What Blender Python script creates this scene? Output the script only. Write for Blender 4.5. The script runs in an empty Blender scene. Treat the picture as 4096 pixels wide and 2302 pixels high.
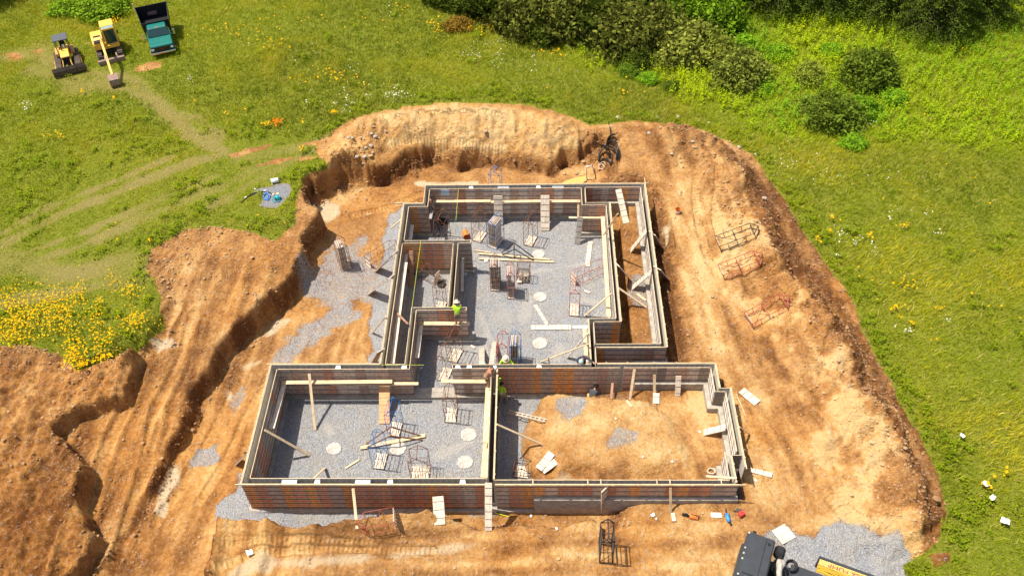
import bpy, bmesh, math, random
import numpy as np
from mathutils import Vector, Matrix
random.seed(7); rng = np.random.default_rng(11)
sc = bpy.context.scene; COL = sc.collection
rad = math.radians
# ------------------------------------------------------------------ camera
CF, CP, CY, CR, CH = 3532.459, rad(46.87766), rad(2.09170), rad(-1.78833), 41.693
def cam_axes():
    cp, sp = math.cos(CP), math.sin(CP)
    f = np.array([0, cp, -sp]); u = np.array([0, sp, cp]); s = np.array([1., 0, 0])
    cr, sr = math.cos(CR), math.sin(CR)
    s2 = cr*s+sr*u; u2 = -sr*s+cr*u
    cy, sy = math.cos(CY), math.sin(CY)
    R = np.array([[cy, -sy, 0], [sy, cy, 0], [0, 0, 1]])
    return R@s2, R@u2, R@f
SX, UX, FX = cam_axes()
cam = bpy.data.cameras.new("camera"); cam.sensor_width = 36; cam.lens = 36*CF/4096
cam.clip_end = 2000; cam.clip_start = 0.5
cob = bpy.data.objects.new("camera", cam); COL.objects.link(cob)
Mx = Matrix.Identity(4)
for i in range(3):
    Mx[i][0] = SX[i]; Mx[i][1] = UX[i]; Mx[i][2] = -FX[i]
Mx[2][3] = CH
cob.matrix_world = Mx; sc.camera = cob
# ------------------------------------------------------------------ sun + sky
SUN = Vector((-0.415, 0.075, 1.0)).normalized()      # towards the sun
w = bpy.data.worlds.new("World"); sc.world = w; w.use_nodes = True
nt = w.node_tree; bgn = nt.nodes["Background"]
sky = nt.nodes.new("ShaderNodeTexSky"); sky.sky_type = 'NISHITA'; sky.sun_disc = False
sky.ozone_density = 0.3; sky.dust_density = 2.5; sky.sun_elevation = math.asin(SUN.z); sky.sun_rotation = math.atan2(SUN.x, SUN.y)
nt.links.new(sky.outputs[0], bgn.inputs[0]); bgn.inputs[1].default_value = 0.115
sl = bpy.data.lights.new("sun", 'SUN'); sl.energy = 4.9; sl.angle = rad(0.5); sl.color = (1, .95, .86)
so = bpy.data.objects.new("sun", sl); COL.objects.link(so)
so.rotation_euler = SUN.to_track_quat('Z', 'Y').to_euler(); so.location = (0, 20, 60)
sc.view_settings.view_transform = 'Standard'; sc.view_settings.look = 'None'
sc.view_settings.exposure = 0.46; sc.view_settings.gamma = 1
# ------------------------------------------------------------------ picture point -> place
def ray(q):
    v = (q[0]-2048)*SX-(q[1]-1151)*UX+CF*FX
    return v
def WZ(q, z):
    v = ray(q); t = (z-CH)/v[2]; return Vector((v[0]*t, v[1]*t, z))
def WY(q, y):
    v = ray(q); t = y/v[1]; return Vector((v[0]*t, y, CH+v[2]*t))
def WX(q, x):
    v = ray(q); t = x/v[0]; return Vector((x, v[1]*t, CH+v[2]*t))
def proj(p):
    v = np.array([p[0], p[1], p[2]-CH]); d = v@FX
    return (2048+CF*(v@SX)/d, 1151-CF*(v@UX)/d)
ZR = {'950': (950, 1400, .4144), '1650': (1650, 1400, .4144), '2300': (2300, 1400, .449), '1550': (1550, 650, .3107),
      '2100': (2100, 650, .3454), '1500': (1500, 1050, .3107), '2050': (2050, 1100, .2762), '800': (800, 1850, .4658),
      '1900': (1900, 1850, .4658), '2800': (2800, 1800, .5031), '0': (0, 1100, .8301), '900': (900, 380, .5317),
      '2200': (2200, 400, .5179), '2700': (2700, 800, .6215), 'T': (1500, 0, 1.0078), 'A': (0, 0, .3108), 'ov': (0, 0, 1.59006),
      'H': (950, 700, .1036), 'P': (2280, 480, .18648), 'K': (2850, 2100, .23292), 'M': (2600, 1990, .30907), 'C': (1920, 1420, .13814), 'D': (2280, 1420, .13812)}
def q(k, x, y):
    a = ZR[k]; return (a[0]+a[2]*x, a[1]+a[2]*y)
def poly(k, pts, z):
    return np.array([WZ(q(k, *p), z)[:2] for p in pts])
# ------------------------------------------------------------------ numpy noise
def vnoise(x, y, s, seed):
    r = np.random.default_rng(seed); N = 256; L = r.random((N, N))
    X = x/s+1000.37; Y = y/s+1000.71
    xi = np.floor(X).astype(int); yi = np.floor(Y).astype(int); fx = X-xi; fy = Y-yi
    fx = fx*fx*(3-2*fx); fy = fy*fy*(3-2*fy)
    a = L[xi % N, yi % N]; b = L[(xi+1) % N, yi % N]; c = L[xi % N, (yi+1) % N]; d = L[(xi+1) % N, (yi+1) % N]
    return ((a*(1-fx)+b*fx)*(1-fy)+(c*(1-fx)+d*fx)*fy)*2-1
def fbm(x, y, s, seed, o=4):
    t = 0; a = 1; n = 0
    for i in range(o):
        t = t+a*vnoise(x, y, s/2**i, seed+i*17); n += a; a *= .5
    return t/n
def sdist(P, X, Y):
    """signed distance, positive inside"""
    n = len(P); best = np.full(X.shape, 1e9); ins = np.zeros(X.shape, bool)
    for i in range(n):
        ax, ay = P[i]; bx, by = P[(i+1) % n]; dx, dy = bx-ax, by-ay
        t = np.clip(((X-ax)*dx+(Y-ay)*dy)/(dx*dx+dy*dy+1e-12), 0, 1)
        best = np.minimum(best, (X-ax-t*dx)**2+(Y-ay-t*dy)**2)
        c = ((ay > Y) != (by > Y))
        xx = ax+(Y-ay)/(by-ay+1e-12)*dx
        ins ^= c & (X < xx)
    d = np.sqrt(best); return np.where(ins, d, -d)
def ldist(P, X, Y):
    best = np.full(X.shape, 1e9); arc = np.zeros(X.shape); side = np.zeros(X.shape); L = 0
    for i in range(len(P)-1):
        ax, ay = P[i]; bx, by = P[i+1]; dx, dy = bx-ax, by-ay; l = math.hypot(dx, dy)
        t = np.clip(((X-ax)*dx+(Y-ay)*dy)/(l*l), 0, 1)
        d = (X-ax-t*dx)**2+(Y-ay-t*dy)**2; m = d < best
        best = np.where(m, d, best); arc = np.where(m, L+t*l, arc)
        side = np.where(m, ((X-ax)*dy-(Y-ay)*dx)/l, side); L += l
    return np.sqrt(best), arc, side
def sst(a, b, x):
    t = np.clip((x-a)/(b-a), 0, 1); return t*t*(3-2*t)
def direc(k, a, b, z):
    A = WZ(q(k, *a), z); B = WZ(q(k, *b), z); d = (B-A); d.z = 0; d.normalize(); return (d.x, d.y)
LDIR = direc('0', (900, 250), (400, 1400), 1.2); YDIR = direc('ov', (1740, 480), (2120, 1250), 1.5)
def streak(X, Y, d, wd, seed):
    u = X*d[0]+Y*d[1]; v = -X*d[1]+Y*d[0]; v = v+.35*fbm(X, Y, 5, seed+7, 2)
    return fbm(u*.10, v, wd, seed, 3)
# ------------------------------------------------------------------ terrain shape
OUT = poly('ov', [(845, 325), (900, 300), (1000, 275), (1120, 262), (1200, 262), (1310, 258), (1400, 272), (1480, 300), (1540, 305), (1600, 295), (1700, 303), (1760, 320), (1830, 340), (1895, 375), (1930, 425), (1985, 500), (2020, 560), (2080, 645), (2150, 740), (2200, 870), (2260, 970), (2320, 1080), (2370, 1190), (2385, 1270), (2370, 1345), (2330, 1375), (2290, 1400), (2350, 1560), (2300, 1900), (-600, 1900), (-600, 870), (0, 875), (60, 872), (150, 890), (190, 938), (240, 925), (300, 900), (370, 855), (405, 810), (410, 760), (370, 680), (385, 625), (470, 575), (530, 572), (640, 585), (690, 600), (745, 560), (750, 480), (770, 447), (850, 435), (800, 400), (795, 375)], 2.2)
FLO = np.array([tuple(WZ(q('ov', *p), 0)[:2]) for p in [(803, 512), (880, 482), (960, 470), (1060, 442), (1100, 425), (1200, 433), (1300, 437), (1390, 452), (1430, 430), (1492, 418), (1490, 452)]]
               + [(4.0, 46.4), (7.4, 46.3), (7.4, 31.0), (-2, 30), (-2, 23.3), (3.4, 23.2), (3.2, 22.5), (1.0, 21.9), (-1, 22.2), (-3, 21.9)]
               + [tuple(WZ(q('ov', *p), 0)[:2]) for p in [(1085, 1297), (1000, 1318), (900, 1330), (760, 1335), (640, 1325), (560, 1330), (520, 1448), (480, 1900), (100, 1900), (300, 1448), (370, 1300), (400, 1250), (440, 1170), (480, 1100), (510, 1020), (560, 960), (590, 900), (640, 850), (700, 790), (760, 730), (778, 700), (792, 650), (815, 610), (828, 585), (797, 560)]])
TER = poly('ov', [(370, 680), (385, 625), (470, 575), (640, 585), (745, 560), (790, 560), (830, 580), (790, 700), (600, 840), (450, 1150), (300, 1460), (200, 1900), (-600, 1900), (-600, 880), (150, 890), (200, 932), (370, 855), (410, 760)], 1.8)
MND = poly('ov', [(-600, 860), (0, 868), (120, 880), (200, 930), (310, 890), (345, 880), (330, 930), (300, 985), (240, 1010), (165, 1040), (140, 1070), (185, 1130), (215, 1180), (200, 1220), (195, 1260), (220, 1330), (190, 1400), (150, 1448), (100, 1900), (-600, 1900)], 2.3)
YARD = poly('ov', [(1540, 330), (1640, 330), (1760, 400), (1800, 500), (1830, 600), (1860, 760), (1900, 860), (1960, 1000), (2080, 1150), (2180, 1280), (2230, 1330), (2450, 1900), (400, 1900), (520, 1480), (560, 1360), (900, 1340), (1090, 1330), (1250, 1290), (1500, 1265), (1560, 1180), (1500, 700), (1480, 430)], 1.5)
CREST = [tuple(WZ(q('ov', *p), 2.9)[:2]) for p in [(1740, 335), (1800, 362), (1850, 420), (1880, 500), (1915, 575), (1980, 675), (2070, 795), (2140, 905), (2190, 1000), (2240, 1080), (2290, 1160), (2325, 1230), (2335, 1290)]]
BACK = [tuple(WZ(q('ov', *p), 3.0)[:2]) for p in [(850, 390), (930, 315), (1100, 288), (1250, 290), (1400, 300), (1480, 330)]]
BACK2 = [tuple(WZ(q('ov', *p), 3.0)[:2]) for p in [(1540, 320), (1640, 330), (1740, 350)]]
STRIP = (5.10, 7.20, 32.1, 45.9)
PILE = poly('ov', [(1340, 1000), (1400, 985), (1530, 990), (1640, 1010), (1700, 1060), (1745, 1120), (1740, 1190), (1600, 1205), (1400, 1200), (1360, 1120), (1355, 1050)], 0.9)
GDIRT = np.array([(-0.3, 29.0), (0.6, 29.9), (2.5, 30.0), (5.2, 30.5), (10.2, 30.5), (10.7, 28.5), (10.7, 23.2), (1.5, 23.2), (0.2, 23.2), (-0.35, 24.4), (-.75, 26.4), (-.8, 27.7)])
FRONTY = None
def terrain(X, Y, detail=True):
    zM = 2.4-0.75*sst(-10, 8, X)+0.18*fbm(X, Y, 14, 3, 2)
    z = zM.copy()
    dO = sdist(OUT, X, Y)
    wob = fbm(X, Y, 2.2, 5, 3)
    # terraces on the left
    dT = sdist(TER, X, Y)+.3*wob
    zT = np.interp(Y, [14, 20, 26, 32, 38, 44], [0.5, 0.72, 1.0, 1.5, 2.0, 2.1])
    z = z+(zT-z)*sst(-.2, .9, dT)
    dM = sdist(MND, X, Y)+.35*wob
    zMd = np.interp(Y, [14, 22, 28, 33, 38], [2.0, 2.25, 2.3, 2.35, 2.4])+.35*fbm(X, Y, 5, 9, 3)
    z = z+(zMd-z)*sst(-.22, .1, dM)
    # yard to the right and in front
    dY = sdist(YARD, X, Y)+.3*wob
    zY = np.interp(Y, [16, 20, 24, 32, 40, 48, 52], [1.0, 1.05, 1.12, 1.4, 1.7, 1.95, 2.1])
    z = z+(zY-z)*sst(-1.8, .6, dY)
    # spoil ridges
    dc, arc, side = ldist(CREST, X, Y)
    wr = np.where(side < 0, 1.25, 2.0)
    z = z+(1.25+1.1*fbm(X, Y, 2.4, 21, 4))*np.exp(-(dc/np.where(side < 0, 1.5, 1.9))**2)*sst(0, 1.6, dO)
    z = z+.55*np.clip(fbm(X, Y, 2.0, 23, 3), 0, 1)*np.exp(-((dc-2.6)/1.2)**2)*(side > 0)*sst(0, 1.5, dO)
    db, _, _ = ldist(BACK, X, Y)
    z = z+(.75+.3*fbm(X, Y, 2.5, 31, 3))*np.exp(-(db/1.7)**2)*sst(-.1, .9, dO)
    db, _, _ = ldist(BACK2, X, Y)
    z = z+(.6+.3*fbm(X, Y, 2.5, 32, 3))*np.exp(-(db/1.4)**2)*sst(-.1, .9, dO)
    z = z+.42*(fbm(X, Y, 1.3, 27, 3)-.4*np.abs(fbm(X, Y, .8, 28, 2)))*sst(4.2, 2.2, dc)*sst(0, 1, dO)*(side > -1.2)*sst(46, 42, Y)
    # excavation
    lump = fbm(X, Y, 1.3, 41, 3)
    blend = np.where(Y > 45.2, 1.05, 0.55); blend = np.where((X < -11.5) & (Y > 38.5), 0.42+.5*sst(43.5, 46, Y), blend)
    blend = np.where(X > 3.3, 2.2, blend)
    dF = sdist(FLO, X, Y)+lump*np.where(Y > 45, .62, .42)
    bank = sst(0, 1, -dF/blend)
    bank = np.clip(bank+.11*np.sin(bank*12.5+5*fbm(X, Y, 2.5, 46, 2))*np.clip(4*bank*(1-bank), 0, 1), 0, 1)
    gul = np.abs(fbm(X*1.15, Y*.8, 1.7, 44, 3))
    z = z-1.05*sst(3.6, .3, -dF)*(Y > 44.5)*sst(44.5, 46.5, Y)*sst(-13.5, -11, X)*sst(5, 2.5, X)
    zF = 0.02+.95*sst(22.0, 18.5, Y)*sst(-19, -9, X)+.55*sst(27, 18, Y)*sst(-11, -16, X)+.35*sst(-9, -13.0, X)*sst(31, 36, Y)*0
    zF = zF+.10*sst(-15.2, -17.5, X)*fbm(X, Y, 2, 51, 3)
    z = zF+(z-zF)*bank
    z = z-gul*1.9*np.clip(bank*(1-bank)*4, 0, 1)*(Y > 44)*(X < 3.5)
    # long ruts
    st1 = streak(X, Y, LDIR, .5, 301); z = z+.25*st1*sst(0, .6, dO)*sst(-8.5, -11, X)*1.1*sst(42, 38, Y)*(.35+.65*sst(.3, .9, bank))
    st2 = streak(X, Y, YDIR, .6, 302); z = z+.07*st2*sst(0, .6, dO)*sst(7, 8.5, X)*sst(0, 1, dY)
    # dirt surface roughness
    dirt = sst(-.15, .15, dO)
    rough = .09*fbm(X, Y, 1.1, 61, 3)+.10*fbm(X, Y, .42, 62, 2)+.06*vnoise(X, Y, .19, 66)-.07*np.abs(fbm(X, Y, .7, 64, 3))
    pilem = np.exp(-(dc/2.6)**2)+np.exp(-(ldist(BACK, X, Y)[0]/2)**2)+sst(-.3, .5, dM)
    z = z+dirt*rough*(.45+2.2*np.clip(pilem, 0, 1)+1.6*np.clip(bank*(1-bank)*4, 0, 1))*np.clip(bank+.25, 0, 1)
    # inside the foundation
    inM = (X > -14.6) & (X < -2.1) & (Y > 23.2) & (Y < 30.5)
    inU = (X > -8.5) & (X < 5.1) & (Y > 30.3) & (Y < 46.05)
    flat = inM | inU | ((X > -2.2) & (X < 10.5) & (Y > 23.2) & (Y < 30.6))
    z = np.where(flat, .02*fbm(X, Y, 1.6, 81, 3), z)
    s = (X > 4.85) & (X < 7.45) & (Y > 31.95) & (Y < 46.0)
    tr = 5.75+.18*fbm(X*0, Y, 2, 71, 2)-.5*sst(44.0, 45.2, Y)*0
    zs = .35+(1.15-.35)*sst(tr-.12, tr+.12, X)+.05*fbm(X, Y, .8, 72, 3)
    zs = np.where((Y > 43.6) & (X < 6.0), .25, zs)
    z = np.where(s, zs, z)
    g = (X > -2.2) & (X < 10.75) & (Y > 23.15) & (Y < 30.55)
    dG = sdist(GDIRT, X, Y)+.12*wob; dP = sdist(PILE, X, Y)+.25*wob
    zg = 1.0*sst(-.1, .55, dG)*1.0
    zg = np.where(X > 3, 1.03*sst(-.1, .5, dG), zg*.75)
    zg = zg+np.clip(1.45-zg, 0, 2)*sst(-.05, .75, dP)+.05*sst(-.1, .3, dG)*fbm(X, Y, .7, 73, 3)+.22*sst(0, .6, dP)*fbm(X, Y, 2.2, 74, 3)+.10*sst(0, .3, dP)*fbm(X, Y, .7, 76, 3)
    zg = zg-.22*np.abs(np.sin(X*7.5+fbm(X, Y, 1, 75, 2)))*sst(0, .15, dP)*sst(.75, .3, dP)*(Y > 28.5)
    z = np.where(g, zg, z)
    # ground just in front of the garage wall
    f = (X > -2.2) & (Y > 19) & (Y < 23.1) & (X < 3.6)
    return z, dict(dO=dO, dT=dT, dM=dM, dY=dY, dc=dc, side=side, bank=bank, dF=dF, dG=dG, dP=dP, lump=lump, flat=flat, s=s, g=g, tr=tr, wob=wob)
fine = .11
def axis(lo, hi, f0, f1, step):
    a = list(np.arange(f0, f1, step)); b = []; x = f0
    st = step
    while x > lo:
        st = min(st*1.12, .45 if x > f0-28 else 60); x -= st; b.append(x)
    c = []; x = a[-1]; st = step
    while x < hi:
        st = min(st*1.12, .45 if x < f1+32 else 60); x += st; c.append(x)
    return np.array(b[::-1]+a+c)
gx = axis(-500, 500, -33, 24.5, fine); gy = axis(-200, 700, 15, 53, fine)
GX, GY = np.meshgrid(gx, gy, indexing='ij')
GZ, INFO = terrain(GX, GY)
# wheel and crawler tracks pressed into the dirt: (polyline, width, z guess)
TRK = [('0', [(860, 190), (760, 370), (680, 480), (610, 640), (540, 760), (470, 950), (420, 1130), (370, 1290), (330, 1450)], .75, 1.2),
       ('0', [(950, 220), (890, 400), (830, 520), (760, 640), (720, 800), (680, 960), (620, 1120), (560, 1300), (470, 1450)], .7, 1.2),
       ('2200', [(1130, 600), (1120, 760), (1150, 960), (1230, 1240)], .55, 1.8), ('2200', [(1320, 350), (1290, 520), (1280, 700), (1270, 900), (1300, 1050)], .5, 1.8),
       ('2200', [(900, 740), (920, 1000), (960, 1200)], .5, 1.8),
       ('0', [(1180, 420), (1100, 600), (1000, 800), (880, 1000), (760, 1200)], .55, .2), ('0', [(1290, 480), (1180, 680), (1080, 900), (960, 1100)], .5, .2),
       ('900', [(1500, 730), (1200, 850), (960, 900)], .5, .1), ('900', [(1150, 150), (1500, 120), (1900, 110), (2100, 140)], .5, 2.9), ('900', [(1230, 290), (1500, 240), (1900, 250), (2100, 270)], .5, 3.0),
       ('800', [(0, 950), (500, 770), (1200, 740), (2000, 760)], .45, 1.0), ('800', [(200, 700), (900, 680), (1500, 720)], .45, 1.0), ('2800', [(1000, 350), (1150, 530), (1250, 640)], .5, 1.1),
       ('2800', [(1080, 320), (1200, 500), (1300, 580)], .5, 1.1), ('2800', [(1500, 900), (1800, 700), (1950, 600)], .4, 1.1)]
trk = np.zeros_like(GX); trv = np.zeros_like(GX)
for k, pts, wd, zz in TRK:
    P = poly(k, pts, zz); d, a, s_ = ldist(P, GX, GY); d = d+.06*INFO['lump']
    m = sst(wd/2+.06, wd/2-.06, d)*(~INFO['flat'])
    dp = 2.2 if (k == '0' and wd > .6) else 1.0
    GZ -= .05*dp*m; GZ += .06*dp*np.exp(-((d-wd/2-.12)/.1)**2)*(~INFO['flat'])
    new = m > trk; trk = np.where(new, m, trk); trv = np.where(new, a, trv)
GZ = GZ.astype(float)
def gz(x, y):
    i = np.clip(np.searchsorted(gx, x)-1, 0, len(gx)-2); j = np.clip(np.searchsorted(gy, y)-1, 0, len(gy)-2)
    fx = (x-gx[i])/(gx[i+1]-gx[i]); fy = (y-gy[j])/(gy[j+1]-gy[j])
    return (GZ[i, j]*(1-fx)+GZ[i+1, j]*fx)*(1-fy)+(GZ[i, j+1]*(1-fx)+GZ[i+1, j+1]*fx)*fy
def WG(qq):
    """picture point -> point on the ground"""
    z = 1.0
    v = ray(qq); lo, hi = .6*CH/-v[2], 1.02*CH/-v[2]; pt = None
    ts = np.linspace((CH-5)/-v[2], (CH+.3)/-v[2], 160)
    xs, ys, zs = v[0]*ts, v[1]*ts, CH+v[2]*ts
    below = zs < gz(xs, ys); i = int(np.argmax(below)); t = ts[i]
    x, y = float(v[0]*t), float(v[1]*t); return Vector((x, y, float(gz(x, y))))
# ------------------------------------------------------------------ ground masks
X, Y = GX, GY; I = INFO
n1 = fbm(X, Y, 1.2, 101, 4); n2 = fbm(X, Y, 4.5, 102, 3); n3 = fbm(X, Y, .5, 103, 2)
grass = sst(.12, -.12, I['dO']+.22*n1)*sst(.90, .985, I['bank'])
grav = np.zeros_like(X)
def addg(P, e=.3, st=1.0, sign=1):
    global grav
    m = sst(-e*.3, e*.3, sdist(P, X, Y)+e*n1*1.3+.1*n3)*st; grav = np.maximum(grav, m)
grav = np.where(I['flat'] & ~I['g'], 1.0, grav)
addg(poly('ov', [(620, 1215), (605, 1190), (585, 1240), (545, 1295), (545, 1320), (640, 1322), (760, 1330), (900, 1326), (1000, 1312), (1085, 1296), (1095, 1270), (1095, 1200)], 0), .35)
addg(poly('ov', [(1010, 520), (975, 560), (960, 640), (950, 720), (930, 800), (925, 925), (975, 925), (1030, 520)], 0), .4)
addg(poly('ov', [(905, 640), (960, 660), (930, 760), (900, 760), (850, 770), (790, 760), (790, 690), (820, 660), (900, 600), (930, 600)], 0), 1.3, .72)
addg(poly('ov', [(800, 690), (900, 700), (890, 780), (820, 760)], 0), 1.2, .7)
addg(poly('ov', [(720, 850), (800, 800), (880, 770), (900, 790), (800, 840), (730, 905), (690, 905)], 0), .7, .75)
addg(poly('ov', [(495, 1130), (540, 1120), (545, 1150), (510, 1165), (485, 1160)], .2), .35, .8)
addg(poly('ov', [(575, 1010), (600, 960), (620, 965), (590, 1030)], .2), .3, .5)
addg(poly('ov', [(1150, 1280), (1250, 1270), (1260, 1290), (1180, 1300)], 0), .3, .5)
addg(poly('2800', [(560, 620), (700, 590), (760, 560), (720, 640), (900, 740), (960, 720), (970, 620), (1180, 580), (1300, 600), (1360, 720), (1500, 720), (1560, 800), (1700, 900), (1850, 1050), (1800, 2000), (700, 2000), (640, 830), (700, 780), (640, 690), (520, 720)], 1.1), .5)
addg(poly('ov', [(1400, 1010), (1455, 1005), (1465, 1040), (1430, 1055), (1400, 1040)], 1.3), .5, .8)
addg(poly('ov', [(1525, 1110), (1560, 1080), (1620, 1085), (1600, 1110), (1530, 1130)], 1.4), .5, .6)
addg(poly('ov', [(1585, 700), (1630, 690), (1630, 760), (1590, 770)], 1.1), .5, .6)
grav = np.where(I['g'] & (I['dG']+.15*n1 < .12), 1.0, grav); grav = np.where(I['s'] & (X < I['tr']), 0.0, grav)
# greyish stone-dust patch beside the hose in the meadow
dustP = poly('H', [(750, 500), (1100, 420), (1500, 330), (2000, 330), (2090, 560), (1950, 850), (1750, 1000), (1500, 1250), (900, 1150), (1000, 950), (900, 700), (560, 760)], 2.35)
dust = sst(-.15, .15, sdist(dustP, X, Y)+.3*n1)
grass = grass*(1-dust*.97)
stL = streak(X, Y, LDIR, .45, 311); stY = streak(X, Y, YDIR, .5, 312); stF = fbm(X*.12, Y, .5, 313, 3)
wL = sst(-7, -11, X); wY = sst(7, 9, X)*sst(22, 24, Y); wF = sst(23, 21.5, Y)
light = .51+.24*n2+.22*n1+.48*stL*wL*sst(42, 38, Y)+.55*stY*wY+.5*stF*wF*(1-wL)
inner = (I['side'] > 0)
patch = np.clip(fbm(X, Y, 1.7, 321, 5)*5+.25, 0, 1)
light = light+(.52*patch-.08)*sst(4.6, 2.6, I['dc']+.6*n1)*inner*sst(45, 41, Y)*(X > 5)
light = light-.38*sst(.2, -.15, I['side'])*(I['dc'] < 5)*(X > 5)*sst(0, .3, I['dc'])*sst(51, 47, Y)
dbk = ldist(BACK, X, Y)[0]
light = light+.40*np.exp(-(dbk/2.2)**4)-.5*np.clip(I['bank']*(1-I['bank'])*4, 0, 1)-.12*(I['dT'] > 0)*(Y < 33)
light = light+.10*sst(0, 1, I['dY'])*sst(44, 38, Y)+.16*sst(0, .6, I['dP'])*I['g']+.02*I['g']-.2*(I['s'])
# wide pressed lanes on the yard
for k, pts, wd in [('ov', [(1700, 480), (1730, 620), (1760, 760), (1830, 930)], 1.3), ('ov', [(1800, 500), (1830, 660)], .6)]:
    d_, a_, s_ = ldist(poly(k, pts, 1.6), X, Y); light = light+.28*sst(wd, wd*.3, d_+.3*n1)
light = light+.16*trk
orange = .5+.6*fbm(X, Y, 3.3, 105, 3)+.5*sst(34, 26, Y)*sst(-8, -14, X)
silt = np.zeros_like(X)
def adds(k, pts, z, e=.3, s=1.):
    global silt
    silt = np.maximum(silt, s*sst(-e*.4, e*.4, sdist(poly(k, pts, z), X, Y)+e*n1))
adds('0', [(830, 920), (860, 930), (850, 1000), (800, 1080), (790, 1170), (750, 1150), (770, 1050)], .2)
adds('0', [(1330, 220), (1390, 210), (1310, 280), (1265, 290)], .1)
adds('0', [(1160, 430), (1270, 400), (1240, 420), (1170, 450)], .1, .2, .7)
adds('0', [(730, 320), (830, 310), (850, 340), (760, 360)], 1.6)
adds('0', [(1100, 550), (1115, 560), (1110, 600), (1090, 590)], .1)
adds('900', [(690, 830), (760, 780), (870, 830), (850, 900), (780, 960), (650, 940)], 0, .35)
adds('900', [(1040, 880), (1110, 890), (1070, 905)], 0, .2)
adds('900', [(1430, 660), (1500, 650), (1500, 690), (1440, 680)], 0, .2)
adds('900', [(1500, 660), (1900, 655), (1900, 670), (1500, 675)], 0, .15)
adds('2200', [(890, 900), (925, 920), (930, 1050), (905, 1050), (880, 960)], 1.8, .25)
adds('800', [(420, 830), (560, 800), (650, 860), (560, 940), (250, 960)], 1.0, .5, .8)
adds('800', [(650, 850), (1100, 840), (2000, 740), (2500, 680), (2100, 780), (1200, 850), (800, 880)], 1.0, .4, .7)
adds('1900', [(740, 60), (800, 70), (870, 130), (640, 140)], 1.1, .3, .7)
# tone of the meadow: bright weeds on the right, yellowish trails, trodden paths
WEED = poly('T', [(520, 20), (640, 120), (800, 250), (1000, 300), (1150, 340), (1250, 420), (1420, 480), (1560, 570), (1800, 580), (2000, 560), (2300, 600), (2800, 600), (2900, -200), (400, -200)], 1.9)
dW = sdist(WEED, X, Y)
bright = sst(-1.5, 1.0, dW+1.2*n2)
dry = .45+.8*n2+.3*n1
paths = np.zeros_like(X)
for k, pts, wd in [('A', [(100, 750), (500, 680), (800, 900), (1000, 1150), (1300, 1100)], 1.6), ('ov', [(70, 180), (180, 215), (330, 230), (420, 290), (520, 370), (600, 400), (760, 370), (830, 350)], .8),
                   ('ov', [(0, 620), (150, 540), (300, 480), (450, 420), (560, 390)], .7), ('ov', [(0, 590), (150, 510), (300, 452), (440, 395)], .4), ('ov', [(0, 690), (200, 620), (380, 540), (560, 470), (700, 400)], .65), ('ov', [(0, 655), (200, 590), (380, 512), (540, 445)], .4), ('ov', [(530, 520), (650, 450), (780, 380), (820, 360)], .55), ('ov', [(0, 760), (160, 735), (360, 700)], .8), ('ov', [(230, 190), (340, 205), (440, 300), (560, 380)], .9),
                   ('ov', [(450, 290), (500, 300), (560, 350)], .5), ('ov', [(0, 660), (180, 690), (370, 660)], 1.6)]:
    d, _, _ = ldist(poly(k, pts, 2.3), X, Y); paths = np.maximum(paths, sst(wd*.95, wd*.25, d+.5*n1)*np.clip(.85+.8*n2, .45, 1))
bare = np.zeros_like(X)
for k, P in [('A', [(90, 700), (330, 720), (300, 790), (150, 810)]), ('A', [(1720, 920), (1980, 820), (2110, 820), (2050, 890), (1800, 950)]), ('A', [(450, 660), (550, 650), (520, 710)]), ('A', [(1050, 580), (1160, 570), (1100, 600)]),
             ('900', [(540, 370), (780, 320), (740, 360), (560, 390)]), ('900', [(60, 450), (340, 370), (340, 390), (90, 460)]), ('900', [(80, 550), (540, 460), (520, 480), (120, 570)]), ('900', [(540, 470), (700, 450), (720, 480), (560, 500)]), ('2800', [(1880, 790), (2020, 760), (2030, 850), (1900, 870)])]:
    bare = np.maximum(bare, sst(-.12, .12, sdist(poly(k, P, 2.3), X, Y)+.5*n1))
grass = grass*(1-.85*bare)

swept = np.zeros_like(X)
for k, a, b, wd in [('2050', (235, 350), (160, 630), .38), ('1500', (1355, 640), (1485, 985), .16), ('2100', (60, 1270), (700, 1170), .14), ('1500', (1370, 1020), (1400, 1180), .3), ('1650', (560, 880), (230, 1020), .3), ('2050', (700, 1030), (640, 1200), .3), ('950', (860, 740), (900, 790), .25), ('2050', (1040, 370), (1180, 380), .25), ('1650', (490, 500), (530, 505), .2), ('1550', (960, 790), (1030, 800), .3)]:
    d_, _, _ = ldist(np.array([WZ(q(k, *a), 0)[:2], WZ(q(k, *b), 0)[:2]]), X, Y); swept = np.maximum(swept, .6*sst(wd+.12, wd-.12, d_+.12*n3)*I['flat'])
swept = np.maximum(swept, .35*sst(.25, .6, fbm(X, Y, 3.0, 401, 4))*I['flat'])
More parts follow.
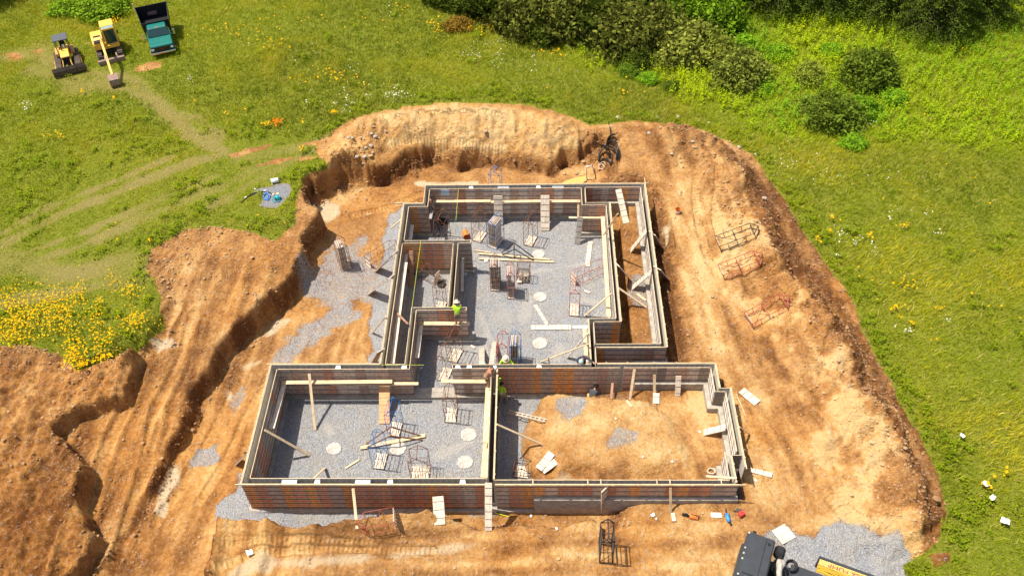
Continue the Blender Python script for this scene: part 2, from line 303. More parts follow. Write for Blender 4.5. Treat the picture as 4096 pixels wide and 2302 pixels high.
# ------------------------------------------------------------------ material helper
def new_mat(name):
    m = bpy.data.materials.new(name); m.use_nodes = True
    return m, m.node_tree.nodes, m.node_tree.links, m.node_tree.nodes["Principled BSDF"]
def N(nd, t, **k):
    n = nd.new(t)
    for a, b in k.items():
        if a in n.inputs.keys(): n.inputs[a].default_value = b
        else: setattr(n, a, b)
    return n
def ramp(nd, stops, interp='LINEAR'):
    n = nd.new("ShaderNodeValToRGB"); n.color_ramp.interpolation = interp
    e = n.color_ramp.elements
    while len(e) > 1: e.remove(e[-1])
    e[0].position, e[0].color = stops[0][0], (*stops[0][1], 1)
    for p, c in stops[1:]:
        x = e.new(p); x.color = (*c, 1)
    return n
def mix(nd, lk, f, a, b, mode='MIX'):
    n = nd.new("ShaderNodeMix"); n.data_type = 'RGBA'; n.blend_type = mode
    for i, v in ((0, f), (6, a), (7, b)):
        if isinstance(v, (int, float)): n.inputs[i].default_value = v
        elif isinstance(v, tuple): n.inputs[i].default_value = (*v, 1)
        else: lk.new(v, n.inputs[i])
    return n.outputs[2]
def mth(nd, lk, op, a, b=None, clamp=False):
    n = nd.new("ShaderNodeMath"); n.operation = op; n.use_clamp = clamp
    for i, v in ((0, a), (1, b)):
        if v is None: continue
        if isinstance(v, (int, float)): n.inputs[i].default_value = v
        else: lk.new(v, n.inputs[i])
    return n.outputs[0]
def noise(nd, lk, vec, scale, detail=4, rough=.55):
    n = nd.new("ShaderNodeTexNoise"); n.inputs['Scale'].default_value = scale; n.inputs['Detail'].default_value = detail; n.inputs['Roughness'].default_value = rough
    lk.new(vec, n.inputs['Vector']); return n
def simple(name, col, rough=.7, metal=0, var=.25, scale=6, bump=.0, coord='Object'):
    m, nd, lk, p = new_mat(name); tc = nd.new("ShaderNodeTexCoord")
    n = noise(nd, lk, tc.outputs[coord], scale, 6, .6)
    d = tuple(c*(1-var) for c in col); l = tuple(min(1, c*(1+var)) for c in col)
    r = ramp(nd, [(.3, d), (.7, l)]); lk.new(n.outputs[0], r.inputs[0]); lk.new(r.outputs[0], p.inputs['Base Color'])
    p.inputs['Roughness'].default_value = rough; p.inputs['Metallic'].default_value = metal
    if bump:
        b = nd.new("ShaderNodeBump"); b.inputs['Strength'].default_value = bump; b.inputs['Distance'].default_value = .01
        lk.new(n.outputs[0], b.inputs['Height']); lk.new(b.outputs[0], p.inputs['Normal'])
    return m
# ------------------------------------------------------------------ ground material
MG, nd, lk, pb = new_mat("ground")
geo = nd.new("ShaderNodeNewGeometry"); pos = geo.outputs['Position']
def at(n):
    a = nd.new("ShaderNodeAttribute"); a.attribute_name = n; return a.outputs['Fac']
nA = noise(nd, lk, pos, .9, 8, .62); nB = noise(nd, lk, pos, 5, 6, .65); nC = noise(nd, lk, pos, 28, 3, .6)
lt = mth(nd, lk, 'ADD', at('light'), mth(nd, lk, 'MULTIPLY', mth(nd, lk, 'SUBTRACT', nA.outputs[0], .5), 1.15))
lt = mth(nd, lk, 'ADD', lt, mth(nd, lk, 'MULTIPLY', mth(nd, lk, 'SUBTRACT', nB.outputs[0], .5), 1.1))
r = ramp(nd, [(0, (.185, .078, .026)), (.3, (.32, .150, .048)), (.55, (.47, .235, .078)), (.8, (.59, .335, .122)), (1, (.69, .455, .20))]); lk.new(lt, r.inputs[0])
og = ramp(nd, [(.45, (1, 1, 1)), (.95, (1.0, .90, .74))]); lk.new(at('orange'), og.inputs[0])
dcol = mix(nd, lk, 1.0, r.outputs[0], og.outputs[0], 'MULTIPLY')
spk = ramp(nd, [(.3, (.72, .7, .68)), (.5, (1, 1, 1)), (.68, (1.22, 1.22, 1.22))]); lk.new(nC.outputs[0], spk.inputs[0])
dcol = mix(nd, lk, .8, dcol, spk.outputs[0], 'MULTIPLY')
dcol = mix(nd, lk, at('silt'), dcol, (.64, .48, .29))
# gravel: small stones of several greys
vo = nd.new("ShaderNodeTexVoronoi"); vo.inputs['Scale'].default_value = 24; lk.new(pos, vo.inputs['Vector'])
sp = nd.new("ShaderNodeSeparateColor"); lk.new(vo.outputs['Color'], sp.inputs[0])
gr = ramp(nd, [(0, (.40, .395, .385)), (.3, (.50, .49, .475)), (.6, (.58, .565, .54)), (.85, (.67, .65, .61)), (1, (.80, .77, .71))]); lk.new(sp.outputs[0], gr.inputs[0])
ged = ramp(nd, [(.0, (1, 1, 1)), (.55, (.92, .92, .92)), (.9, (.55, .55, .57))]); lk.new(vo.outputs['Distance'], ged.inputs[0])
gcol = mix(nd, lk, 1.0, gr.outputs[0], ged.outputs[0], 'MULTIPLY')
tint = ramp(nd, [(.35, (.93, .97, 1.04)), (.62, (1.03, 1.0, .96)), (.8, (1.12, 1.03, .9))]); lk.new(nA.outputs[0], tint.inputs[0])
gcol = mix(nd, lk, 1.0, gcol, tint.outputs[0], 'MULTIPLY')
soil = ramp(nd, [(.56, (0, 0, 0)), (.72, (.5, .5, .5))]); lk.new(noise(nd, lk, pos, .55, 6, .7).outputs[0], soil.inputs[0]); gcol = mix(nd, lk, soil.outputs[0], gcol, (.50, .40, .28))
gm = mth(nd, lk, 'ADD', at('gravel'), mth(nd, lk, 'MULTIPLY', mth(nd, lk, 'SUBTRACT', mth(nd, lk, 'ADD', sp.outputs[1], nB.outputs[0]), 1.0), .95))
gmr = ramp(nd, [(.42, (0, 0, 0)), (.58, (1, 1, 1))]); lk.new(gm, gmr.inputs[0])
c1 = mix(nd, lk, gmr.outputs[0], dcol, gcol)
c1 = mix(nd, lk, at('swept'), c1, (.66, .60, .52))
c1 = mix(nd, lk, at('dust'), c1, (.27, .265, .27))
# grass floor
gg = ramp(nd, [(.25, (.10, .13, .012)), (.5, (.20, .22, .02)), (.75, (.32, .29, .05))]); lk.new(nB.outputs[0], gg.inputs[0])
gmf = mth(nd, lk, 'ADD', at('grass'), mth(nd, lk, 'MULTIPLY', mth(nd, lk, 'SUBTRACT', nB.outputs[0], .5), .8))
gmr2 = ramp(nd, [(.4, (0, 0, 0)), (.6, (1, 1, 1))]); lk.new(gmf, gmr2.inputs[0])
gpath = mix(nd, lk, mth(nd, lk, 'MULTIPLY', at('path'), .6), gg.outputs[0], (.33, .24, .10))
c2 = mix(nd, lk, gmr2.outputs[0], c1, gpath)
lk.new(c2, pb.inputs['Base Color']); pb.inputs['Roughness'].default_value = .95; pb.inputs['Specular IOR Level'].default_value = .04
# relief: clods, stones and crawler cleats
cl = mth(nd, lk, 'SINE', mth(nd, lk, 'MULTIPLY', at('trv'), 2*math.pi/.24))
hh = mth(nd, lk, 'ADD', mth(nd, lk, 'MULTIPLY', mth(nd, lk, 'MULTIPLY', cl, at('trk')), .2), mth(nd, lk, 'MULTIPLY', nB.outputs[0], 1.6))
hh = mth(nd, lk, 'ADD', hh, mth(nd, lk, 'MULTIPLY', nC.outputs[0], .5))
hh = mth(nd, lk, 'SUBTRACT', hh, mth(nd, lk, 'MULTIPLY', mth(nd, lk, 'MULTIPLY', vo.outputs['Distance'], gmr.outputs[0]), .8))
bp = nd.new("ShaderNodeBump"); bp.inputs['Strength'].default_value = .9; bp.inputs['Distance'].default_value = .17
lk.new(hh, bp.inputs['Height']); lk.new(bp.outputs[0], pb.inputs['Normal'])
# ------------------------------------------------------------------ ground sheets (one terrain, split where its cover changes)
nx, ny = GX.shape
idx = np.arange(nx*ny).reshape(nx, ny)
quads = np.stack([idx[:-1, :-1], idx[1:, :-1], idx[1:, 1:], idx[:-1, 1:]], -1).reshape(-1, 4)
co = np.stack([GX, GY, GZ], -1).reshape(-1, 3)
ATT = dict(light=light, orange=orange, silt=silt, gravel=grav, dust=dust, grass=grass, path=paths, trk=trk, trv=trv, swept=swept)
def np_mesh(name, co, faces, mats, attrs={}, smooth=True, midx=None):
    k = faces.shape[1]; me = bpy.data.meshes.new(name)
    me.vertices.add(len(co)); me.vertices.foreach_set('co', np.ascontiguousarray(co, dtype=np.float32).ravel())
    me.loops.add(faces.size); me.loops.foreach_set('vertex_index', np.ascontiguousarray(faces, dtype=np.int32).ravel())
    me.polygons.add(len(faces)); me.polygons.foreach_set('loop_start', np.arange(0, faces.size, k, dtype=np.int32))
    me.polygons.foreach_set('loop_total', np.full(len(faces), k, dtype=np.int32))
    me.polygons.foreach_set('use_smooth', np.full(len(faces), smooth))
    if midx is not None: me.polygons.foreach_set('material_index', midx.astype(np.int32))
    for m in (mats if isinstance(mats, (list, tuple)) else [mats]): me.materials.append(m)
    for n, v in attrs.items():
        if v.ndim == 1:
            a = me.attributes.new(n, 'FLOAT', 'POINT'); a.data.foreach_set('value', v.astype(np.float32))
        else:
            a = me.attributes.new(n, 'FLOAT_COLOR', 'POINT'); a.data.foreach_set('color', np.c_[v, np.ones(len(v))].astype(np.float32).ravel())
    me.update(calc_edges=True); return me
def link(o, parent=None):
    COL.objects.link(o)
    if parent is not None: o.parent = parent
    return o
def tag(o, label=None, cat=None, group=None, kind=None):
    if label: o['label'] = label
    if cat: o['category'] = cat
    if group: o['group'] = group
    if kind: o['kind'] = kind
    return o
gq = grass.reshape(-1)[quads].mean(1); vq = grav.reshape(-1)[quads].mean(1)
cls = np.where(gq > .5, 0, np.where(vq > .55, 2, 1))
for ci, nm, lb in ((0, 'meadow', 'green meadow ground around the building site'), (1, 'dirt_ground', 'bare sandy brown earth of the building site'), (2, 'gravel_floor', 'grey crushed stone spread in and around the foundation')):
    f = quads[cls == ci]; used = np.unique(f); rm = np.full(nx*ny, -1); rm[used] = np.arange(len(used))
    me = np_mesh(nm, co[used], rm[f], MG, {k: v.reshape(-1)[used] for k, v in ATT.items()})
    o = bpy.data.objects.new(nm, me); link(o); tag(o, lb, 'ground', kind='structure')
# ------------------------------------------------------------------ mesh builder
class MB:
    def __init__(s): s.v = []; s.f = []; s.m = []
    def add(s, vs, fs, mi=0, M=None):
        b = len(s.v)
        for v in vs: s.v.append(tuple(M@Vector(v)) if M is not None else tuple(v))
        for f in fs: s.f.append(tuple(b+i for i in f)); s.m.append(mi)
    def box(s, x0, x1, y0, y1, z0, z1, mi=0, M=None):
        vs = [(x0, y0, z0), (x1, y0, z0), (x1, y1, z0), (x0, y1, z0), (x0, y0, z1), (x1, y0, z1), (x1, y1, z1), (x0, y1, z1)]
        s.add(vs, [(0, 3, 2, 1), (4, 5, 6, 7), (0, 1, 5, 4), (1, 2, 6, 5), (2, 3, 7, 6), (3, 0, 4, 7)], mi, M)
    def tube(s, pts, r, mi=0, n=6, M=None, caps=True):
        pts = [Vector(p) for p in pts]; R = r if isinstance(r, (list, tuple)) else [r]*len(pts)
        rings = []; up = None
        for i, p in enumerate(pts):
            t = (pts[min(i+1, len(pts)-1)]-pts[max(i-1, 0)]).normalized()
            if up is None: up = t.orthogonal().normalized()
            else: up = (up-t*up.dot(t)).normalized()
            b = t.cross(up); rings.append([p+(up*math.cos(2*math.pi*k/n)+b*math.sin(2*math.pi*k/n))*R[i] for k in range(n)])
        vs = [v for rg in rings for v in rg]; fs = []
        for i in range(len(pts)-1):
            for k in range(n): fs.append((i*n+k, i*n+(k+1) % n, (i+1)*n+(k+1) % n, (i+1)*n+k))
        if caps: fs.append(tuple(range(n))[::-1]); fs.append(tuple((len(pts)-1)*n+k for k in range(n)))
        s.add(vs, fs, mi, M)
    def bar(s, a, b, w, t, mi=0, up=(0, 0, 1)):
        a = Vector(a); b = Vector(b); d = b-a; L = d.length; d.normalize(); u = Vector(up)
        sd = d.cross(u)
        if sd.length < 1e-4: sd = d.orthogonal()
        sd.normalize(); nn = sd.cross(d)
        M = Matrix((( d.x, sd.x, nn.x, a.x), (d.y, sd.y, nn.y, a.y), (d.z, sd.z, nn.z, a.z), (0, 0, 0, 1)))
        s.box(0, L, -w/2, w/2, -t/2, t/2, mi, M)
    def prism(s, prof, x0, x1, mi=0, M=None, ax=0):
        """extrude a closed profile (list of (a,b)) along axis ax"""
        n = len(prof); f = (lambda c, a, b: (c, a, b)) if ax == 0 else ((lambda c, a, b: (a, c, b)) if ax == 1 else (lambda c, a, b: (a, b, c)))
        vs = [f(x0, a, b) for a, b in prof]+[f(x1, a, b) for a, b in prof]
        fs = [tuple(range(n))[::-1], tuple(range(n, 2*n))]+[(i, (i+1) % n, n+(i+1) % n, n+i) for i in range(n)]
        s.add(vs, fs, mi, M)
    def mesh(s, name, mats, smooth=False, bevel=0):
        me = bpy.data.meshes.new(name); me.from_pydata(s.v, [], s.f)
        for m in (mats if isinstance(mats, (list, tuple)) else [mats]): me.materials.append(m)
        for i, p in enumerate(me.polygons): p.material_index = s.m[i]; p.use_smooth = smooth
        bm = bmesh.new(); bm.from_mesh(me); bmesh.ops.recalc_face_normals(bm, faces=bm.faces)
        if bevel: bmesh.ops.bevel(bm, geom=bm.edges[:], offset=bevel, segments=1, affect='EDGES')
        bm.to_mesh(me); bm.free(); return me
    def build(s, name, mats, parent=None, smooth=False, loc=None, bevel=0):
        o = bpy.data.objects.new(name, s.mesh(name, mats, smooth, bevel)); link(o, parent)
        if loc is not None: o.location = loc
        return o
def empty(name, loc, rz=0, label=None, cat=None, group=None):
    o = bpy.data.objects.new(name, None); COL.objects.link(o); o.location = loc; o.rotation_euler = (0, 0, rz)
    o.empty_display_size = .3; tag(o, label, cat, group); return o
# ------------------------------------------------------------------ formwork materials
def ply_mat(name, dust=.68):
    m, nd, lk, p = new_mat(name); tc = nd.new("ShaderNodeTexCoord"); oi = nd.new("ShaderNodeObjectInfo")
    sx = nd.new("ShaderNodeSeparateXYZ"); lk.new(tc.outputs['Object'], sx.inputs[0])
    off = nd.new("ShaderNodeVectorMath"); off.operation = 'ADD'; cmb = nd.new("ShaderNodeCombineXYZ")
    lk.new(mth(nd, lk, 'MULTIPLY', oi.outputs['Random'], 97), cmb.inputs[0]); lk.new(tc.outputs['Object'], off.inputs[0]); lk.new(cmb.outputs[0], off.inputs[1])
    n1 = noise(nd, lk, off.outputs[0], 3.2, 6, .65); mp = nd.new("ShaderNodeMapping"); mp.inputs['Scale'].default_value = (22, 22, 1.6); lk.new(off.outputs[0], mp.inputs[0])
    n2 = noise(nd, lk, mp.outputs[0], 1, 4, .6)
    fr = mth(nd, lk, 'FRACT', mth(nd, lk, 'DIVIDE', mth(nd, lk, 'SUBTRACT', sx.outputs[2], .155), .4064))
    ex = mth(nd, lk, 'MINIMUM', sx.outputs[0], mth(nd, lk, 'SUBTRACT', 1.0, sx.outputs[0]))
    ez = mth(nd, lk, 'MINIMUM', fr, mth(nd, lk, 'SUBTRACT', 1.0, fr))
    e = mth(nd, lk, 'MINIMUM', mth(nd, lk, 'MULTIPLY', ex, .61), mth(nd, lk, 'MULTIPLY', ez, .41))
    e = mth(nd, lk, 'ADD', e, mth(nd, lk, 'MULTIPLY', mth(nd, lk, 'SUBTRACT', n1.outputs[0], .5), .12))
    er = ramp(nd, [(.015, (1, 1, 1)), (.075, (0, 0, 0))]); lk.new(e, er.inputs[0])
    v = ramp(nd, [(.28, (.55, .53, .5)), (.5, (.95, .95, .95)), (.72, (1.35, 1.3, 1.25))]); lk.new(n1.outputs[0], v.inputs[0])
    c = mix(nd, lk, .9, oi.outputs['Color'], v.outputs[0], 'MULTIPLY')
    s = ramp(nd, [(.35, (.7, .68, .66)), (.6, (1.12, 1.12, 1.1))]); lk.new(n2.outputs[0], s.inputs[0]); c = mix(nd, lk, .8, c, s.outputs[0], 'MULTIPLY')
    c = mix(nd, lk, mth(nd, lk, 'MULTIPLY', er.outputs[0], dust), c, (.43, .37, .30))
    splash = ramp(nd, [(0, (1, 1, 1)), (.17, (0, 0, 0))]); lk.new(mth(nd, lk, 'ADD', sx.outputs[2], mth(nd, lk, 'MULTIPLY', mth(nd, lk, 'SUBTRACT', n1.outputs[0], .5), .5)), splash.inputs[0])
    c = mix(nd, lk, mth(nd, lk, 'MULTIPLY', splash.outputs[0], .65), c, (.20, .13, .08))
    lk.new(c, p.inputs['Base Color']); p.inputs['Roughness'].default_value = .8
    b = nd.new("ShaderNodeBump"); b.inputs['Strength'].default_value = .4; b.inputs['Distance'].default_value = .01; lk.new(n2.outputs[0], b.inputs['Height']); lk.new(b.outputs[0], p.inputs['Normal'])
    return m
M_PLY = ply_mat("form_plywood")
M_ROD = simple("tie_steel", (.10, .07, .055), .7, .3, .4, 12)
M_BACK = simple("concrete_stained_plywood", (.56, .51, .43), .85, 0, .3, 4, .3)
def wood_mat(name, col, var=.22):
    m, nd, lk, p = new_mat(name); tc = nd.new("ShaderNodeTexCoord"); oi = nd.new("ShaderNodeObjectInfo")
    off = nd.new("ShaderNodeVectorMath"); off.operation = 'ADD'; cmb = nd.new("ShaderNodeCombineXYZ")
    lk.new(mth(nd, lk, 'MULTIPLY', oi.outputs['Random'], 57), cmb.inputs[0]); lk.new(tc.outputs['Object'], off.inputs[0]); lk.new(cmb.outputs[0], off.inputs[1])
    mp = nd.new("ShaderNodeMapping"); mp.inputs['Scale'].default_value = (1.5, 26, 26); lk.new(off.outputs[0], mp.inputs[0])
    a = noise(nd, lk, mp.outputs[0], 1, 4, .6); b = noise(nd, lk, off.outputs[0], 2.3, 5, .7)
    r1 = ramp(nd, [(.3, tuple(c*(1-var) for c in col)), (.7, tuple(min(1, c*(1+var)) for c in col))]); lk.new(a.outputs[0], r1.inputs[0])
    r2 = ramp(nd, [(.3, (.62, .57, .52)), (.5, (1, 1, 1)), (.75, (1.1, 1.1, 1.1))]); lk.new(b.outputs[0], r2.inputs[0])
    lk.new(mix(nd, lk, .85, r1.outputs[0], r2.outputs[0], 'MULTIPLY'), p.inputs['Base Color']); p.inputs['Roughness'].default_value = .75; return m
M_PINE = wood_mat("pine_board", (.62, .46, .27)); M_WOOD = wood_mat("weathered_board", (.66, .54, .41), .25)
M_RED = wood_mat("brown_board", (.33, .17, .10), .3); M_GREYW = wood_mat("grey_board", (.30, .27, .23), .3)
M_CONC = simple("concrete", (.34, .295, .235), .9, 0, .3, 3, .4)
M_LET = simple("red_stencil_paint", (.42, .05, .02), .7, 0, .25, 20); M_LET2 = simple("faded_stencil_paint", (.17, .075, .05), .8, 0, .3, 20)
M_WHITE = simple("white_plastic", (.78, .77, .74), .5, 0, .06, 8); M_GALV = simple("galvanised_plate", (.42, .45, .47), .45, .5, .15, 6)
M_RUST = simple("rusty_steel", (.20, .085, .045), .75, .25, .45, 9); M_REDST = simple("red_painted_steel", (.42, .09, .05), .55, .1, .35, 8)
M_BLUEST = simple("blue_painted_steel", (.035, .16, .38), .5, .1, .3, 8); M_BLKST = simple("dark_steel", (.05, .042, .038), .6, .3, .4, 8)
# text -> flat letter shapes
def text_mesh(txt, h, name="lettering", ext=.002, mat=None):
    cu = bpy.data.curves.new("t", 'FONT'); cu.body = txt; cu.size = h; cu.extrude = ext; cu.align_x = 'CENTER'; cu.align_y = 'CENTER'; cu.resolution_u = 2
    o = bpy.data.objects.new("t", cu); COL.objects.link(o); dg = bpy.context.evaluated_depsgraph_get(); dg.update()
    me = bpy.data.meshes.new_from_object(o.evaluated_get(dg)); bpy.data.objects.remove(o); me.name = name
    vs = [tuple(v.co) for v in me.vertices]; fs = [tuple(p.vertices) for p in me.polygons]
    bpy.data.meshes.remove(me); return vs, fs
ADV = text_mesh("ADVANCE", .135); TXT2 = text_mesh("FORM PLY", .10)
PANH = {}
def panel_mesh(h, let=None, flip=False):
    """unit-wide form panel; the stencilled word repeats on every row of its outer face"""
    if (h, let, flip) in PANH: return PANH[(h, let, flip)]
    b = MB(); b.box(0.004, .996, -.03, 0, 0, h, 0)
    b.box(0.004, .996, -.036, -.031, 0, h-.03, 2)                         # stained inner face
    rows = []; z = h-.26
    while z > .08:
        rows.append(z); b.box(0, 1, .001, .018, z-.0135, z+.0135, 1)
        b.box(-.018, .018, .001, .040, z-.03, z+.03, 1); z -= .4064
    b.box(0, 1, -.032, .002, h, h+.014, 3)                                # pale top edge
    b.box(0.0, .03, .0005, .012, .01, h-.01, 2)
    if let:
        vs, fs = ADV; k = 1 if flip else -1; kz = -1 if flip else 1
        for z in rows:
            zc = z+.20 if z+.2 < h-.04 else z+.13
            b.add([(.5+k*v[0]/.61, .003+max(0, v[2]), zc+kz*v[1]) for v in vs], fs, 4)
    me = b.mesh("panel", [M_PLY, M_ROD, M_BACK, M_PINE, M_LET if let == 'red' else M_LET2]); PANH[(h, let, flip)] = (me, rows); return PANH[(h, let, flip)]
PAL = {'brown': [(.43, .27, .19), (.47, .31, .23), (.38, .24, .17), (.49, .35, .27), (.52, .42, .33)], 'orange': [(.66, .31, .09), (.60, .27, .075)],
       'grey': [(.50, .44, .37), (.55, .49, .42), (.45, .39, .33)], 'rust': [(.50, .24, .13), (.54, .26, .14), (.45, .21, .12)], 'pale': [(.88, .80, .67), (.82, .73, .60), (.92, .85, .74)], 'dark': [(.15, .12, .10), (.2, .16, .13)]}  # 'pale' is for west-facing forms: sunlight painted into the panel colour
def run(label, x0, y0, x1, y1, h=2.44, top=2.64, mixw=(5, 1, 2, 1, 0), board=False, seed=None, special={}, ext=(0, 0)):
    """one straight length of formwork; its tie side faces left of (x0,y0)->(x1,y1)"""
    dx, dy = x1-x0, y1-y0; L = math.hypot(dx, dy); rz = math.atan2(dy, dx)
    r = random.Random(seed if seed is not None else int((x0*7+y0*13+x1*3)*10))
    root = empty("formwork_wall", (x0, y0, top-h), rz, label, "wall formwork", "runs of wall formwork"); root["kind"] = "thing"
    n = max(1, round(L/.6096)); wd = L/n; me, rows = panel_mesh(h)
    for i in range(n):
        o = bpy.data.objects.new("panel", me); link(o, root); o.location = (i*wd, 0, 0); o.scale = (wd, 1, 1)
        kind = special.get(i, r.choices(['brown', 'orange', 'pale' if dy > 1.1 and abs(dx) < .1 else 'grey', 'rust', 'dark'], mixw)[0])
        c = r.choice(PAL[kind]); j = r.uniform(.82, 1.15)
        if kind == 'grey' and dy < .1: c = r.choice([(.42, .31, .235), (.38, .29, .22), (.46, .36, .28)])  # forms not facing west: browner grey, their shade painted in
        j *= 1.3 if dx < -.1 else 1.1  # colour of camera-facing forms raised most, lifting their shade by paint
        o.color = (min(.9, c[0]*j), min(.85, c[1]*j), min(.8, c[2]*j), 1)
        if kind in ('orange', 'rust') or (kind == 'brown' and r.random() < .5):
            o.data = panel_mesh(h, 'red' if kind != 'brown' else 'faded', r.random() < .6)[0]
    if board:
        b = MB(); x = -ext[0]
        while x < L+ext[1]-.05:
            e = min(x+4.88, L+ext[1]); jz = r.uniform(-.012, .012)
            b.box(x, e-.01, .010, .052, h-.05+jz, h+.035+jz); k = x+.5
            while k < e-.2:
                b.box(k-.03, k+.03, .05, .085, h-.06+jz, h+.07+jz, 0); k += r.uniform(.9, 1.6)
            x = e
        b.build("top_board", M_PINE, root)
    return root
W8, W4 = 2.44, 1.22
fr = (4, 3, 2, 3, 0); 
run("long brown formwork of the left front wall, facing the camera", -2.42, 23.07, -14.82, 23.07, mixw=(4, 1, 2, 4, 0), board=True, ext=(.0, .35), special={19: 'orange', 18: 'rust', 16: 'orange', 15: 'rust', 14: 'orange', 13: 'rust', 17: 'grey', 2: 'brown', 4: 'orange'})
run("full height front formwork just right of the centre wall, outer face", -.05, 23.07, -1.98, 23.07, mixw=(3, 2, 1, 2, 0), board=False, special={0: 'orange', 1: 'rust'})
run("low front garage formwork, outer face above the concrete ledge", 10.15, 23.07, -.05, 23.07, W4, mixw=(3, 2, 3, 5, 0), board=False)
bb = MB(); bb.box(-2.0, 3.2, 23.01, 23.055, 2.57, 2.69); bb.box(3.21, 8.0, 23.008, 23.053, 2.58, 2.70); bb.box(8.01, 10.5, 23.01, 23.055, 2.585, 2.705)
for i in range(9): x = -1.4+i*1.32+random.uniform(-.2, .2); bb.box(x-.03, x+.03, 22.975, 23.01, 2.58, 2.72)
tag(bb.build("waler_board", M_PINE), "long pale board nailed along the top of the garage front formwork", "board")
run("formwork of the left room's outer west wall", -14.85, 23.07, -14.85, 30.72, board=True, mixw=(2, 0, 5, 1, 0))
run("formwork on the outer back side of the front left room", -14.85, 30.72, -8.66, 30.72, board=True, mixw=(3, 0, 4, 1, 0), ext=(.3, 0))
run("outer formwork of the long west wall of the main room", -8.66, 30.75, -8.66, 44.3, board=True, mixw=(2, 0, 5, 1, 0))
run("short outer formwork at the north west step", -8.66, 44.3, -7.38, 44.3, board=True, ext=(.7, 0))
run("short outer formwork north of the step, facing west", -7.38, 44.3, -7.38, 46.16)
run("outer formwork along the far north wall", -7.38, 46.16, 7.55, 46.16, board=True, ext=(0, .25))
run("outer east formwork of the narrow dirt strip", 7.53, 46.13, 7.53, 31.9, W4, board=True, ext=(.6, 0))
run("front formwork of the narrow strip, low part with dark panels", 7.5, 31.9, 5.66, 31.9, W4, mixw=(2, 0, 3, 0, 3))
run("front formwork of the narrow strip, tall part with orange panel", 5.66, 31.9, 3.5, 31.9, W8, special={3: 'orange'}, mixw=(2, 0, 3, 0, 0))
bb = MB(); bb.box(3.6, 7.45, 31.84, 31.885, 2.58, 2.70); [bb.box(x-.03, x+.03, 31.80, 31.84, 2.59, 2.72) for x in (3.8, 4.9, 5.7, 6.6)]
tag(bb.build("waler_board", M_PINE), "pale board along the top of the narrow strip's front formwork", "board")
run("back formwork of the middle wall left of the crossing", -4.6, 30.69, 3.16, 30.69, mixw=(3, 0, 4, 0, 0))
run("back formwork of the garage's north wall", 3.52, 30.72, 10.05, 30.72, W8, board=True)
run("outer east formwork of the garage, back piece", 10.08, 30.72, 10.08, 29.03, W4, board=True)
run("short outer formwork at the garage's east step", 10.08, 29.03, 10.64, 29.03, W4)
run("outer east formwork of the garage, long middle piece", 10.66, 29.05, 10.66, 24.1, W4, board=True, ext=(0, .15))
run("small dark formwork closing the east step, facing the camera", 10.60, 24.76, 10.08, 24.76, W4, mixw=(0, 0, 0, 0, 1))
run("outer east formwork of the garage, front piece", 10.03, 24.74, 10.05, 23.18, W4, board=True)
run("inner front formwork of the garage's east front corner", 9.73, 23.33, 9.73, 25.0, W4, mixw=(0, 0, 1, 0, 0))
run("inner east formwork of the garage, long middle piece", 10.36, 25.02, 10.36, 28.75, W4, mixw=(0, 0, 1, 0, 0))
run("small dark inner formwork at the garage's east step", 10.34, 28.77, 9.79, 28.77, W4, mixw=(0, 0, 0, 0, 1))
run("inner east formwork of the garage, back piece", 9.78, 28.8, 9.78, 30.4, W4, mixw=(0, 0, 1, 0, 0))
run("low formwork on the garage's back wall above the concrete ledge", 9.76, 30.42, 5.66, 30.42, W4, mixw=(3, 0, 3, 0, 1))
run("narrow tall formwork between the wall slot and the low panels", 5.64, 30.42, 4.98, 30.42, W8)
run("tall brown and orange formwork along the garage's back wall", 4.76, 30.42, -2.05, 30.42, W8, mixw=(4, 1, 1, 2, 0), special={4: 'orange', 7: 'orange', 8: 'rust', 2: 'grey', 1: 'brown', 3: 'brown'})
run("inner side of the left front wall's formwork", -14.45, 23.42, -2.45, 23.42, mixw=(2, 0, 5, 0, 0))
run("inner side of the garage's front wall formwork", -2.08, 23.34, 9.73, 23.34, W8, mixw=(2, 0, 4, 0, 1))
run("inner west formwork of the front left room", -14.45, 30.37, -14.45, 23.42, mixw=(2, 0, 4, 1, 0))
run("brown formwork along the back wall of the front left room", -7.0, 30.37, -14.42, 30.37, mixw=(6, 0, 2, 1, 0))
run("east facing formwork of the wall beside the doorway", -6.98, 34.77, -6.98, 30.37, mixw=(2, 0, 4, 0, 0))
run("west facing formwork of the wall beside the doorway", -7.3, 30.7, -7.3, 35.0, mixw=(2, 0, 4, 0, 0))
run("short formwork at the foot of the narrow west passage", -8.37, 30.72, -7.3, 30.72)
run("back formwork of the short wall where the man in the sun hat works", -7.3, 35.0, -4.0, 35.0, mixw=(1, 0, 4, 0, 0))
run("front formwork of the short wall where the man in the sun hat works", -4.0, 34.77, -6.98, 34.77, special={4: 'grey', 3: 'brown', 0: 'brown'}, mixw=(4, 0, 1, 1, 0))
run("end formwork of the short wall by the sun hat man", -4.0, 35.0, -4.0, 34.77)
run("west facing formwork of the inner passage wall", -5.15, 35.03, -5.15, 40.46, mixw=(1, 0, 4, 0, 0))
run("east facing formwork of the inner passage wall", -4.81, 40.46, -4.81, 35.03, mixw=(1, 0, 4, 0, 0))
run("back formwork of the low cross wall in the north west", -8.28, 40.74, -4.02, 40.74, mixw=(1, 0, 4, 0, 0))
run("orange and red formwork of the north west cross wall, facing the camera", -5.17, 40.48, -8.34, 40.48, special={4: 'orange', 3: 'orange', 2: 'rust', 1: 'rust', 0: 'brown'}, mixw=(2, 0, 1, 2, 0))
run("short brown formwork right of the passage wall, facing the camera", -4.02, 40.48, -4.79, 40.48)
run("end formwork of the north west cross wall", -4.02, 40.74, -4.02, 40.48)
run("inner west formwork of the small north west room", -8.3, 43.97, -8.3, 40.76, mixw=(1, 0, 4, 0, 0))
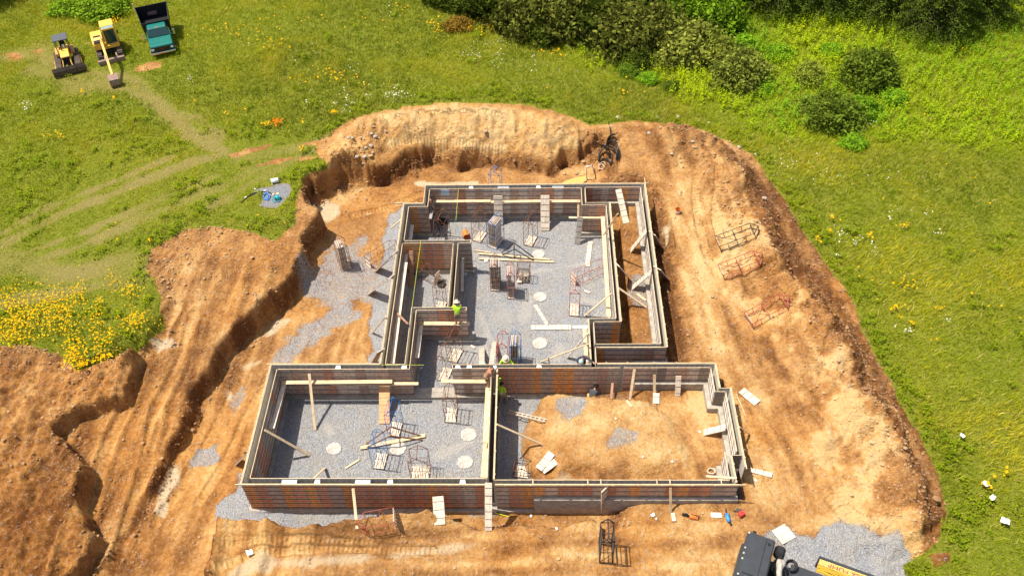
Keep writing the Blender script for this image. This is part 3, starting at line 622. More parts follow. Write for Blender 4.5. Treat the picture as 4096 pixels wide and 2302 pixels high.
run("inner west formwork of the narrow west passage", -8.37, 40.46, -8.37, 30.75, mixw=(1, 0, 4, 0, 0))
run("formwork with the orange panel at the north west step", -7.05, 43.97, -8.28, 43.97, special={0: 'brown', 1: 'orange'})
run("short east facing formwork at the north west step", -7.03, 45.75, -7.03, 43.97)
run("long brown formwork along the far north wall", 3.2, 45.76, -7.0, 45.76, mixw=(7, 0, 2, 1, 0), special={15: 'grey', 13: 'rust'})
run("west facing formwork of the stub at the far wall", 3.2, 44.06, 3.2, 45.74)
run("east facing formwork of the stub at the far wall", 3.49, 45.8, 3.49, 44.3)
run("far wall formwork of the narrow strip, tall part", 5.1, 45.8, 3.5, 45.8)
run("far wall formwork of the narrow strip, low part over a ledge", 7.18, 45.8, 5.1, 45.8, W4)
run("back formwork of the step near the narrow strip", 3.49, 44.28, 5.03, 44.28, mixw=(0, 0, 1, 0, 0))
run("front formwork of the step left of the long east wall", 4.75, 44.03, 3.22, 44.03)
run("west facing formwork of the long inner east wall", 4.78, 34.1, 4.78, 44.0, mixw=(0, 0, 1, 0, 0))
run("east facing formwork of the long inner east wall", 5.04, 44.26, 5.05, 33.8, board=True, mixw=(0, 0, 1, 0, 0))
run("back formwork of the small east step", 3.19, 34.08, 4.76, 34.08, mixw=(0, 0, 1, 0, 0))
run("dark front formwork of the small east step with orange panel", 5.05, 33.81, 3.51, 33.81, special={0: 'orange'}, mixw=(1, 0, 2, 0, 0))
run("west facing formwork between the east step and middle wall", 3.18, 30.72, 3.18, 34.06, mixw=(0, 0, 1, 0, 0), board=True)
run("east facing formwork between the east step and narrow strip", 3.48, 33.79, 3.48, 32.18)
run("short east facing formwork in front of the narrow strip", 3.48, 31.88, 3.48, 30.76)
run("inner front formwork of the narrow strip", 3.5, 32.16, 7.18, 32.16, mixw=(1, 0, 3, 0, 2))
run("inner east formwork of the narrow strip", 7.2, 32.18, 7.2, 45.78, W4, mixw=(0, 0, 1, 0, 0))
run("front formwork of the middle wall right of the doorway", -2.42, 30.4, -4.6, 30.4, mixw=(5, 0, 2, 1, 0))
run("end formwork of the middle wall at the doorway", -4.6, 30.42, -4.6, 30.69)
run("west facing formwork of the centre wall", -2.42, 23.44, -2.42, 30.37, mixw=(2, 0, 3, 0, 0))
run("east facing formwork of the centre wall", -2.08, 30.37, -2.08, 23.36, mixw=(1, 0, 3, 0, 0), board=True)
# ------------------------------------------------------------------ concrete footings and stepped stem walls
b = MB(); kz = 0
def foot(x0, x1, y0, y1, z1=.2, z0=-.3):
    global kz
    kz += 1; b.box(x0, x1, y0, y1, z0, z1+(kz % 17)*.0031)
e = .17
foot(-14.85-e, -1.9, 23.07-e, 23.42+e); foot(-14.85-e, -14.45+e, 23.0, 30.8); foot(-14.85-e, -1.8, 30.37-e, 30.72+e)
foot(-8.66-e, -8.35+e, 30.6, 44.4); foot(-8.66-e, -6.9, 43.97-e, 44.3+e); foot(-7.38-e, -7.03+e, 44.2, 46.2); foot(-7.38-e, 5.3, 45.76-e, 46.16+e)
foot(-8.5, -4.02+e, 40.48-e, 40.74+e); foot(-5.15-e, -4.81+e, 34.9, 40.6); foot(-7.3-e, -4.0+e+.15, 34.77-e, 35.0+e); foot(-7.3-e, -6.98+e, 30.5, 35.0)
foot(3.2-e, 3.49+e, 43.9, 45.9); foot(3.1, 5.05+e, 44.03-e, 44.28+e); foot(4.78-e, 5.04+e, 33.8, 44.3); foot(3.1, 5.1, 33.81-e, 34.08+e); foot(3.18-e, 3.48+e, 30.6, 34.0)
foot(-2.42-e, -2.08+e, 23.2, 30.6); foot(-2.0, 5.75, 30.42-e, 30.69+e); foot(-2.0, 0.2, 22.9, 23.5); foot(3.4, 5.7, 31.75, 32.3)
# stepped parts carry the low forms
foot(-.05, 10.3, 22.88, 23.30, 1.40); foot(5.66, 7.7, 31.74, 32.16, 1.40); foot(5.66, 10.2, 30.20, 30.70, 1.40); foot(9.52, 10.1, 28.55, 30.6, 1.40)
foot(9.54, 10.68, 28.52, 29.05, 1.40); foot(10.10, 10.68, 24.8, 28.9, 1.40); foot(9.45, 10.08, 23.2, 24.9, 1.40); foot(10.05, 10.6, 24.62, 25.0, 1.40)
foot(6.95, 7.55, 32.0, 46.1, 1.40); foot(5.1, 7.3, 45.55, 46.1, 1.40); foot(5.05, 5.75, 45.50, 45.8, .7)
foot(5.64, 6.35, 30.25, 30.6, 1.05)
tag(b.build("concrete_footing", M_CONC), "pale stepped concrete footing under all the formwork walls", "foundation", kind="thing")
# spreaders, pockets and blocks set between the two forms of a wall
def small(name, label, cat, loc, size, mat, rz=0, group=None, bev=.004):
    m = MB(); m.box(-size[0]/2, size[0]/2, -size[1]/2, size[1]/2, 0, size[2]); o = m.build(name, mat, loc=loc, bevel=bev); o.rotation_euler = (0, 0, rz); tag(o, label, cat, group); return o
for lb, (k, x, y), yy in [("grey metal plate in the left front wall, nearer the corner", ('950', 505, 1258), 23.24), ("grey metal plate in the left front wall, nearer the middle", ('950', 1212, 1260), 23.24),
                          ("grey metal plate in the far north wall, left one", ('1550', 1492, 320), 45.96), ("grey metal plate in the far north wall, right one", ('2100', 382, 283), 45.96)]:
    p = WZ(q(k, x, y), 2.5); small("pocket_plate", lb, "metal plate", (p.x, yy, 2.52), (.78, .27, .03), M_GALV)
for i, (lb, (k, x, y), yy) in enumerate([("white block between the left front forms, left one", ('950', 778, 1255), 23.25), ("white block between the left front forms, right one", ('950', 1480, 1248), 23.25), ("white block between the front forms just left of the centre wall", ('1650', 487, 1255), 23.25),
        ("white block on the back wall of the front left room", ('950', 975, 168), 30.55), ("white block at the doorway corner of the left room", ('950', 1610, 178), 30.55), ("white block at the doorway end of the middle wall", ('1650', 440, 155), 30.55),
        ("crumpled white block right of the doorway on the middle wall", ('1650', 550, 160), 30.55), ("white block on the middle wall near the helmeted man", ('1650', 1222, 155), 30.55), ("white block in the far north wall near its left end", ('1550', 1078, 328), 45.96), ("white block in the far north wall between the plates", ('2100', 155, 288), 45.96)]):
    p = WZ(q(k, x, y), 2.5); m = MB(); m.add([(-.16, -.12, .1), (.16, -.12, .1), (.12, .12, .1), (-.13, .12, .1), (-.1, -.08, 0), (.1, -.08, 0), (.09, .1, 0), (-.09, .1, 0)], [(0, 1, 2, 3), (7, 6, 5, 4), (0, 4, 5, 1), (1, 5, 6, 2), (2, 6, 7, 3), (3, 7, 4, 0)])
    o = m.build("spacer_block", M_WHITE, loc=(p.x, yy, 2.5), bevel=.01); tag(o, lb, "block", "white blocks between the forms")
for i, (x, lb) in enumerate([(-.1, "wooden cleat across the garage front wall, leftmost of the six"), (2.65, "wooden cleat across the garage front wall, second from left"), (3.3, "wooden cleat across the garage front wall, third from left"), (6.1, "wooden cleat across the garage front wall, third from right"), (6.75, "wooden cleat across the garage front wall, second from right"), (9.3, "wooden cleat across the garage front wall, rightmost of the six")]):
    small("cleat", lb, "board", (x, 23.20, 2.672), (.05, .30, .04), M_PINE, group="cleats across the garage front wall")
# ------------------------------------------------------------------ loose boards, braces and form panels
def R_(c, qq):
    if c == 'g': return WG(qq)
    k, v = c
    return WZ(qq, v) if k == 'z' else (WY(qq, v) if k == 'y' else WX(qq, v))
def plank(label, ka, a, ca, b, cb, w, t=.045, mat=None, kb=None, name="plank", cat="plank", group="loose and bracing planks", up=(0, 0, 1), rows=False, lift=0):
    A = R_(ca, q(ka, *a)); B = R_(cb, q(kb or ka, *b))
    d = B-A; L = d.length; x = d.normalized(); u = Vector(up); sd = u.cross(x).normalized() if abs(u.dot(x)) < .99 else x.orthogonal().normalized(); n = x.cross(sd)
    m = MB(); m.box(0, L, -w/2, w/2, -t/2, t/2)
    mats = [mat or M_PINE]
    if rows:
        mats = [mat or M_WOOD, M_ROD]; k = .26; j = 0
        while k < L-.1:
            m.box(k-.011, k+.011, -w/2*.92, w/2*.92, t/2+.001, t/2+.014, 1); m.box(k-.011, k+.011, -w/2*.92, w/2*.92, -t/2-.014, -t/2-.001, 1); k += .406
    o = m.build(name, mats); o.matrix_world = Matrix(((x.x, sd.x, n.x, A.x), (x.y, sd.y, n.y, A.y), (x.z, sd.z, n.z, A.z+lift+t/2*.6), (0, 0, 0, 1)))
    tag(o, label, cat, group); return o
def panelb(label, *a, **k):
    k.setdefault('name', 'form_panel'); k.setdefault('cat', 'form panel'); k.setdefault('group', 'loose and leaning form panels'); k.setdefault('t', .055); k['rows'] = True
    return plank(label, *a, **k)
gg0 = ('z', .03)
plank("tall pine plank leaning on the back wall of the front left room", '950', (692, 225), ('y', 30.28), (750, 770), gg0, .15)
plank("pine plank leaning on the west wall of the front left room", '950', (262, 770), ('x', -14.36), (697, 1015), gg0, .15)
plank("short plank leaning on the inner front wall near the left corner", '950', (728, 1242), ('y', 23.5), (845, 1137), gg0, .15)
plank("small splintered board lying on the gravel of the front left room", '950', (1042, 1138), gg0, (1178, 1055), gg0, .10)
o = plank("bright orange panel with ADVANCE lettering leaning in the front left room", '950', (1418, 347), ('y', 30.26), (1418, 708), gg0, .60, .05, wood_mat("orange_osb", (.72, .38, .17), .12), name="form_panel", cat="form panel", group="loose and leaning form panels", rows=False)
vs, fs = ADV; lb = MB(); L = max(v.co.x for v in o.data.vertices); 
for k in range(6):
    s = 1 if k % 2 else -1; lb.add([(.27+k*.40-v[1]*s, v[0]*s*.95, max(v[2], 0)+.028) for v in vs], fs)
    if k: lb.box(.27+k*.40-.205, .27+k*.40-.195, -.29, .29, .026, .03)
me = bpy.data.meshes.new("lettering"); me.from_pydata(lb.v, [], lb.f); me.materials.append(simple("orange_stencil", (.62, .13, .03), .7, 0, .1, 9)); link(bpy.data.objects.new("lettering", me), o)
zc = 1.30
plank("scaffold plank along the left room's back wall, left length", '950', (425, 313), ('y', 30.13), (1493, 303), ('y', 30.13), .25)
plank("scaffold plank along the left room's back wall, right length", '950', (905, 320), ('y', 30.15), (1745, 318), ('y', 30.15), .20, lift=-.05)
plank("plank set along the west wall inside the front left room", '950', (450, 330), ('x', -14.2), (335, 755), ('x', -14.2), .26, mat=M_WOOD)
plank("wide scaffold plank beside the centre wall, back length", '1650', (735, 345), ('x', -2.60), (708, 893), ('x', -2.60), .33)
plank("wide scaffold plank beside the centre wall, front length", '1650', (712, 896), ('x', -2.62), (688, 1232), ('x', -2.62), .33, lift=.03)
plank("scaffold plank right of the doorway on the middle wall", '1650', (275, 300), ('y', 30.18), (708, 302), ('y', 30.18), .25)
plank("pine plank leaning on the left front wall from outside", '800', (1315, 218), ('y', 22.98), (1350, 568), 'g', .14)
panelb("wide form panel leaning outside the left front wall", '800', (2043, 287), ('y', 22.75), (2060, 532), 'g', .56)
panelb("tall narrow form panel leaning where the centre wall meets the front", '800', (2477, 172), ('y', 22.98), (2477, 583), 'g', .36, up=(0, -.3, 1))
panelb("wide form panel leaning on the garage front wall", '1900', (1120, 218), ('y', 22.96), (1115, 405), 'g', .60)
plank("narrow pine plank leaning on the garage front wall", '1900', (1678, 215), ('y', 22.98), (1680, 425), 'g', .12)
small("offcut", "small pale plywood offcut by the narrow leaning plank", "board", WG(q('1900', 1703, 470)), (.2, .46, .08), M_WOOD, .02)
small("foam_board", "white foam board lying near the blue tool", "board", WG(q('1900', 2070, 450)), (.52, .26, .04), M_WHITE, -.03)
panelb("form panel lying flat outside the garage's east wall", '2300', (1480, 362), 'g', (1622, 478), 'g', .5, lift=.04)
panelb("narrow form panel lying on the dirt right of the front corner", '2300', (1558, 1070), 'g', (1752, 1120), 'g', .28, lift=.05)
plank("short brace against the outer east wall of the garage", '2300', (1465, 682), ('x', 10.75), (1555, 748), 'g', .1)
plank("second brace further forward on the outer east garage wall", '2300', (1512, 885), ('x', 10.75), (1545, 945), 'g', .1, mat=M_RED)
plank("thin stick lying outside the garage's east wall", '2300', (1435, 392), 'g', (1520, 590), 'g', .04, .03, lift=.02)
panelb("form panel bracing the inner east wall of the garage", '2300', (1338, 688), ('x', 10.2), (1148, 735), 'g', .42)
panelb("form panel leaning on the garage's back wall at its right end", '2300', (922, 230), ('y', 30.2), (912, 408), 'g', .30)
plank("plank leaning on the garage's back wall over a flat board", '2300', (708, 220), ('y', 30.25), (706, 395), 'g', .15)
panelb("short flat form board at the foot of a leaning plank in the garage", '2300', (722, 392), 'g', (720, 485), 'g', .36, lift=.06)
plank("plank leaning beside the narrow tall form in the garage", '2300', (530, 170), ('y', 30.3), (487, 442), 'g', .15)
plank("brown stake standing against the garage's back wall", '2300', (334, 292), ('y', 30.15), (322, 437), 'g', .14, mat=M_RED)
plank("small board lying on the dirt edge in the garage", '2300', (460, 450), 'g', (505, 510), 'g', .12, lift=.03)
plank("plank lying across the wall at the garage's front right corner", '2300', (1440, 1140), ('z', 2.72), (1168, 1122), ('z', 2.5), .12)
plank("thin board running from the centre wall onto the garage dirt pile", '1650', (812, 715), ('x', -2.0), (1257, 912), 'g', .12)
panelb("upper of two form panels lying crossed in the garage", '1650', (1218, 1165), 'g', (1345, 1010), 'g', .42, lift=.17)
panelb("lower of two form panels lying crossed in the garage", '1650', (1255, 1175), 'g', (1385, 1085), 'g', .38, lift=.08)
# ladder made of two rails lying in the garage
A = WG(q('1650', 915, 603)); B = WG(q('1650', 1290, 690)); m = MB(); d = (B-A).normalized(); n = Vector((-d.y, d.x, 0)).normalized()*.09
for s in (-1, 1): m.bar(A+n*s+Vector((0, 0, .08)), B+n*s+Vector((0, 0, .08)), .04, .07)
for i in range(9): c = A.lerp(B, (i+.5)/9)+Vector((0, 0, .08)); m.bar(c-n, c+n, .05, .03)
tag(m.build("ladder_frame", M_WOOD), "narrow wooden ladder frame lying half in shade in the garage", "ladder")
# main room
panelb("form panel leaning on the far north wall behind the blue rack", '1550', (1422, 430), ('y', 45.6), (1430, 800), gg0, .60)
panelb("form panel leaning on the far north wall, right one", '2100', (232, 378), ('y', 45.6), (232, 788), gg0, .60)
plank("scaffold plank on the far north wall, left length", '1550', (585, 502), ('y', 45.55), (1328, 496), ('y', 45.55), .25)
plank("scaffold plank on the far north wall, middle length", '1550', (1330, 500), ('y', 45.56), (1905, 491), ('y', 45.56), .25, lift=-.05)
plank("scaffold plank on the far north wall, right length", '2100', (120, 445), ('y', 45.55), (640, 445), ('y', 45.55), .25, lift=-.02)
panelb("brown narrow panel leaning in the north west step", '1550', (548, 478), ('x', -6.9), (670, 840), gg0, .25, mat=M_RED)
plank("upright board against the north west step wall", '1550', (592, 525), ('x', -6.85), (551, 725), ('x', -6.85), .2, mat=M_GREYW)
plank("plank resting on the forms of the north east step", '2100', (508, 638), ('y', 43.75), (920, 642), ('y', 43.8), .16)
plank("upright plank beside the far wall stub", '2100', (618, 427), ('x', 3.05), (616, 628), ('x', 3.05), .15)
panelb("grey form panel leaning by the north east step", '2100', (640, 632), ('y', 43.7), (607, 943), gg0, .38, mat=M_GREYW)
panelb("form panel lying on the gravel near the long east wall", '2100', (757, 918), gg0, (722, 1203), gg0, .30)
plank("pine board crossing the long inner east wall", '2100', (1073, 605), ('x', 5.1), (910, 852), ('x', 4.45), .14, lift=.08)
plank("long scaffold plank along the long inner east wall", '2100', (900, 625), ('x', 4.58), (1396, 608), ('x', 4.58), .26, kb='2050')
plank("pine plank leaning on the long inner east wall", '2050', (1435, 262), ('x', 4.70), (1042, 590), gg0, .14)
panelb("form panel lying flat across the main gravel floor", '2050', (272, 760), gg0, (850, 757), gg0, .36)
panelb("form panel lying at an angle, its end under the flat one", '2050', (327, 430), gg0, (500, 712), gg0, .20, lift=-.02)
plank("short white board pointing at the east step wall", '2050', (872, 750), gg0, (1088, 750), gg0, .2, mat=M_WHITE)
plank("scaffold plank beside the wall south of the small east step", '2050', (1042, 775), ('x', 2.98), (1070, 1265), ('x', 2.98), .22)
panelb("form panel bracing the wall south of the small east step", '2050', (1092, 842), ('x', 3.08), (797, 1193), gg0, .20)
plank("long thin pine board running low to the wall near the helmeted man", '2050', (1105, 995), ('x', 3.08), (410, 1255), gg0, .09)
plank("short stake standing beside the long thin board", '2050', (518, 1185), ('y', 31.3), (530, 1290), ('y', 31.25), .08)
panelb("form panel leaning on the middle wall behind the white helmet man", '1500', (1543, 1018), gg0, (1498, 1308), ('y', 30.8), .28)
panelb("form panel leaning on the middle wall, left of two", '1500', (1378, 1108), gg0, (1375, 1310), ('y', 30.8), .30)
plank("scaffold plank carrying the man in the sun hat", '1500', (555, 782), ('y', 34.52), (1217, 787), ('y', 34.52), .28)
plank("scaffold plank along the wall beside the doorway", '1500', (592, 812), ('x', -6.76), (540, 1225), ('x', -6.76), .24, mat=M_WOOD)
plank("long low board on the inside of the west passage", '1500', (395, 0), ('x', -8.12), (225, 1300), ('x', -8.12), .24, mat=M_WOOD)
plank("red brown board crossing the narrow west passage", '1500', (262, 632), ('x', -8.35), (425, 790), ('x', -7.33), .12, mat=M_RED)
panelb("narrow panel leaning on the orange cross wall formwork", '1550', (305, 1135), ('y', 40.4), (467, 310), ('z', .03), .28, kb='1500', mat=M_RED)
plank("weathered board standing in the corner by the orange cross wall", '1550', (243, 1180), ('x', -8.2), (215, 1448), ('x', -8.2), .2, mat=M_WOOD)
plank("plank along the passage wall right of the orange formwork", '1550', (972, 1190), ('x', -4.6), (1120, 370), ('x', -4.6), .18, kb='1500', mat=M_WOOD)
plank("upright board in the small north west room", '1550', (318, 805), ('x', -8.1), (290, 995), ('x', -8.1), .24, mat=M_WOOD)
# outside west
panelb("form panel bracing the long west wall, farthest one", '900', (1282, 1183), ('x', -8.72), (1148, 1315), gg0, .58)
panelb("form panel bracing the long west wall, wide pale one", '1500', (215, 180), ('x', -8.72), (-60, 385), gg0, .60)
plank("plank bracing the long west wall, thin one", '1500', (138, 700), ('x', -8.72), (-30, 905), gg0, .14)
panelb("form panel bracing the long west wall near its front end", '1500', (75, 1130), ('x', -8.72), (-20, 1290), gg0, .5)
plank("thin stick lying west of the north west step", '1550', (172, 738), gg0, (32, 852), gg0, .06)
panelb("form panel bracing the left room's west wall from outside", '950', (120, 972), ('x', -14.92), (5, 1082), 'g', .5)
plank("thin plank bracing the left room's west wall from outside", '950', (125, 925), ('x', -14.92), (63, 985), 'g', .1)
# east strip and outside
panelb("long form panel leaning on the far wall of the narrow strip", '2100', (1080, 312), ('y', 45.7), (1172, 703), 'g', .42)
panelb("form panel bracing the strip's east wall, far one", '2100', (1398, 802), ('x', 7.12), (1227, 1020), 'g', .50)
panelb("form panel bracing the strip's east wall, near one", '2100', (1455, 1275), ('x', 7.12), (1740, 185), 'g', .50, kb='2050')
panelb("form panel bracing the strip's wall from outside, far one", '2100', (1473, 818), ('x', 7.6), (1560, 968), 'g', .58)
panelb("form panel bracing the strip's wall from outside, near one", '2100', (1530, 1222), ('x', 7.6), (1635, 1352), 'g', .58)
panelb("form panel leaning west of the strip's dirt, over the trench", '2100', (1070, 1182), ('x', 5.1), (1217, 1355), 'g', .42)
plank("slim brace leaning on the long east wall over the trench", '2050', (1540, 192), ('x', 5.12), (1937, 472), 'g', .16)
plank("short offcut lying in the narrow strip", '2050', (1805, 278), 'g', (1930, 373), 'g', .16, lift=.03)
plank("dark stick lying on the strip's dirt", '2100', (1168, 815), 'g', (1152, 868), 'g', .05, mat=M_RED, lift=.03)
plank("short brown block of wood beside the red rack", '2050', (1040, 232), gg0, (1118, 262), gg0, .14, .1, mat=M_WOOD)
plank("broken brown scrap on the gravel below the sun hat man", '1500', (1232, 1068), gg0, (1282, 1098), gg0, .14, mat=M_WOOD)
# pads
def blob(name, label, cat, c, rx, ry, h, mat, n=28, group=None, jit=.09, seed=1):
    r = random.Random(seed); m = MB(); ring = [(math.cos(2*math.pi*i/n)*rx*(1+r.uniform(-jit, jit)), math.sin(2*math.pi*i/n)*ry*(1+r.uniform(-jit, jit))) for i in range(n)]
    vs = [(x, y, -.05) for x, y in ring]+[(x*.97, y*.97, h) for x, y in ring]+[(0, 0, h*1.1)]
    fs = [(i, (i+1) % n, n+(i+1) % n, n+i) for i in range(n)]+[(n+i, n+(i+1) % n, 2*n) for i in range(n)]
    m.add(vs, fs); o = m.build(name, mat, loc=c); tag(o, label, cat, group); return o
M_PAD = simple("pale_pad_concrete", (.42, .38, .32), .9, 0, .3, 5, .3)
for i, (lb, k, x, y, rr) in enumerate([("round concrete pad nearest the lying boards, far end of the main room", '2100', 155, 1062, .42), ("round concrete pad in the middle of the main room", '2050', 400, 315, .43), ("round concrete pad at the near end of the main room", '2050', 397, 985, .46),
        ("round concrete pad in the left half of the front left room", '950', 932, 950, .42), ("larger round concrete pad in the right half of the front left room", '1650', 543, 815, .46), ("round concrete pad closest to the front wall", '1650', 508, 1080, .44), ("concrete pad half hidden under the steel braces", '950', 1550, 950, .46)]):
    c = WZ(q(k, x, y), 0); blob("concrete_pad", lb, "concrete pad", c, rr, rr, .05, M_PAD, group="round concrete pads on the gravel", seed=i)
# ------------------------------------------------------------------ vegetation
def leaf_mat(name, col=None, trans=.35, rough=.6):
    m, nd, lk, p = new_mat(name)
    if col is None:
        a = nd.new("ShaderNodeAttribute"); a.attribute_name = 'col'; src = a.outputs['Color']
    else:
        oi = nd.new("ShaderNodeObjectInfo"); a = nd.new("ShaderNodeAttribute"); a.attribute_name = 'var'
        src = mix(nd, lk, a.outputs['Fac'], tuple(c*.22 for c in col), tuple(min(1, c*1.75) for c in col))
        src = mix(nd, lk, .9, src, oi.outputs['Color'], 'MULTIPLY')
    t = nd.new("ShaderNodeBsdfTranslucent"); ms = nd.new("ShaderNodeMixShader"); ms.inputs[0].default_value = trans
    lk.new(src, p.inputs['Base Color']); p.inputs['Roughness'].default_value = .9; p.inputs['Specular IOR Level'].default_value = .03
    lk.new(src, t.inputs[0]); out = nd["Material Output"]; lk.new(p.outputs[0], ms.inputs[1]); lk.new(t.outputs[0], ms.inputs[2]); lk.new(ms.outputs[0], out.inputs[0]); return m
def sample(grid, x, y):
    i = np.clip(np.searchsorted(gx, x)-1, 0, len(gx)-2); j = np.clip(np.searchsorted(gy, y)-1, 0, len(gy)-2); return grid[i, j]
def in_view(x, y, pad=60, z=2.2):
    dx, dy, dz = x, y, z-CH
    d = dx*FX[0]+dy*FX[1]+dz*FX[2]; u = 2048+CF*(dx*SX[0]+dy*SX[1]+dz*SX[2])/d; v = 1151-CF*(dx*UX[0]+dy*UX[1]+dz*UX[2])/d
    return (u > -pad-350) & (u < 4096+pad+350) & (v > -pad-350) & (v < 2302+pad+100)
r = np.random.default_rng(5)
def scatter(n, x0=-56, x1=50, y0=13, y1=86):
    x = r.uniform(x0, x1, n); y = r.uniform(y0, y1, n); m = in_view(x, y); return x[m], y[m]
def blades(x, y, h, w, col, lean=.5, k=3, spread=.06, wind=(.25, -.05)):
    n = len(x); X0 = np.repeat(x, k)+r.normal(0, spread, n*k); Y0 = np.repeat(y, k)+r.normal(0, spread, n*k); H = np.repeat(h, k)*r.uniform(.6, 1.15, n*k); Wd = np.repeat(w, k)*r.uniform(.7, 1.3, n*k)
    Z0 = gz(X0, Y0)-.03; a = r.uniform(0, 2*np.pi, n*k); ax, ay = np.cos(a)*Wd/2, np.sin(a)*Wd/2
    lx = (r.normal(0, lean, n*k)+wind[0])*H; ly = (r.normal(0, lean, n*k)+wind[1])*H
    co = np.stack([np.stack([X0-ax, Y0-ay, Z0], -1), np.stack([X0+ax, Y0+ay, Z0], -1), np.stack([X0+lx, Y0+ly, Z0+H], -1)], 1).reshape(-1, 3)
    f = np.arange(n*k*3).reshape(-1, 3); c = np.repeat(col, k, 0)*r.uniform(.75, 1.25, (n*k, 1)); c3 = np.repeat(c, 3, 0); c3 = c3.reshape(-1, 3, 3); c3[:, 2] *= 1.15
    return co, f, c3.reshape(-1, 3)
# meadow grass
x, y = scatter(330000)
g = sample(grass, x, y); keep = (g > .5) & (r.random(len(x)) < np.clip(g*1.1-.9*sample(bare, x, y), 0, 1)); x, y = x[keep], y[keep]
pth = sample(paths, x, y); keep = r.random(len(x)) > pth*.35; x, y = x[keep], y[keep]; pth = pth[keep]
br = sample(bright, x, y); dr = fbm(x, y, 6, 201, 4); dr2 = fbm(x, y, 1.3, 205, 3); dn = fbm(x, y, 11, 207, 2)
base = np.array([.255, .325, .008]); yel = np.array([.52, .455, .022]); straw = np.array([.68, .54, .16]); dark = np.array([.125, .185, .008]); vivid = np.array([.37, .48, .008])
ty = np.clip(.45+.9*dr+.35*dr2, 0, 1)[:, None]; c = base*(1-ty)+yel*ty
td = np.clip(.32-1.3*dn-.9*dr2, 0, 1)[:, None]; c = c*(1-td*.8)+dark*td*.8
tb = br[:, None]; c = c*(1-tb*.75)+vivid*tb*.75
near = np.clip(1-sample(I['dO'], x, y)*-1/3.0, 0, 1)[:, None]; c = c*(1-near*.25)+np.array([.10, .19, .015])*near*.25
ts = (np.clip(pth*.8+(r.random(len(x)) < .10+.15*np.clip(dr, 0, 1))*.7, 0, 1))[:, None]; c = c*(1-ts)+straw*ts
hh = np.clip(.26+.16*dr+.1*r.random(len(x))+.1*br, .08, .6)*(1-.45*pth)*np.where((x < -12) & (y > 34) & (y < 52) & (x > -32), .6, 1)
co, f, cc = blades(x, y, hh, np.full(len(x), .045), c, .42, 3, .12)
MGR = leaf_mat("grass_blade")
me = np_mesh("meadow_grass", co, f, MGR, {'col': cc}, smooth=False); o = bpy.data.objects.new("meadow_grass", me); link(o)
tag(o, "long yellowish green meadow grass all round the building site", "grass", kind='stuff')
# sparse weeds in the dirt near the edges
# tall bright weeds
x, y = scatter(42000)
dw = sdist(WEED, x, y)+1.5*fbm(x, y, 3, 212, 3); keep = (dw > 0) & (sample(grass, x, y) > .6) & (r.random(len(x)) < sst(-.2, 2.2, dw)*.9); x, y = x[keep], y[keep]
x0w, y0w = x, y
def leafcloud(cx, cy, cz, sx, sy, sz, nl, size, col, rs, droop=0., shell=False):
    """leaf quads scattered about centres; arrays"""
    n = len(cx); X = np.repeat(cx, nl); Y = np.repeat(cy, nl); Z = np.repeat(cz, nl); m = n*nl
    d = rs.normal(0, 1, (m, 3))
    if shell: d /= np.linalg.norm(d, axis=1)[:, None]; d *= rs.uniform(.55, 1.05, (m, 1))
    P = np.stack([X+d[:, 0]*np.repeat(sx, nl), Y+d[:, 1]*np.repeat(sy, nl), Z+d[:, 2]*np.repeat(sz, nl)], -1)
    a = rs.normal(0, 1, (m, 3)); a[:, 2] *= .6; a /= np.linalg.norm(a, axis=1)[:, None]; b = rs.normal(0, 1, (m, 3)); b -= (b*a).sum(1)[:, None]*a; b /= np.linalg.norm(b, axis=1)[:, None]
    s = size*rs.uniform(.6, 1.4, (m, 1)); a = a*s; b = b*s*.5
    co = np.stack([P-a, P+b, P+a, P-b], 1).reshape(-1, 3); f = np.arange(m*4).reshape(-1, 4)
    v = rs.random(m); return co, f, v, P
n = len(x); z0 = gz(x, y); hh = .85+.45*fbm(x, y, 2.5, 214, 3)+.12*r.random(n); nl = 14
t = np.tile(np.linspace(.15, 1, nl), n); X = np.repeat(x, nl)+r.normal(0, .10, n*nl)*(1.15-t); Y = np.repeat(y, nl)+r.normal(0, .10, n*nl)*(1.15-t); Z = np.repeat(z0, nl)+np.repeat(hh, nl)*t
a = r.uniform(0, 2*np.pi, n*nl); L = .19*(1.25-t)*r.uniform(.7, 1.3, n*nl); ca, sa = np.cos(a), np.sin(a)
P0 = np.stack([X, Y, Z], -1); A = np.stack([ca*L, sa*L, .35*L], -1); B = np.stack([-sa*L*.32, ca*L*.32, 0*L], -1)
co = np.stack([P0, P0+A*.5+B, P0+A, P0+A*.5-B], 1).reshape(-1, 3)
wn = fbm(x, y, 5, 216, 3); wn2 = (sst(3.0, 0.0, dw[keep] if False else sdist(WEED, x, y)))
wc = np.array([.30, .48, .018])*(1-.0)+0*x[:, None]; yy = np.clip(.35+1.0*wn+.5*wn2, 0, 1)[:, None]; wc = wc*(1-yy)+np.array([.45, .56, .012])*yy
dk = np.clip(-.2-1.1*wn+.5*sst(62, 72, y), 0, 1)[:, None]; wc = wc*(1-.5*dk)+np.array([.09, .25, .03])*.5*dk
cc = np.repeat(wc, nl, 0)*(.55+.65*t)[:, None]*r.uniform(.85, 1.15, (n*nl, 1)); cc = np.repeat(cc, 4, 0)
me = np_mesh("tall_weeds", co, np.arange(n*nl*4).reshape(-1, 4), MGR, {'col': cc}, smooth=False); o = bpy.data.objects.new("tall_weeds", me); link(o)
tag(o, "dense stand of bright green waist high weeds below the trees", "weeds", kind='stuff')
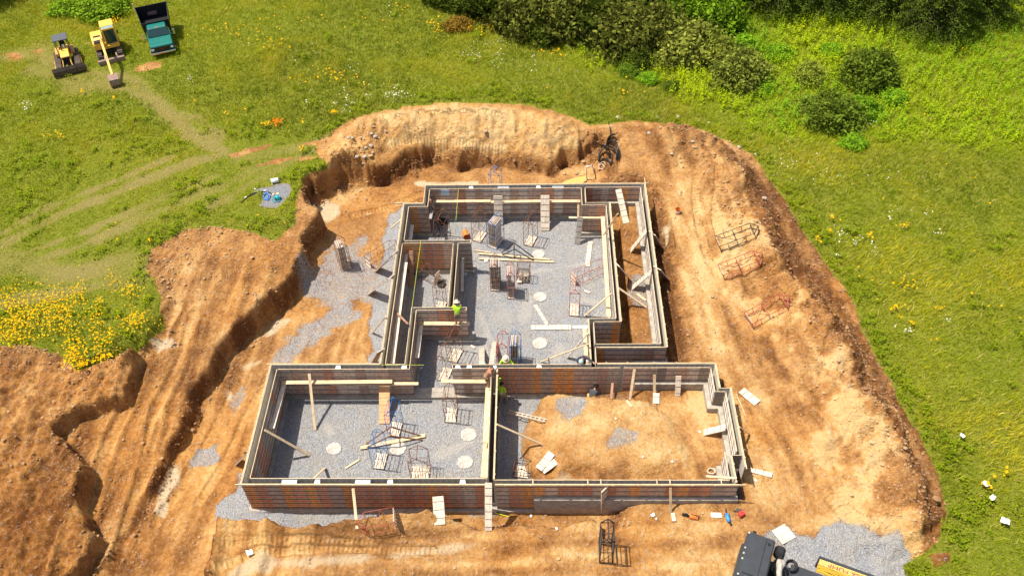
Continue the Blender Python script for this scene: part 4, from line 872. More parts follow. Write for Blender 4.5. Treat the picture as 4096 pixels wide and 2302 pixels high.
# low leafy weeds along the dirt edge and between the trodden paths on the left
x, y = scatter(60000); dO_ = -sample(I['dO'], x, y); lf = fbm(x, y, 1.8, 231, 3)
keep = (sample(grass, x, y) > .7) & (((x < -10) & (y < 56) & (lf > .26) & (sample(paths, x, y) < .3)) | ((dO_ < 1.3) & (lf > -.1)) | (lf > .5)) & (sample(bright, x, y) < .5); x, y = x[keep], y[keep]
n = len(x); nl = 9; z0 = gz(x, y); hh = .22+.2*np.clip(fbm(x, y, 1.8, 231, 3), 0, 1)+.06*r.random(n); t = np.tile(np.linspace(.2, 1, nl), n)
X1 = np.repeat(x, nl)+r.normal(0, .10, n*nl); Y1 = np.repeat(y, nl)+r.normal(0, .10, n*nl); Z1 = np.repeat(z0, nl)+np.repeat(hh, nl)*t; a = r.uniform(0, 2*np.pi, n*nl); L = .11*r.uniform(.6, 1.4, n*nl); ca, sa = np.cos(a), np.sin(a)
P0 = np.stack([X1, Y1, Z1], -1); A = np.stack([ca*L, sa*L, .3*L], -1); B = np.stack([-sa*L*.4, ca*L*.4, 0*L], -1)
co = np.stack([P0, P0+A*.5+B, P0+A, P0+A*.5-B], 1).reshape(-1, 3); k_ = r.random((n, 1)); wc = np.array([.145, .22, .006])*(1-k_)+np.array([.27, .32, .010])*k_
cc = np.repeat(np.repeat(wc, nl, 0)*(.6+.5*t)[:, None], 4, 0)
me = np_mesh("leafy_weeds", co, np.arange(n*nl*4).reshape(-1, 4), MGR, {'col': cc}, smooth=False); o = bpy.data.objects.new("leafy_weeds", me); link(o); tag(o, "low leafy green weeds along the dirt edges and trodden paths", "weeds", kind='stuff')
# flowers
def flowers(name, label, pts, colr, size):
    P = np.array(pts); m = len(P); a = r.uniform(0, 6.28, m); s = size*r.uniform(.6, 1.4, m); tx = r.normal(0, .35, (m, 2))
    A = np.stack([np.cos(a)*s, np.sin(a)*s, tx[:, 0]*s], -1); B = np.stack([-np.sin(a)*s, np.cos(a)*s, tx[:, 1]*s], -1)
    k = 6; ring = np.stack([P+A*math.cos(2*math.pi*i/k)+B*math.sin(2*math.pi*i/k) for i in range(k)], 1).reshape(-1, 3)
    cc = np.repeat(np.array(colr)[None]*r.uniform(.8, 1.2, (m, 1)), k, 0)
    me = np_mesh(name, ring, np.arange(m*k).reshape(-1, k), MGR, {'col': np.clip(cc, 0, 1)}, smooth=False); o = bpy.data.objects.new(name, me); link(o); tag(o, label, "flowers", kind='stuff')
def clump(k, cx, cy, rx, ry, n, h=.42):
    out = []; rx *= 1.5; ry *= 1.65
    for _ in range(n):
        a = random.gauss(0, .45)*rx; b_ = random.gauss(0, .45)*ry; p = WZ(q(k, cx+a, cy+b_), 2.4); out.append((p.x, p.y, float(gz(p.x, p.y))+h*random.uniform(.8, 1.25)))
    return out
YP = []
for (cx, cy, rx, ry, nn) in [(60, 130, 90, 60, 260), (130, 200, 120, 60, 420), (250, 190, 90, 90, 430), (60, 250, 90, 40, 260), (80, 310, 110, 40, 330), (330, 230, 60, 70, 260), (380, 100, 45, 40, 120), (370, 390, 45, 50, 330), (400, 430, 50, 30, 160), (550, 40, 30, 25, 45), (640, 90, 45, 30, 150),
                             (660, 240, 55, 40, 230), (740, 210, 25, 15, 25), (480, 190, 40, 60, 90), (480, 290, 40, 50, 120), (550, 310, 20, 25, 40), (520, 370, 50, 35, 120), (500, 400, 40, 30, 90), (490, 140, 15, 15, 25), (300, 130, 80, 40, 130)]:
    YP += clump('0', cx, cy, rx, ry, int(nn*.55), .5)
flowers("yellow_flower_patch", "thick drift of yellow wildflowers at the left edge of the dirt", YP, (.85, .50, .01), .042)
YS = []
for (k, cx, cy, rx, ry, nn) in [('A', 1410, 195, 40, 20, 22), ('A', 1500, 330, 40, 40, 16), ('A', 1080, 1220, 12, 12, 8), ('A', 1490, 1310, 18, 8, 8), ('ov', 600, 90, 70, 15, 50), ('ov', 680, 115, 60, 12, 24), ('ov', 830, 195, 60, 14, 36), ('ov', 560, 75, 20, 10, 14), ('ov', 900, 215, 60, 15, 18),
                                ('900', 820, 150, 25, 10, 18), ('900', 320, 235, 40, 12, 16), ('900', 590, 220, 10, 8, 5), ('900', 575, 425, 25, 8, 8), ('900', 15, 155, 8, 8, 4), ('2700', 1020, 85, 8, 6, 6), ('2700', 1005, 175, 10, 6, 7), ('2700', 1490, 140, 25, 10, 10), ('2700', 1265, 200, 20, 15, 10), ('2700', 915, 230, 25, 12, 12), ('2700', 1500, 520, 50, 40, 18),
                                ('2700', 1440, 665, 50, 8, 10), ('2700', 1720, 670, 25, 6, 6), ('2700', 1465, 730, 12, 4, 4), ('2700', 1535, 760, 12, 8, 6), ('2800', 2310, 250, 30, 25, 14), ('2800', 2450, 120, 20, 40, 6), ('2800', 2370, 180, 15, 10, 4), ('ov', 740, 60, 120, 25, 30), ('ov', 140, 350, 25, 6, 12), ('T', 100, 40, 40, 30, 10), ('T', 985, 345, 25, 8, 6), ('T', 240, 120, 25, 30, 30), ('T', 430, 110, 60, 25, 45), ('T', 700, 200, 60, 15, 20)]:
    YS += clump(k, cx, cy, rx, ry, nn, .4)
for _ in range(260):
    p = WZ((random.uniform(300, 4096), random.uniform(0, 1400)), 2.0)
    if float(sample(grass, np.array([p.x]), np.array([p.y]))[0]) > .8: YS.append((p.x, p.y, float(gz(p.x, p.y))+.35))
YS = [p for p in YS if float(sample(grass, np.array([p[0]]), np.array([p[1]]))[0]) > .5]
flowers("yellow_flowers", "scattered small yellow flowers across the meadow", YS, (.85, .48, .01), .06)
OR_ = clump('900', 410, 215, 30, 18, 26, .4)+clump('900', 380, 235, 15, 8, 8, .35)
flowers("orange_flowers", "small clump of orange flowers in the meadow grass", OR_, (.85, .20, .01), .06)
WH = []
for (k, cx, cy, rx, ry, nn) in [('A', 380, 1410, 50, 35, 40), ('A', 2470, 1080, 30, 30, 20), ('ov', 885, 180, 15, 20, 12), ('900', 630, 90, 15, 8, 8), ('900', 1280, 35, 60, 25, 50), ('900', 930, 130, 35, 30, 26), ('900', 930, 70, 40, 15, 16), ('900', 820, 95, 12, 8, 8), ('900', 1075, 42, 15, 10, 10), ('T', 60, 110, 40, 40, 26), ('T', 380, 225, 30, 15, 30), ('T', 490, 240, 20, 25, 30), ('T', 430, 235, 30, 12, 14), ('T', 470, 180, 40, 10, 26), ('T', 630, 250, 60, 20, 26), ('T', 80, 390, 40, 18, 40), ('T', 730, 290, 60, 12, 10),
                                ('T', 1680, 640, 100, 30, 40), ('T', 1780, 690, 80, 25, 24), ('T', 2040, 700, 60, 20, 16), ('2700', 1080, 210, 20, 40, 26), ('2700', 1190, 250, 35, 20, 26), ('2700', 1440, 50, 40, 15, 14), ('2700', 1390, 100, 15, 8, 8), ('2700', 1630, 80, 25, 12, 10), ('2700', 1510, 815, 30, 12, 22), ('2700', 1700, 190, 20, 10, 10), ('2700', 1050, 345, 12, 8, 8), ('2700', 1750, 745, 30, 12, 12), ('2700', 1280, 310, 25, 25, 14), ('2700', 1420, 792, 8, 5, 5), ('T', 1960, 480, 30, 12, 14), ('ov', 700, 145, 80, 15, 14), ('ov', 880, 240, 50, 15, 14)]:
    WH += clump(k, cx, cy, rx*1.2, ry*1.3, int(nn*.6)+1, .5)
WH = [p for p in WH if float(sample(grass, np.array([p[0]]), np.array([p[1]]))[0]) > .5]
flowers("white_flowers", "scattered white lacy wildflowers in the meadow", WH, (.80, .80, .66), .038)
# ---- shrubs and trees
def crown_mesh(name, rx, ry, rz, nclump, nleaf, leaf, seed, mat, cl=.5, shellbias=.55):
    rs = np.random.default_rng(seed); d = rs.normal(0, 1, (nclump, 3)); d /= np.linalg.norm(d, axis=1)[:, None]; d[:, 2] = np.abs(d[:, 2])*1.0-.12
    rr = rs.uniform(shellbias, 1, nclump)**.6*(1+.38*np.sin(d[:, 0]*4.5+seed)*np.cos(d[:, 1]*5)*np.cos(d[:,2]*3)); C = d*rr[:, None]*np.array([rx, ry, rz])
    s = cl*rs.uniform(.6, 1.3, nclump); co, f, v, P = leafcloud(C[:, 0], C[:, 1], C[:, 2], s*.55, s*.55, s*.42, nleaf, leaf, None, rs)
    tone = np.repeat(rs.uniform(0, 1, nclump), nleaf)*.55+v*.45
    return np_mesh(name, co, f, mat, {'var': np.repeat(tone, 4)}, smooth=False)
M_LEAFD = leaf_mat("dark_shrub_leaf", (.14, .19, .02)); M_LEAFO = leaf_mat("olive_shrub_leaf", (.27, .29, .045)); M_LEAFB = leaf_mat("bright_shrub_leaf", (.24, .40, .02))
M_NEEDLE = leaf_mat("conifer_needle", (.11, .155, .016), .2); M_BARK = simple("bark", (.10, .07, .045), .9, 0, .35, 5, .5)
PR = {'olive': crown_mesh("crown", 1, 1, .95, 95, 75, .075, 3, M_LEAFO, .30), 'dark': crown_mesh("crown", 1, 1, .9, 110, 75, .06, 4, M_LEAFD, .27), 'bright': crown_mesh("crown", 1, 1, .85, 80, 75, .075, 6, M_LEAFB, .30)}
def stem_mesh(seed, h=1.0):
    rs = random.Random(seed); m = MB()
    m.tube([(0, 0, -.3), (0.02, 0, .2), (-.03, .03, .5), (.02, 0, .8)], [.09, .075, .05, .02])
    for i in range(7):
        a = rs.uniform(0, 6.28); z = rs.uniform(.12, .5); l = rs.uniform(.5, .8); m.tube([(0, 0, z*.8), (math.cos(a)*l*.5, math.sin(a)*l*.5, z+.25), (math.cos(a)*l, math.sin(a)*l, z+.45)], [.04, .028, .01])
    return m.mesh("trunk", M_BARK, True)
STM = [stem_mesh(1), stem_mesh(2)]
def shrub(label, qq, rx, rz, kind, tint=(1, 1, 1), cat="shrub", group=None, name="shrub", zz=2.2, rot=0):
    p = WZ(qq, zz); zg = float(gz(p.x, p.y)); root = empty(name, (p.x, p.y, zg), rot, label, cat, group)
    c = bpy.data.objects.new("crown", PR[kind]); link(c, root); c.scale = (rx, rx*.92, rz); c.location = (0, 0, rz*.12); c.color = (*tint, 1)
    s = bpy.data.objects.new("trunk", STM[int(rot*10) % 2]); link(s, root); s.scale = (rx*.9, rx*.9, rz*.85); return root
shrub("broad olive green shrub standing free in the weeds, left of two touching ones", (2740, 195), 2.9, 2.3, 'olive', zz=2.0, rot=.3)
shrub("dark round shrub at the lower right of the broad olive shrub", (2955, 290), 2.3, 2.0, 'olive', (.8, .85, .8), rot=1.2)
shrub("olive shrub between the two touching free standing shrubs", (2860, 215), 1.6, 2.0, 'olive', (1.05, 1.1, .9), rot=2.0)
shrub("dark shrub in the right hand weeds, upper one of a pair", (3470, 305), 2.4, 2.3, 'dark', (1.1, 1.1, 1), rot=.7)
shrub("dark shrub in the right hand weeds, lower left one of a pair", (3335, 465), 2.3, 1.9, 'dark', (1.15, 1.15, 1.1), rot=2.4)
shrub("small green bush between the pair of right hand shrubs", (3440, 430), 1.3, 1.2, 'bright', (.7, .75, .7), rot=3.3)
shrub("pale olive bush at the left of the dark shrub pair", (3240, 300), 1.2, 1.3, 'olive', (1.2, 1.3, 1), rot=1.5)
shrub("small dark bush at the edge of the bright weeds above the spoil", (2520, 268), 1.0, .7, 'dark', (1.2, 1.4, 1), rot=1.1)
shrub("reddish brown low bush where the meadow meets the hedge", (1830, 115), 1.1, .7, 'olive', (1.15, .6, .55), rot=.4)
for i_, (qq_, r_, kd_, lb_) in enumerate([((2600, 300), .8, 'bright', "low bright bush left of the broad free standing shrub"), ((2690, 330), .7, 'dark', "low dark bush below the broad free standing shrub"), ((3060, 330), .8, 'bright', "low bright bush right of the dark round shrub"), ((3110, 200), 1.1, 'bright', "pale bush between the free standing shrubs and the right pair"),
        ((3250, 420), 1.0, 'olive', "olive bush at the left foot of the right hand pair"), ((3580, 380), 1.0, 'bright', "bright bush at the right of the right hand pair"), ((3420, 560), .9, 'bright', "bright bush below the right hand pair"), ((3330, 190), .9, 'bright', "bright bush above the right hand pair"), ((2980, 160), 1.2, 'bright', "bright bush above the dark round shrub")]):
    shrub(lb_, qq_, r_, r_*.8, kd_, (.95, 1, .95), rot=i_*1.1)
hed = [((1950, 40), 3.0, 3.0, 'dark', "dark hedge bush at the far left end of the hedge"), ((2110, 90), 2.9, 3.0, 'olive', "olive hedge bush second from the left end"), ((2250, 95), 3.0, 3.4, 'olive', "olive hedge bush with a dark gap on its right"),
       ((2390, 120), 2.7, 3.2, 'dark', "dark hedge bush left of the big olive mound"), ((2500, 160), 2.9, 3.2, 'olive', "big olive mound bulging forward from the hedge"), ((2640, 130), 2.3, 2.8, 'olive', "olive hedge bush right of the big mound"),
       ((2740, 90), 2.3, 2.8, 'bright', "bright green bush in the hedge above the free standing shrub"), ((2850, 90), 2.6, 3.2, 'bright', "bright leafy bush left of the first conifer"), ((1790, 10), 2.3, 2.0, 'dark', "low dark bush at the top of the meadow"), ((2540, 235), 1.4, 1.3, 'dark', "small dark bush in front of the big olive mound"),
       ((2160, 150), 1.5, 1.4, 'dark', "small dark bush tucked before the hedge's left part"), ((2050, -60), 3.2, 5.0, 'bright', "tall bush behind the hedge, far left"), ((2330, -50), 3.4, 5.4, 'dark', "tall dark bush behind the hedge's middle"), ((2610, -30), 3.4, 5.0, 'dark', "tall dark bush behind the olive mound"), ((2880, -20), 3.2, 5.0, 'dark', "tall dark bush behind the bright leafy bush"), ((2480, -130), 3.6, 6.5, 'olive', "olive tree top at the top edge of the hedge"), ((1860, -110), 3, 4, 'dark', "tall dark bush beyond the top left end of the hedge")]
for i, (qq, rx, rz, kd, lb) in enumerate(hed):
    shrub(lb, qq, rx, rz, kd, (random.uniform(.45, .72),)*3, group="bushes of the hedge along the top", rot=i*.77)
shrub("dense green bush beyond the digger, top left", (420, 60), 2.2, 1.1, 'bright', (.75, .7, .8), rot=.2); shrub("low green bush at the very top left behind the truck", (300, 40), 1.8, .9, 'bright', (.8, .75, .8), rot=.9)
def conifer_mesh(seed):
    rs = np.random.default_rng(seed); CO = []; F = []; V = []; nb = 0; m = MB(); m.tube([(0, 0, -.3), (.03, 0, 3), (0, .04, 7), (0, 0, 10)], [.28, .2, .12, .02], 0, 8)
    cs = []
    z = 1.2
    while z < 9.8:
        R = 4.3*(1-(z/10.3)**1.15)+.25; nbr = 7+int(R*1.5)
        a0 = rs.uniform(0, 6.28)
        for k in range(nbr):
            a = a0+6.28*k/nbr+rs.normal(0, .15); L = R*rs.uniform(.75, 1.12); tip = z-.16*L+rs.normal(0, .15)
            m.tube([(0, 0, z), (math.cos(a)*L*.5, math.sin(a)*L*.5, z+.12), (math.cos(a)*L*.95, math.sin(a)*L*.95, tip)], [.05, .03, .008], 0, 4)
            for s in np.linspace(.25, 1, max(3, int(L*3.0))):
                zz = z+.12*math.sin(s*3.1)+(tip-z)*s**2; wdt = .42*(1.15-s*.75)*min(1.2, L/2.5)
                cs.append((math.cos(a)*L*s, math.sin(a)*L*s, zz, wdt, s))
        z += .62
    cs = np.array(cs); co, f, v, P = leafcloud(cs[:, 0], cs[:, 1], cs[:, 2]-.02, cs[:, 3]*.85, cs[:, 3]*.85, cs[:, 3]*.28, 24, .085, None, rs)
    tone = np.repeat(cs[:, 4], 24)*.6+v*.4
    return np_mesh("crown", co, f, M_NEEDLE, {'var': np.repeat(tone, 4)}, smooth=False), m.mesh("trunk", M_BARK, True)
CON = [conifer_mesh(21), conifer_mesh(22)]
for i, (qq, s, lb) in enumerate([((3095, 30), .78, "conifer at the left end of the conifer row"), ((3290, 30), .85, "conifer second from the left in the row"), ((3500, 45), .9, "dark conifer left of the widest one"), ((3725, 110), 1.0, "widest conifer with pale green boughs, lowest in the row"), ((3915, 50), .88, "rightmost conifer of the row at the top right"),
                                 ((3180, -110), 1.0, "conifer behind the left end of the row"), ((3400, -110), 1.05, "conifer behind the middle of the row"), ((3620, -100), 1.1, "conifer behind the widest one"), ((3840, -120), 1.05, "conifer behind the rightmost one"), ((-95, -25), 1.35, "conifer outside the top left corner, nearer one"), ((-150, -120), 1.5, "conifer outside the top left corner, farther one")]):
    p = WZ(qq, 1.9); root = empty("conifer", (p.x, p.y, float(gz(p.x, p.y))), i*1.3, lb, "conifer", "conifers at the top of the site")
    c = bpy.data.objects.new("crown", CON[i % 2][0]); link(c, root); c.color = (random.uniform(.6, .95),)*3+(1,); t_ = bpy.data.objects.new("trunk", CON[i % 2][1]); link(t_, root); root.scale = (s, s, s*.95)
# ------------------------------------------------------------------ steel panel racks
def rack_parts(w, d, h, r=.016, slats=True, cross=True):
    b = MB(); hs = h-.38; x, y = w/2, d/2
    for sx in (-1, 1):
        for sy in (-1, 1): b.tube([(sx*x, sy*y, 0), (sx*x, sy*y, hs)], r, 0, 5)
    for z in [0.03]+[hs*k/4 for k in (1, 2, 3)]+[hs]:
        for sx in (-1, 1): b.tube([(sx*x, -y, z), (sx*x, y, z)], r*.8, 0, 5)
        if z in (.03, hs) or abs(z-hs/2) < .01:
            for sy in (-1, 1): b.tube([(-x, sy*y, z), (x, sy*y, z)], r*.8, 0, 5)
    if cross: b.tube([(-x, -y, .05), (x, -y, hs/2)], r*.6, 0, 4); b.tube([(x, y, .05), (-x, y, hs/2)], r*.6, 0, 4)
    g = MB()
    for sy in (-1, 1):
        g.tube([(-x, sy*y, hs), (0, sy*y, h)], r*1.2, 0, 5); g.tube([(x, sy*y, hs), (0, sy*y, h)], r*1.2, 0, 5)
    g.tube([(0, -y, h), (0, y, h)], r*1.2, 0, 5)
    g.add([(-.09, -y-.01, h-.07), (.09, -y-.01, h-.07), (0, -y-.01, h+.05), (-.09, -y+.02, h-.07), (.09, -y+.02, h-.07), (0, -y+.02, h+.05)], [(0, 1, 2), (5, 4, 3), (0, 3, 4, 1), (1, 4, 5, 2), (2, 5, 3, 0)])
    s = MB()
    if slats:
        n = 5
        for i in range(n):
            xx = -x+.04+(w-.08)*(i+.5)/n; s.box(xx-(w/n)*.36, xx+(w/n)*.36, -y, y, .05, .075)
        for yy in (-y+.06, 0, y-.06): s.box(-x, x, yy-.04, yy+.04, .02, .05)
    return b, g, s
RK = {}
def rack(label, base, rz=0, mat=None, w=.64, d=1.0, h=2.45, lay=None, load=0, loadlab=None, slats=True, name="panel_rack", r=.016, cat="rack", wood=None):
    key = (w, d, h, mat.name, slats, r)
    if key not in RK:
        b, g, s = rack_parts(w, d, h, r, slats); RK[key] = (b.mesh("frame", mat, True), g.mesh("lifting_gable", mat, True), s.mesh("wood_floor", wood or M_WOOD) if slats else None)
    root = empty(name, base, rad(rz), label, cat, "steel racks for formwork panels")
    if (w, d, h, mat.name, slats, r) == key: pass
    for nm, me in zip(("frame", "lifting_gable", "wood_floor"), RK[key]):
        if me: link(bpy.data.objects.new(nm, me), root)
    if lay is not None:
        z = Vector(lay).normalized(); y = Vector((0, 0, 1))-z*z.z; y.normalize(); x = y.cross(z)
        root.matrix_world = Matrix(((x.x, y.x, z.x, base[0]), (x.y, y.y, z.y, base[1]), (x.z, y.z, z.z, base[2]+w*.0+d/2), (0, 0, 0, 1)))
    rr = random.Random(len(label)); M = Matrix.Translation(base) @ Matrix.Rotation(rad(rz), 4, 'Z')
    for i in range(load):
        off = -w/2+.07+i*.062; 
        o = bpy.data.objects.new("form_panel", STKM[i % 2]); link(o); hh = rr.uniform(.97, 1.0)
        o.matrix_world = M @ Matrix.Translation((off, 0, .08)) @ Matrix.Rotation(rad(rr.uniform(-.8, .8)), 4, 'Y'); o.scale = (1, min(1, d*.9/.8), hh)
        tag(o, loadlab, "form panel", loadlab)
    return root
def stack_panel(mat):
    b = MB(); b.box(-.016, .016, -.40, .40, 0, 2.05); 
    for z in (.25, .66, 1.07, 1.47, 1.88): b.box(-.026, .026, -.405, .405, z-.012, z+.012, 1)
    return b.mesh("form_panel", [mat, M_ROD])
STKM = [stack_panel(M_WOOD), stack_panel(simple("worn_ply", (.45, .34, .26), .8, 0, .3, 4))]
g0 = lambda k, x, y: WZ(q(k, x, y), 0.0)
def gl(k, x, y, z=None): return WG(q(k, x, y)) if z is None else WZ(q(k, x, y), z)
rack("blue gabled rack crowded with formwork panels in the main room's far half", g0('1550', 1395, 1040), -28, M_BLUEST, .72, 1.05, load=9, loadlab="panel standing upright in the blue rack of the far main room", cat="rack")
rack("thin rusty rack with slatted floor left of the blue rack", g0('1550', 1190, 962), -24, M_RUST)
rack("thin rusty rack right of the far leaning panel, floor of pale slats", g0('1550', 1842, 1015), -20, M_RUST)
rack("red brown rack in the far north west corner behind the cross wall", g0('1550', 718, 1000), -14, M_RUST, slats=False, w=.75)
rack("rusty rack packed with pink brown panels, left of two loaded ones", g0('1500', 1555, 292), 1, M_RUST, load=10, loadlab="pinkish panel packed upright in the loaded rack by the long boards")
rack("narrow red rack half filled with panels, right of the packed rack", g0('1500', 1752, 392), 3, M_REDST, w=.5, load=4, loadlab="panel standing in the narrow red rack")
rack("red rack with pale slat floor standing before the long east wall", g0('2050', 895, 508), -4, M_REDST, w=.62)
b0 = g0('2100', 552, 1395); b1 = g0('2100', 900, 1240); rack("long red rack lying on its side beside the long east wall", b0, 0, M_REDST, .62, .8, 2.6, lay=b1-b0, slats=True)
rack("empty red rack behind the middle wall, left of the blue bundle rack", g0('1500', 1655, 1290), -4, M_REDST, w=.66, slats=False)
R10 = g0('1500', 1812, 1290); rack("blue rack stuffed with timber bundles behind the middle wall", R10, -3, M_BLUEST, w=.62, slats=False, load=7, loadlab="timber standing upright in the blue bundle rack")
rack("rusty rack with pallet floor between the doorway walls, far one", g0('1500', 1035, 1205), -18, M_RUST)
rack("rusty rack by the doorway, near one, partly behind the wall end", g0('1650', 318, 240), -16, M_RUST)
rack("tall rusty rack standing alone just inside the front left room", g0('1650', 378, 628), -3, M_RUST)
rack("blue topped rack right of the orange panel, far one of two", g0('950', 1530, 768), -6, M_BLUEST)
rack("blue topped rack near the half hidden pad, near one of two", g0('950', 1385, 1070), -6, M_BLUEST)
rack("wide brown rack with slatted floor close to the front wall", g0('800', 1897, 88), 0, M_RUST, 1.0, .85, 2.1)
rack("rusty rack standing at the near end of the west room", g0('1500', 850, 560), -10, M_RUST, .62, .7)
b0 = g0('1500', 815, 255); b1 = g0('1500', 480, 110); rack("rusty rack tipped over across the west room", b0, 0, M_RUST, .62, .9, 2.5, lay=(b1-b0).normalized()+Vector((0, 0, .12)))
rack("loaded rusty rack leaning outside west of the long wall", g0('900', 905, 1285), 24, M_RUST, .72, .9, load=8, loadlab="panel standing in the rack west of the long wall")
b0 = g0('900', 1078, 1290); b1 = g0('900', 1280, 1165); rack("pale rusty rack lying on the gravel outside the long west wall", b0, 0, M_RUST, .6, .8, lay=b1-b0)
b0 = gl('800', 1690, 505); b1 = gl('800', 1400, 555); rack("red rack with wooden slats fallen over on the gravel before the front wall", b0, 0, M_REDST, .85, .7, 1.9, lay=(b1-b0).normalized()+Vector((0, 0, .0)))
rack("empty black steel rack standing in the foreground dirt", gl('1900', 1120, 775), -1, M_BLKST, .62, 1.0, 2.5, slats=False, r=.028)
for lb, k, a, c, mt in [("grey steel rack lying on the eastern dirt, farthest of three", '2200', (1290, 1130), (1610, 1010), M_BLKST), ("rust red rack lying on the eastern dirt, middle of three", '2200', (1315, 1350), (1635, 1225), M_REDST), ("rust red rack lying on the eastern dirt, nearest of three", '2700', (468, 790), (745, 645), M_REDST)]:
    b0 = gl(k, *a); b1 = gl(k, *c); rack(lb, b0, 0, mt, .95, .45, 2.7, lay=b1-b0, slats=True, r=.024)
rack("low rusty crate frame with wooden slats in the garage corner", gl('1650', 1065, 1175), -8, M_RUST, .95, .75, .95)
p = WY(q('1550', 1400, 80), 47.3); rack("blue rack top sticking up behind the far north wall", (p.x-.1, 47.35, max(0, p.z-2.5)), -12, M_BLUEST, .8, .6, 2.5)
# wire basket with clamps
bk = empty("wire_basket", g0('2050', 160, 55), rad(-6), "rusty wire mesh basket full of tan clamps beside the red rack", "basket")
b = MB(); W_, D_, H_ = .8, .7, 1.25
for sx in (-1, 1):
    for sy in (-1, 1): b.tube([(sx*W_/2, sy*D_/2, 0), (sx*W_/2, sy*D_/2, H_)], .022, 0, 5)
for z in (.04, .6, H_):
    for s in (-1, 1): b.tube([(-W_/2, s*D_/2, z), (W_/2, s*D_/2, z)], .018, 0, 5); b.tube([(s*W_/2, -D_/2, z), (s*W_/2, D_/2, z)], .018, 0, 5)
b.build("frame", M_RUST, bk, True); b = MB()
for s in (-1, 1):
    for i in range(1, 14): t = -W_/2+W_*i/14; b.tube([(t, s*D_/2, .04), (t, s*D_/2, H_)], .005, 0, 3)
    for i in range(1, 16): z = H_*i/16; b.tube([(-W_/2, s*D_/2, z), (W_/2, s*D_/2, z)], .005, 0, 3)
b.build("wire_mesh", M_RUST, bk); b = MB()
for i in range(90):
    c = Vector((random.uniform(-.33, .33), random.uniform(-.28, .28), random.uniform(.08, .5))); d_ = Vector((random.gauss(0, 1), random.gauss(0, 1), random.gauss(0, .5))).normalized()*.1; b.bar(c-d_, c+d_, .035, .02)
o = b.build("clamp_heap", M_WOOD, loc=bk.location); tag(o, "heap of tan steel clamps inside the wire basket", "clamps", kind='stuff')
blob("sack", "tan sack slumped beside the narrow red rack", "sack", g0('2050', 98, 110), .2, .18, .22, M_WOOD, 12, jit=.2, seed=4)
# A-frame brackets
def aframe(label, k, apex, feet, za, mat):
    A = WZ(q(k, *apex), za); m = MB()
    for f in feet: m.bar(A, WZ(q(k, *f), .04), .06, .05)
    A2 = A+Vector((.05, -.55, -.05))
    for f in feet[:2]: m.bar(A2, WZ(q(k, *f), .04)+Vector((.0, -.25, 0)), .06, .05)
    m.bar(A, A2, .06, .05); tag(m.build("a_frame_bracket", mat), label, "bracket", "steel brackets on the gravel")
aframe("dark steel A frame bracket standing on boards in the front left room", '950', (1478, 738), [(1240, 905), (1790, 830)], 1.1, M_RUST)
aframe("dark steel A frame bracket standing on boards in the main room", '1550', (1628, 1032), [(1470, 1160), (1900, 1235), (1630, 1230)], 1.1, M_BLKST)
plank("long pale board under the steel bracket in the front left room", '950', (1185, 942), ('z', .08), (1812, 822), ('z', .08), .22)
plank("long pine board on the gravel of the main room, near one of two", '1550', (1180, 1237), ('z', .06), (335, 1150), ('z', .06), .14, kb='2100')
plank("long pine board on the gravel of the main room, far one of two", '1550', (1172, 1170), ('z', .08), (290, 1122), ('z', .08), .14, kb='2100')
plank("short board end lying left of the packed rack", '1550', (1115, 1130), ('z', .05), (1330, 1160), ('z', .05), .07)
# strings stretched over the walls
def line(label, a, b_, col):
    m = MB(); m.tube([a, b_], .009, 0, 4); tag(m.build("string_line", col), label, "string", "mason's string lines")
M_YEL = simple("yellow_string", (.65, .75, .05), .6, 0, .1, 4)
line("yellow green string line over the north west rooms", WZ(q('1550', 912, 345), 2.68), WZ(q('1550', 880, 745), 2.0), M_YEL)
line("yellow string line running down through the west room", WZ(q('1550', 430, 1000), 2.7), WZ(q('1500', 475, 575), 2.72), M_YEL)
line("yellow string line crossing to the doorway", WZ(q('950', 1385, 140), 2.72), WZ(q('950', 1800, 142), 2.5), M_YEL)
# sign sheet stapled to a pale panel
sg = MB(); pa = WY(q('1550', 687, 350), 45.72); pb_ = WY(q('1550', 797, 418), 45.72); sg.box(pa.x, pb_.x, 45.715, 45.728, pb_.z, min(pa.z, 2.6))
o = sg.build("company_sign", simple("pale_blue_paint", (.55, .68, .72), .6, 0, .08, 5)); tag(o, "pale blue stencilled name panel on the far north wall's formwork", "sign")
for txt, dz, hh in (("FOUNDATIONS", .30, .085), ("CONCRETE FORMS", .18, .055), ("CALL", .07, .05)):
    vs, fs = text_mesh(txt, hh); m = MB(); cx = (pa.x+pb_.x)/2; m.add([(cx+v[0], 45.713-max(0, v[2]), pb_.z+dz+v[1]) for v in vs], fs)
    m.build("lettering", simple("navy_ink", (.03, .08, .25), .6), o)
# ------------------------------------------------------------------ pipes, hoses, buckets, scraps
M_BLK = simple("black_rubber", (.012, .012, .013), .45, 0, .2, 10, .2); M_HOSE = simple("blue_hose", (.08, .22, .50), .45, 0, .2, 10); M_TEAL = simple("teal_plastic", (.01, .33, .38), .35, 0, .2, 8)
def curve(pts, n=10):
    P = [Vector(p) for p in pts]; out = []
    for i in range(len(P)-1):
        p0 = P[max(i-1, 0)]; p1 = P[i]; p2 = P[i+1]; p3 = P[min(i+2, len(P)-1)]
        for j in range(n):
            t = j/n; out.append(.5*((2*p1)+(-p0+p2)*t+(2*p0-5*p1+4*p2-p3)*t*t+(-p0+3*p1-3*p2+p3)*t**3))
    return out+[P[-1]]
def hose(label, pts, r, mat, name="drain_pipe", cat="pipe", group=None):
    m = MB(); m.tube(curve(pts), r, 0, 8); o = m.build(name, mat, None, True); tag(o, label, cat, group); return o
def pp(k, x, y, lift=.1): p = WG(q(k, x, y)); return (p.x, p.y, p.z+lift)
G_ = "black corrugated drain pipes in the trench"
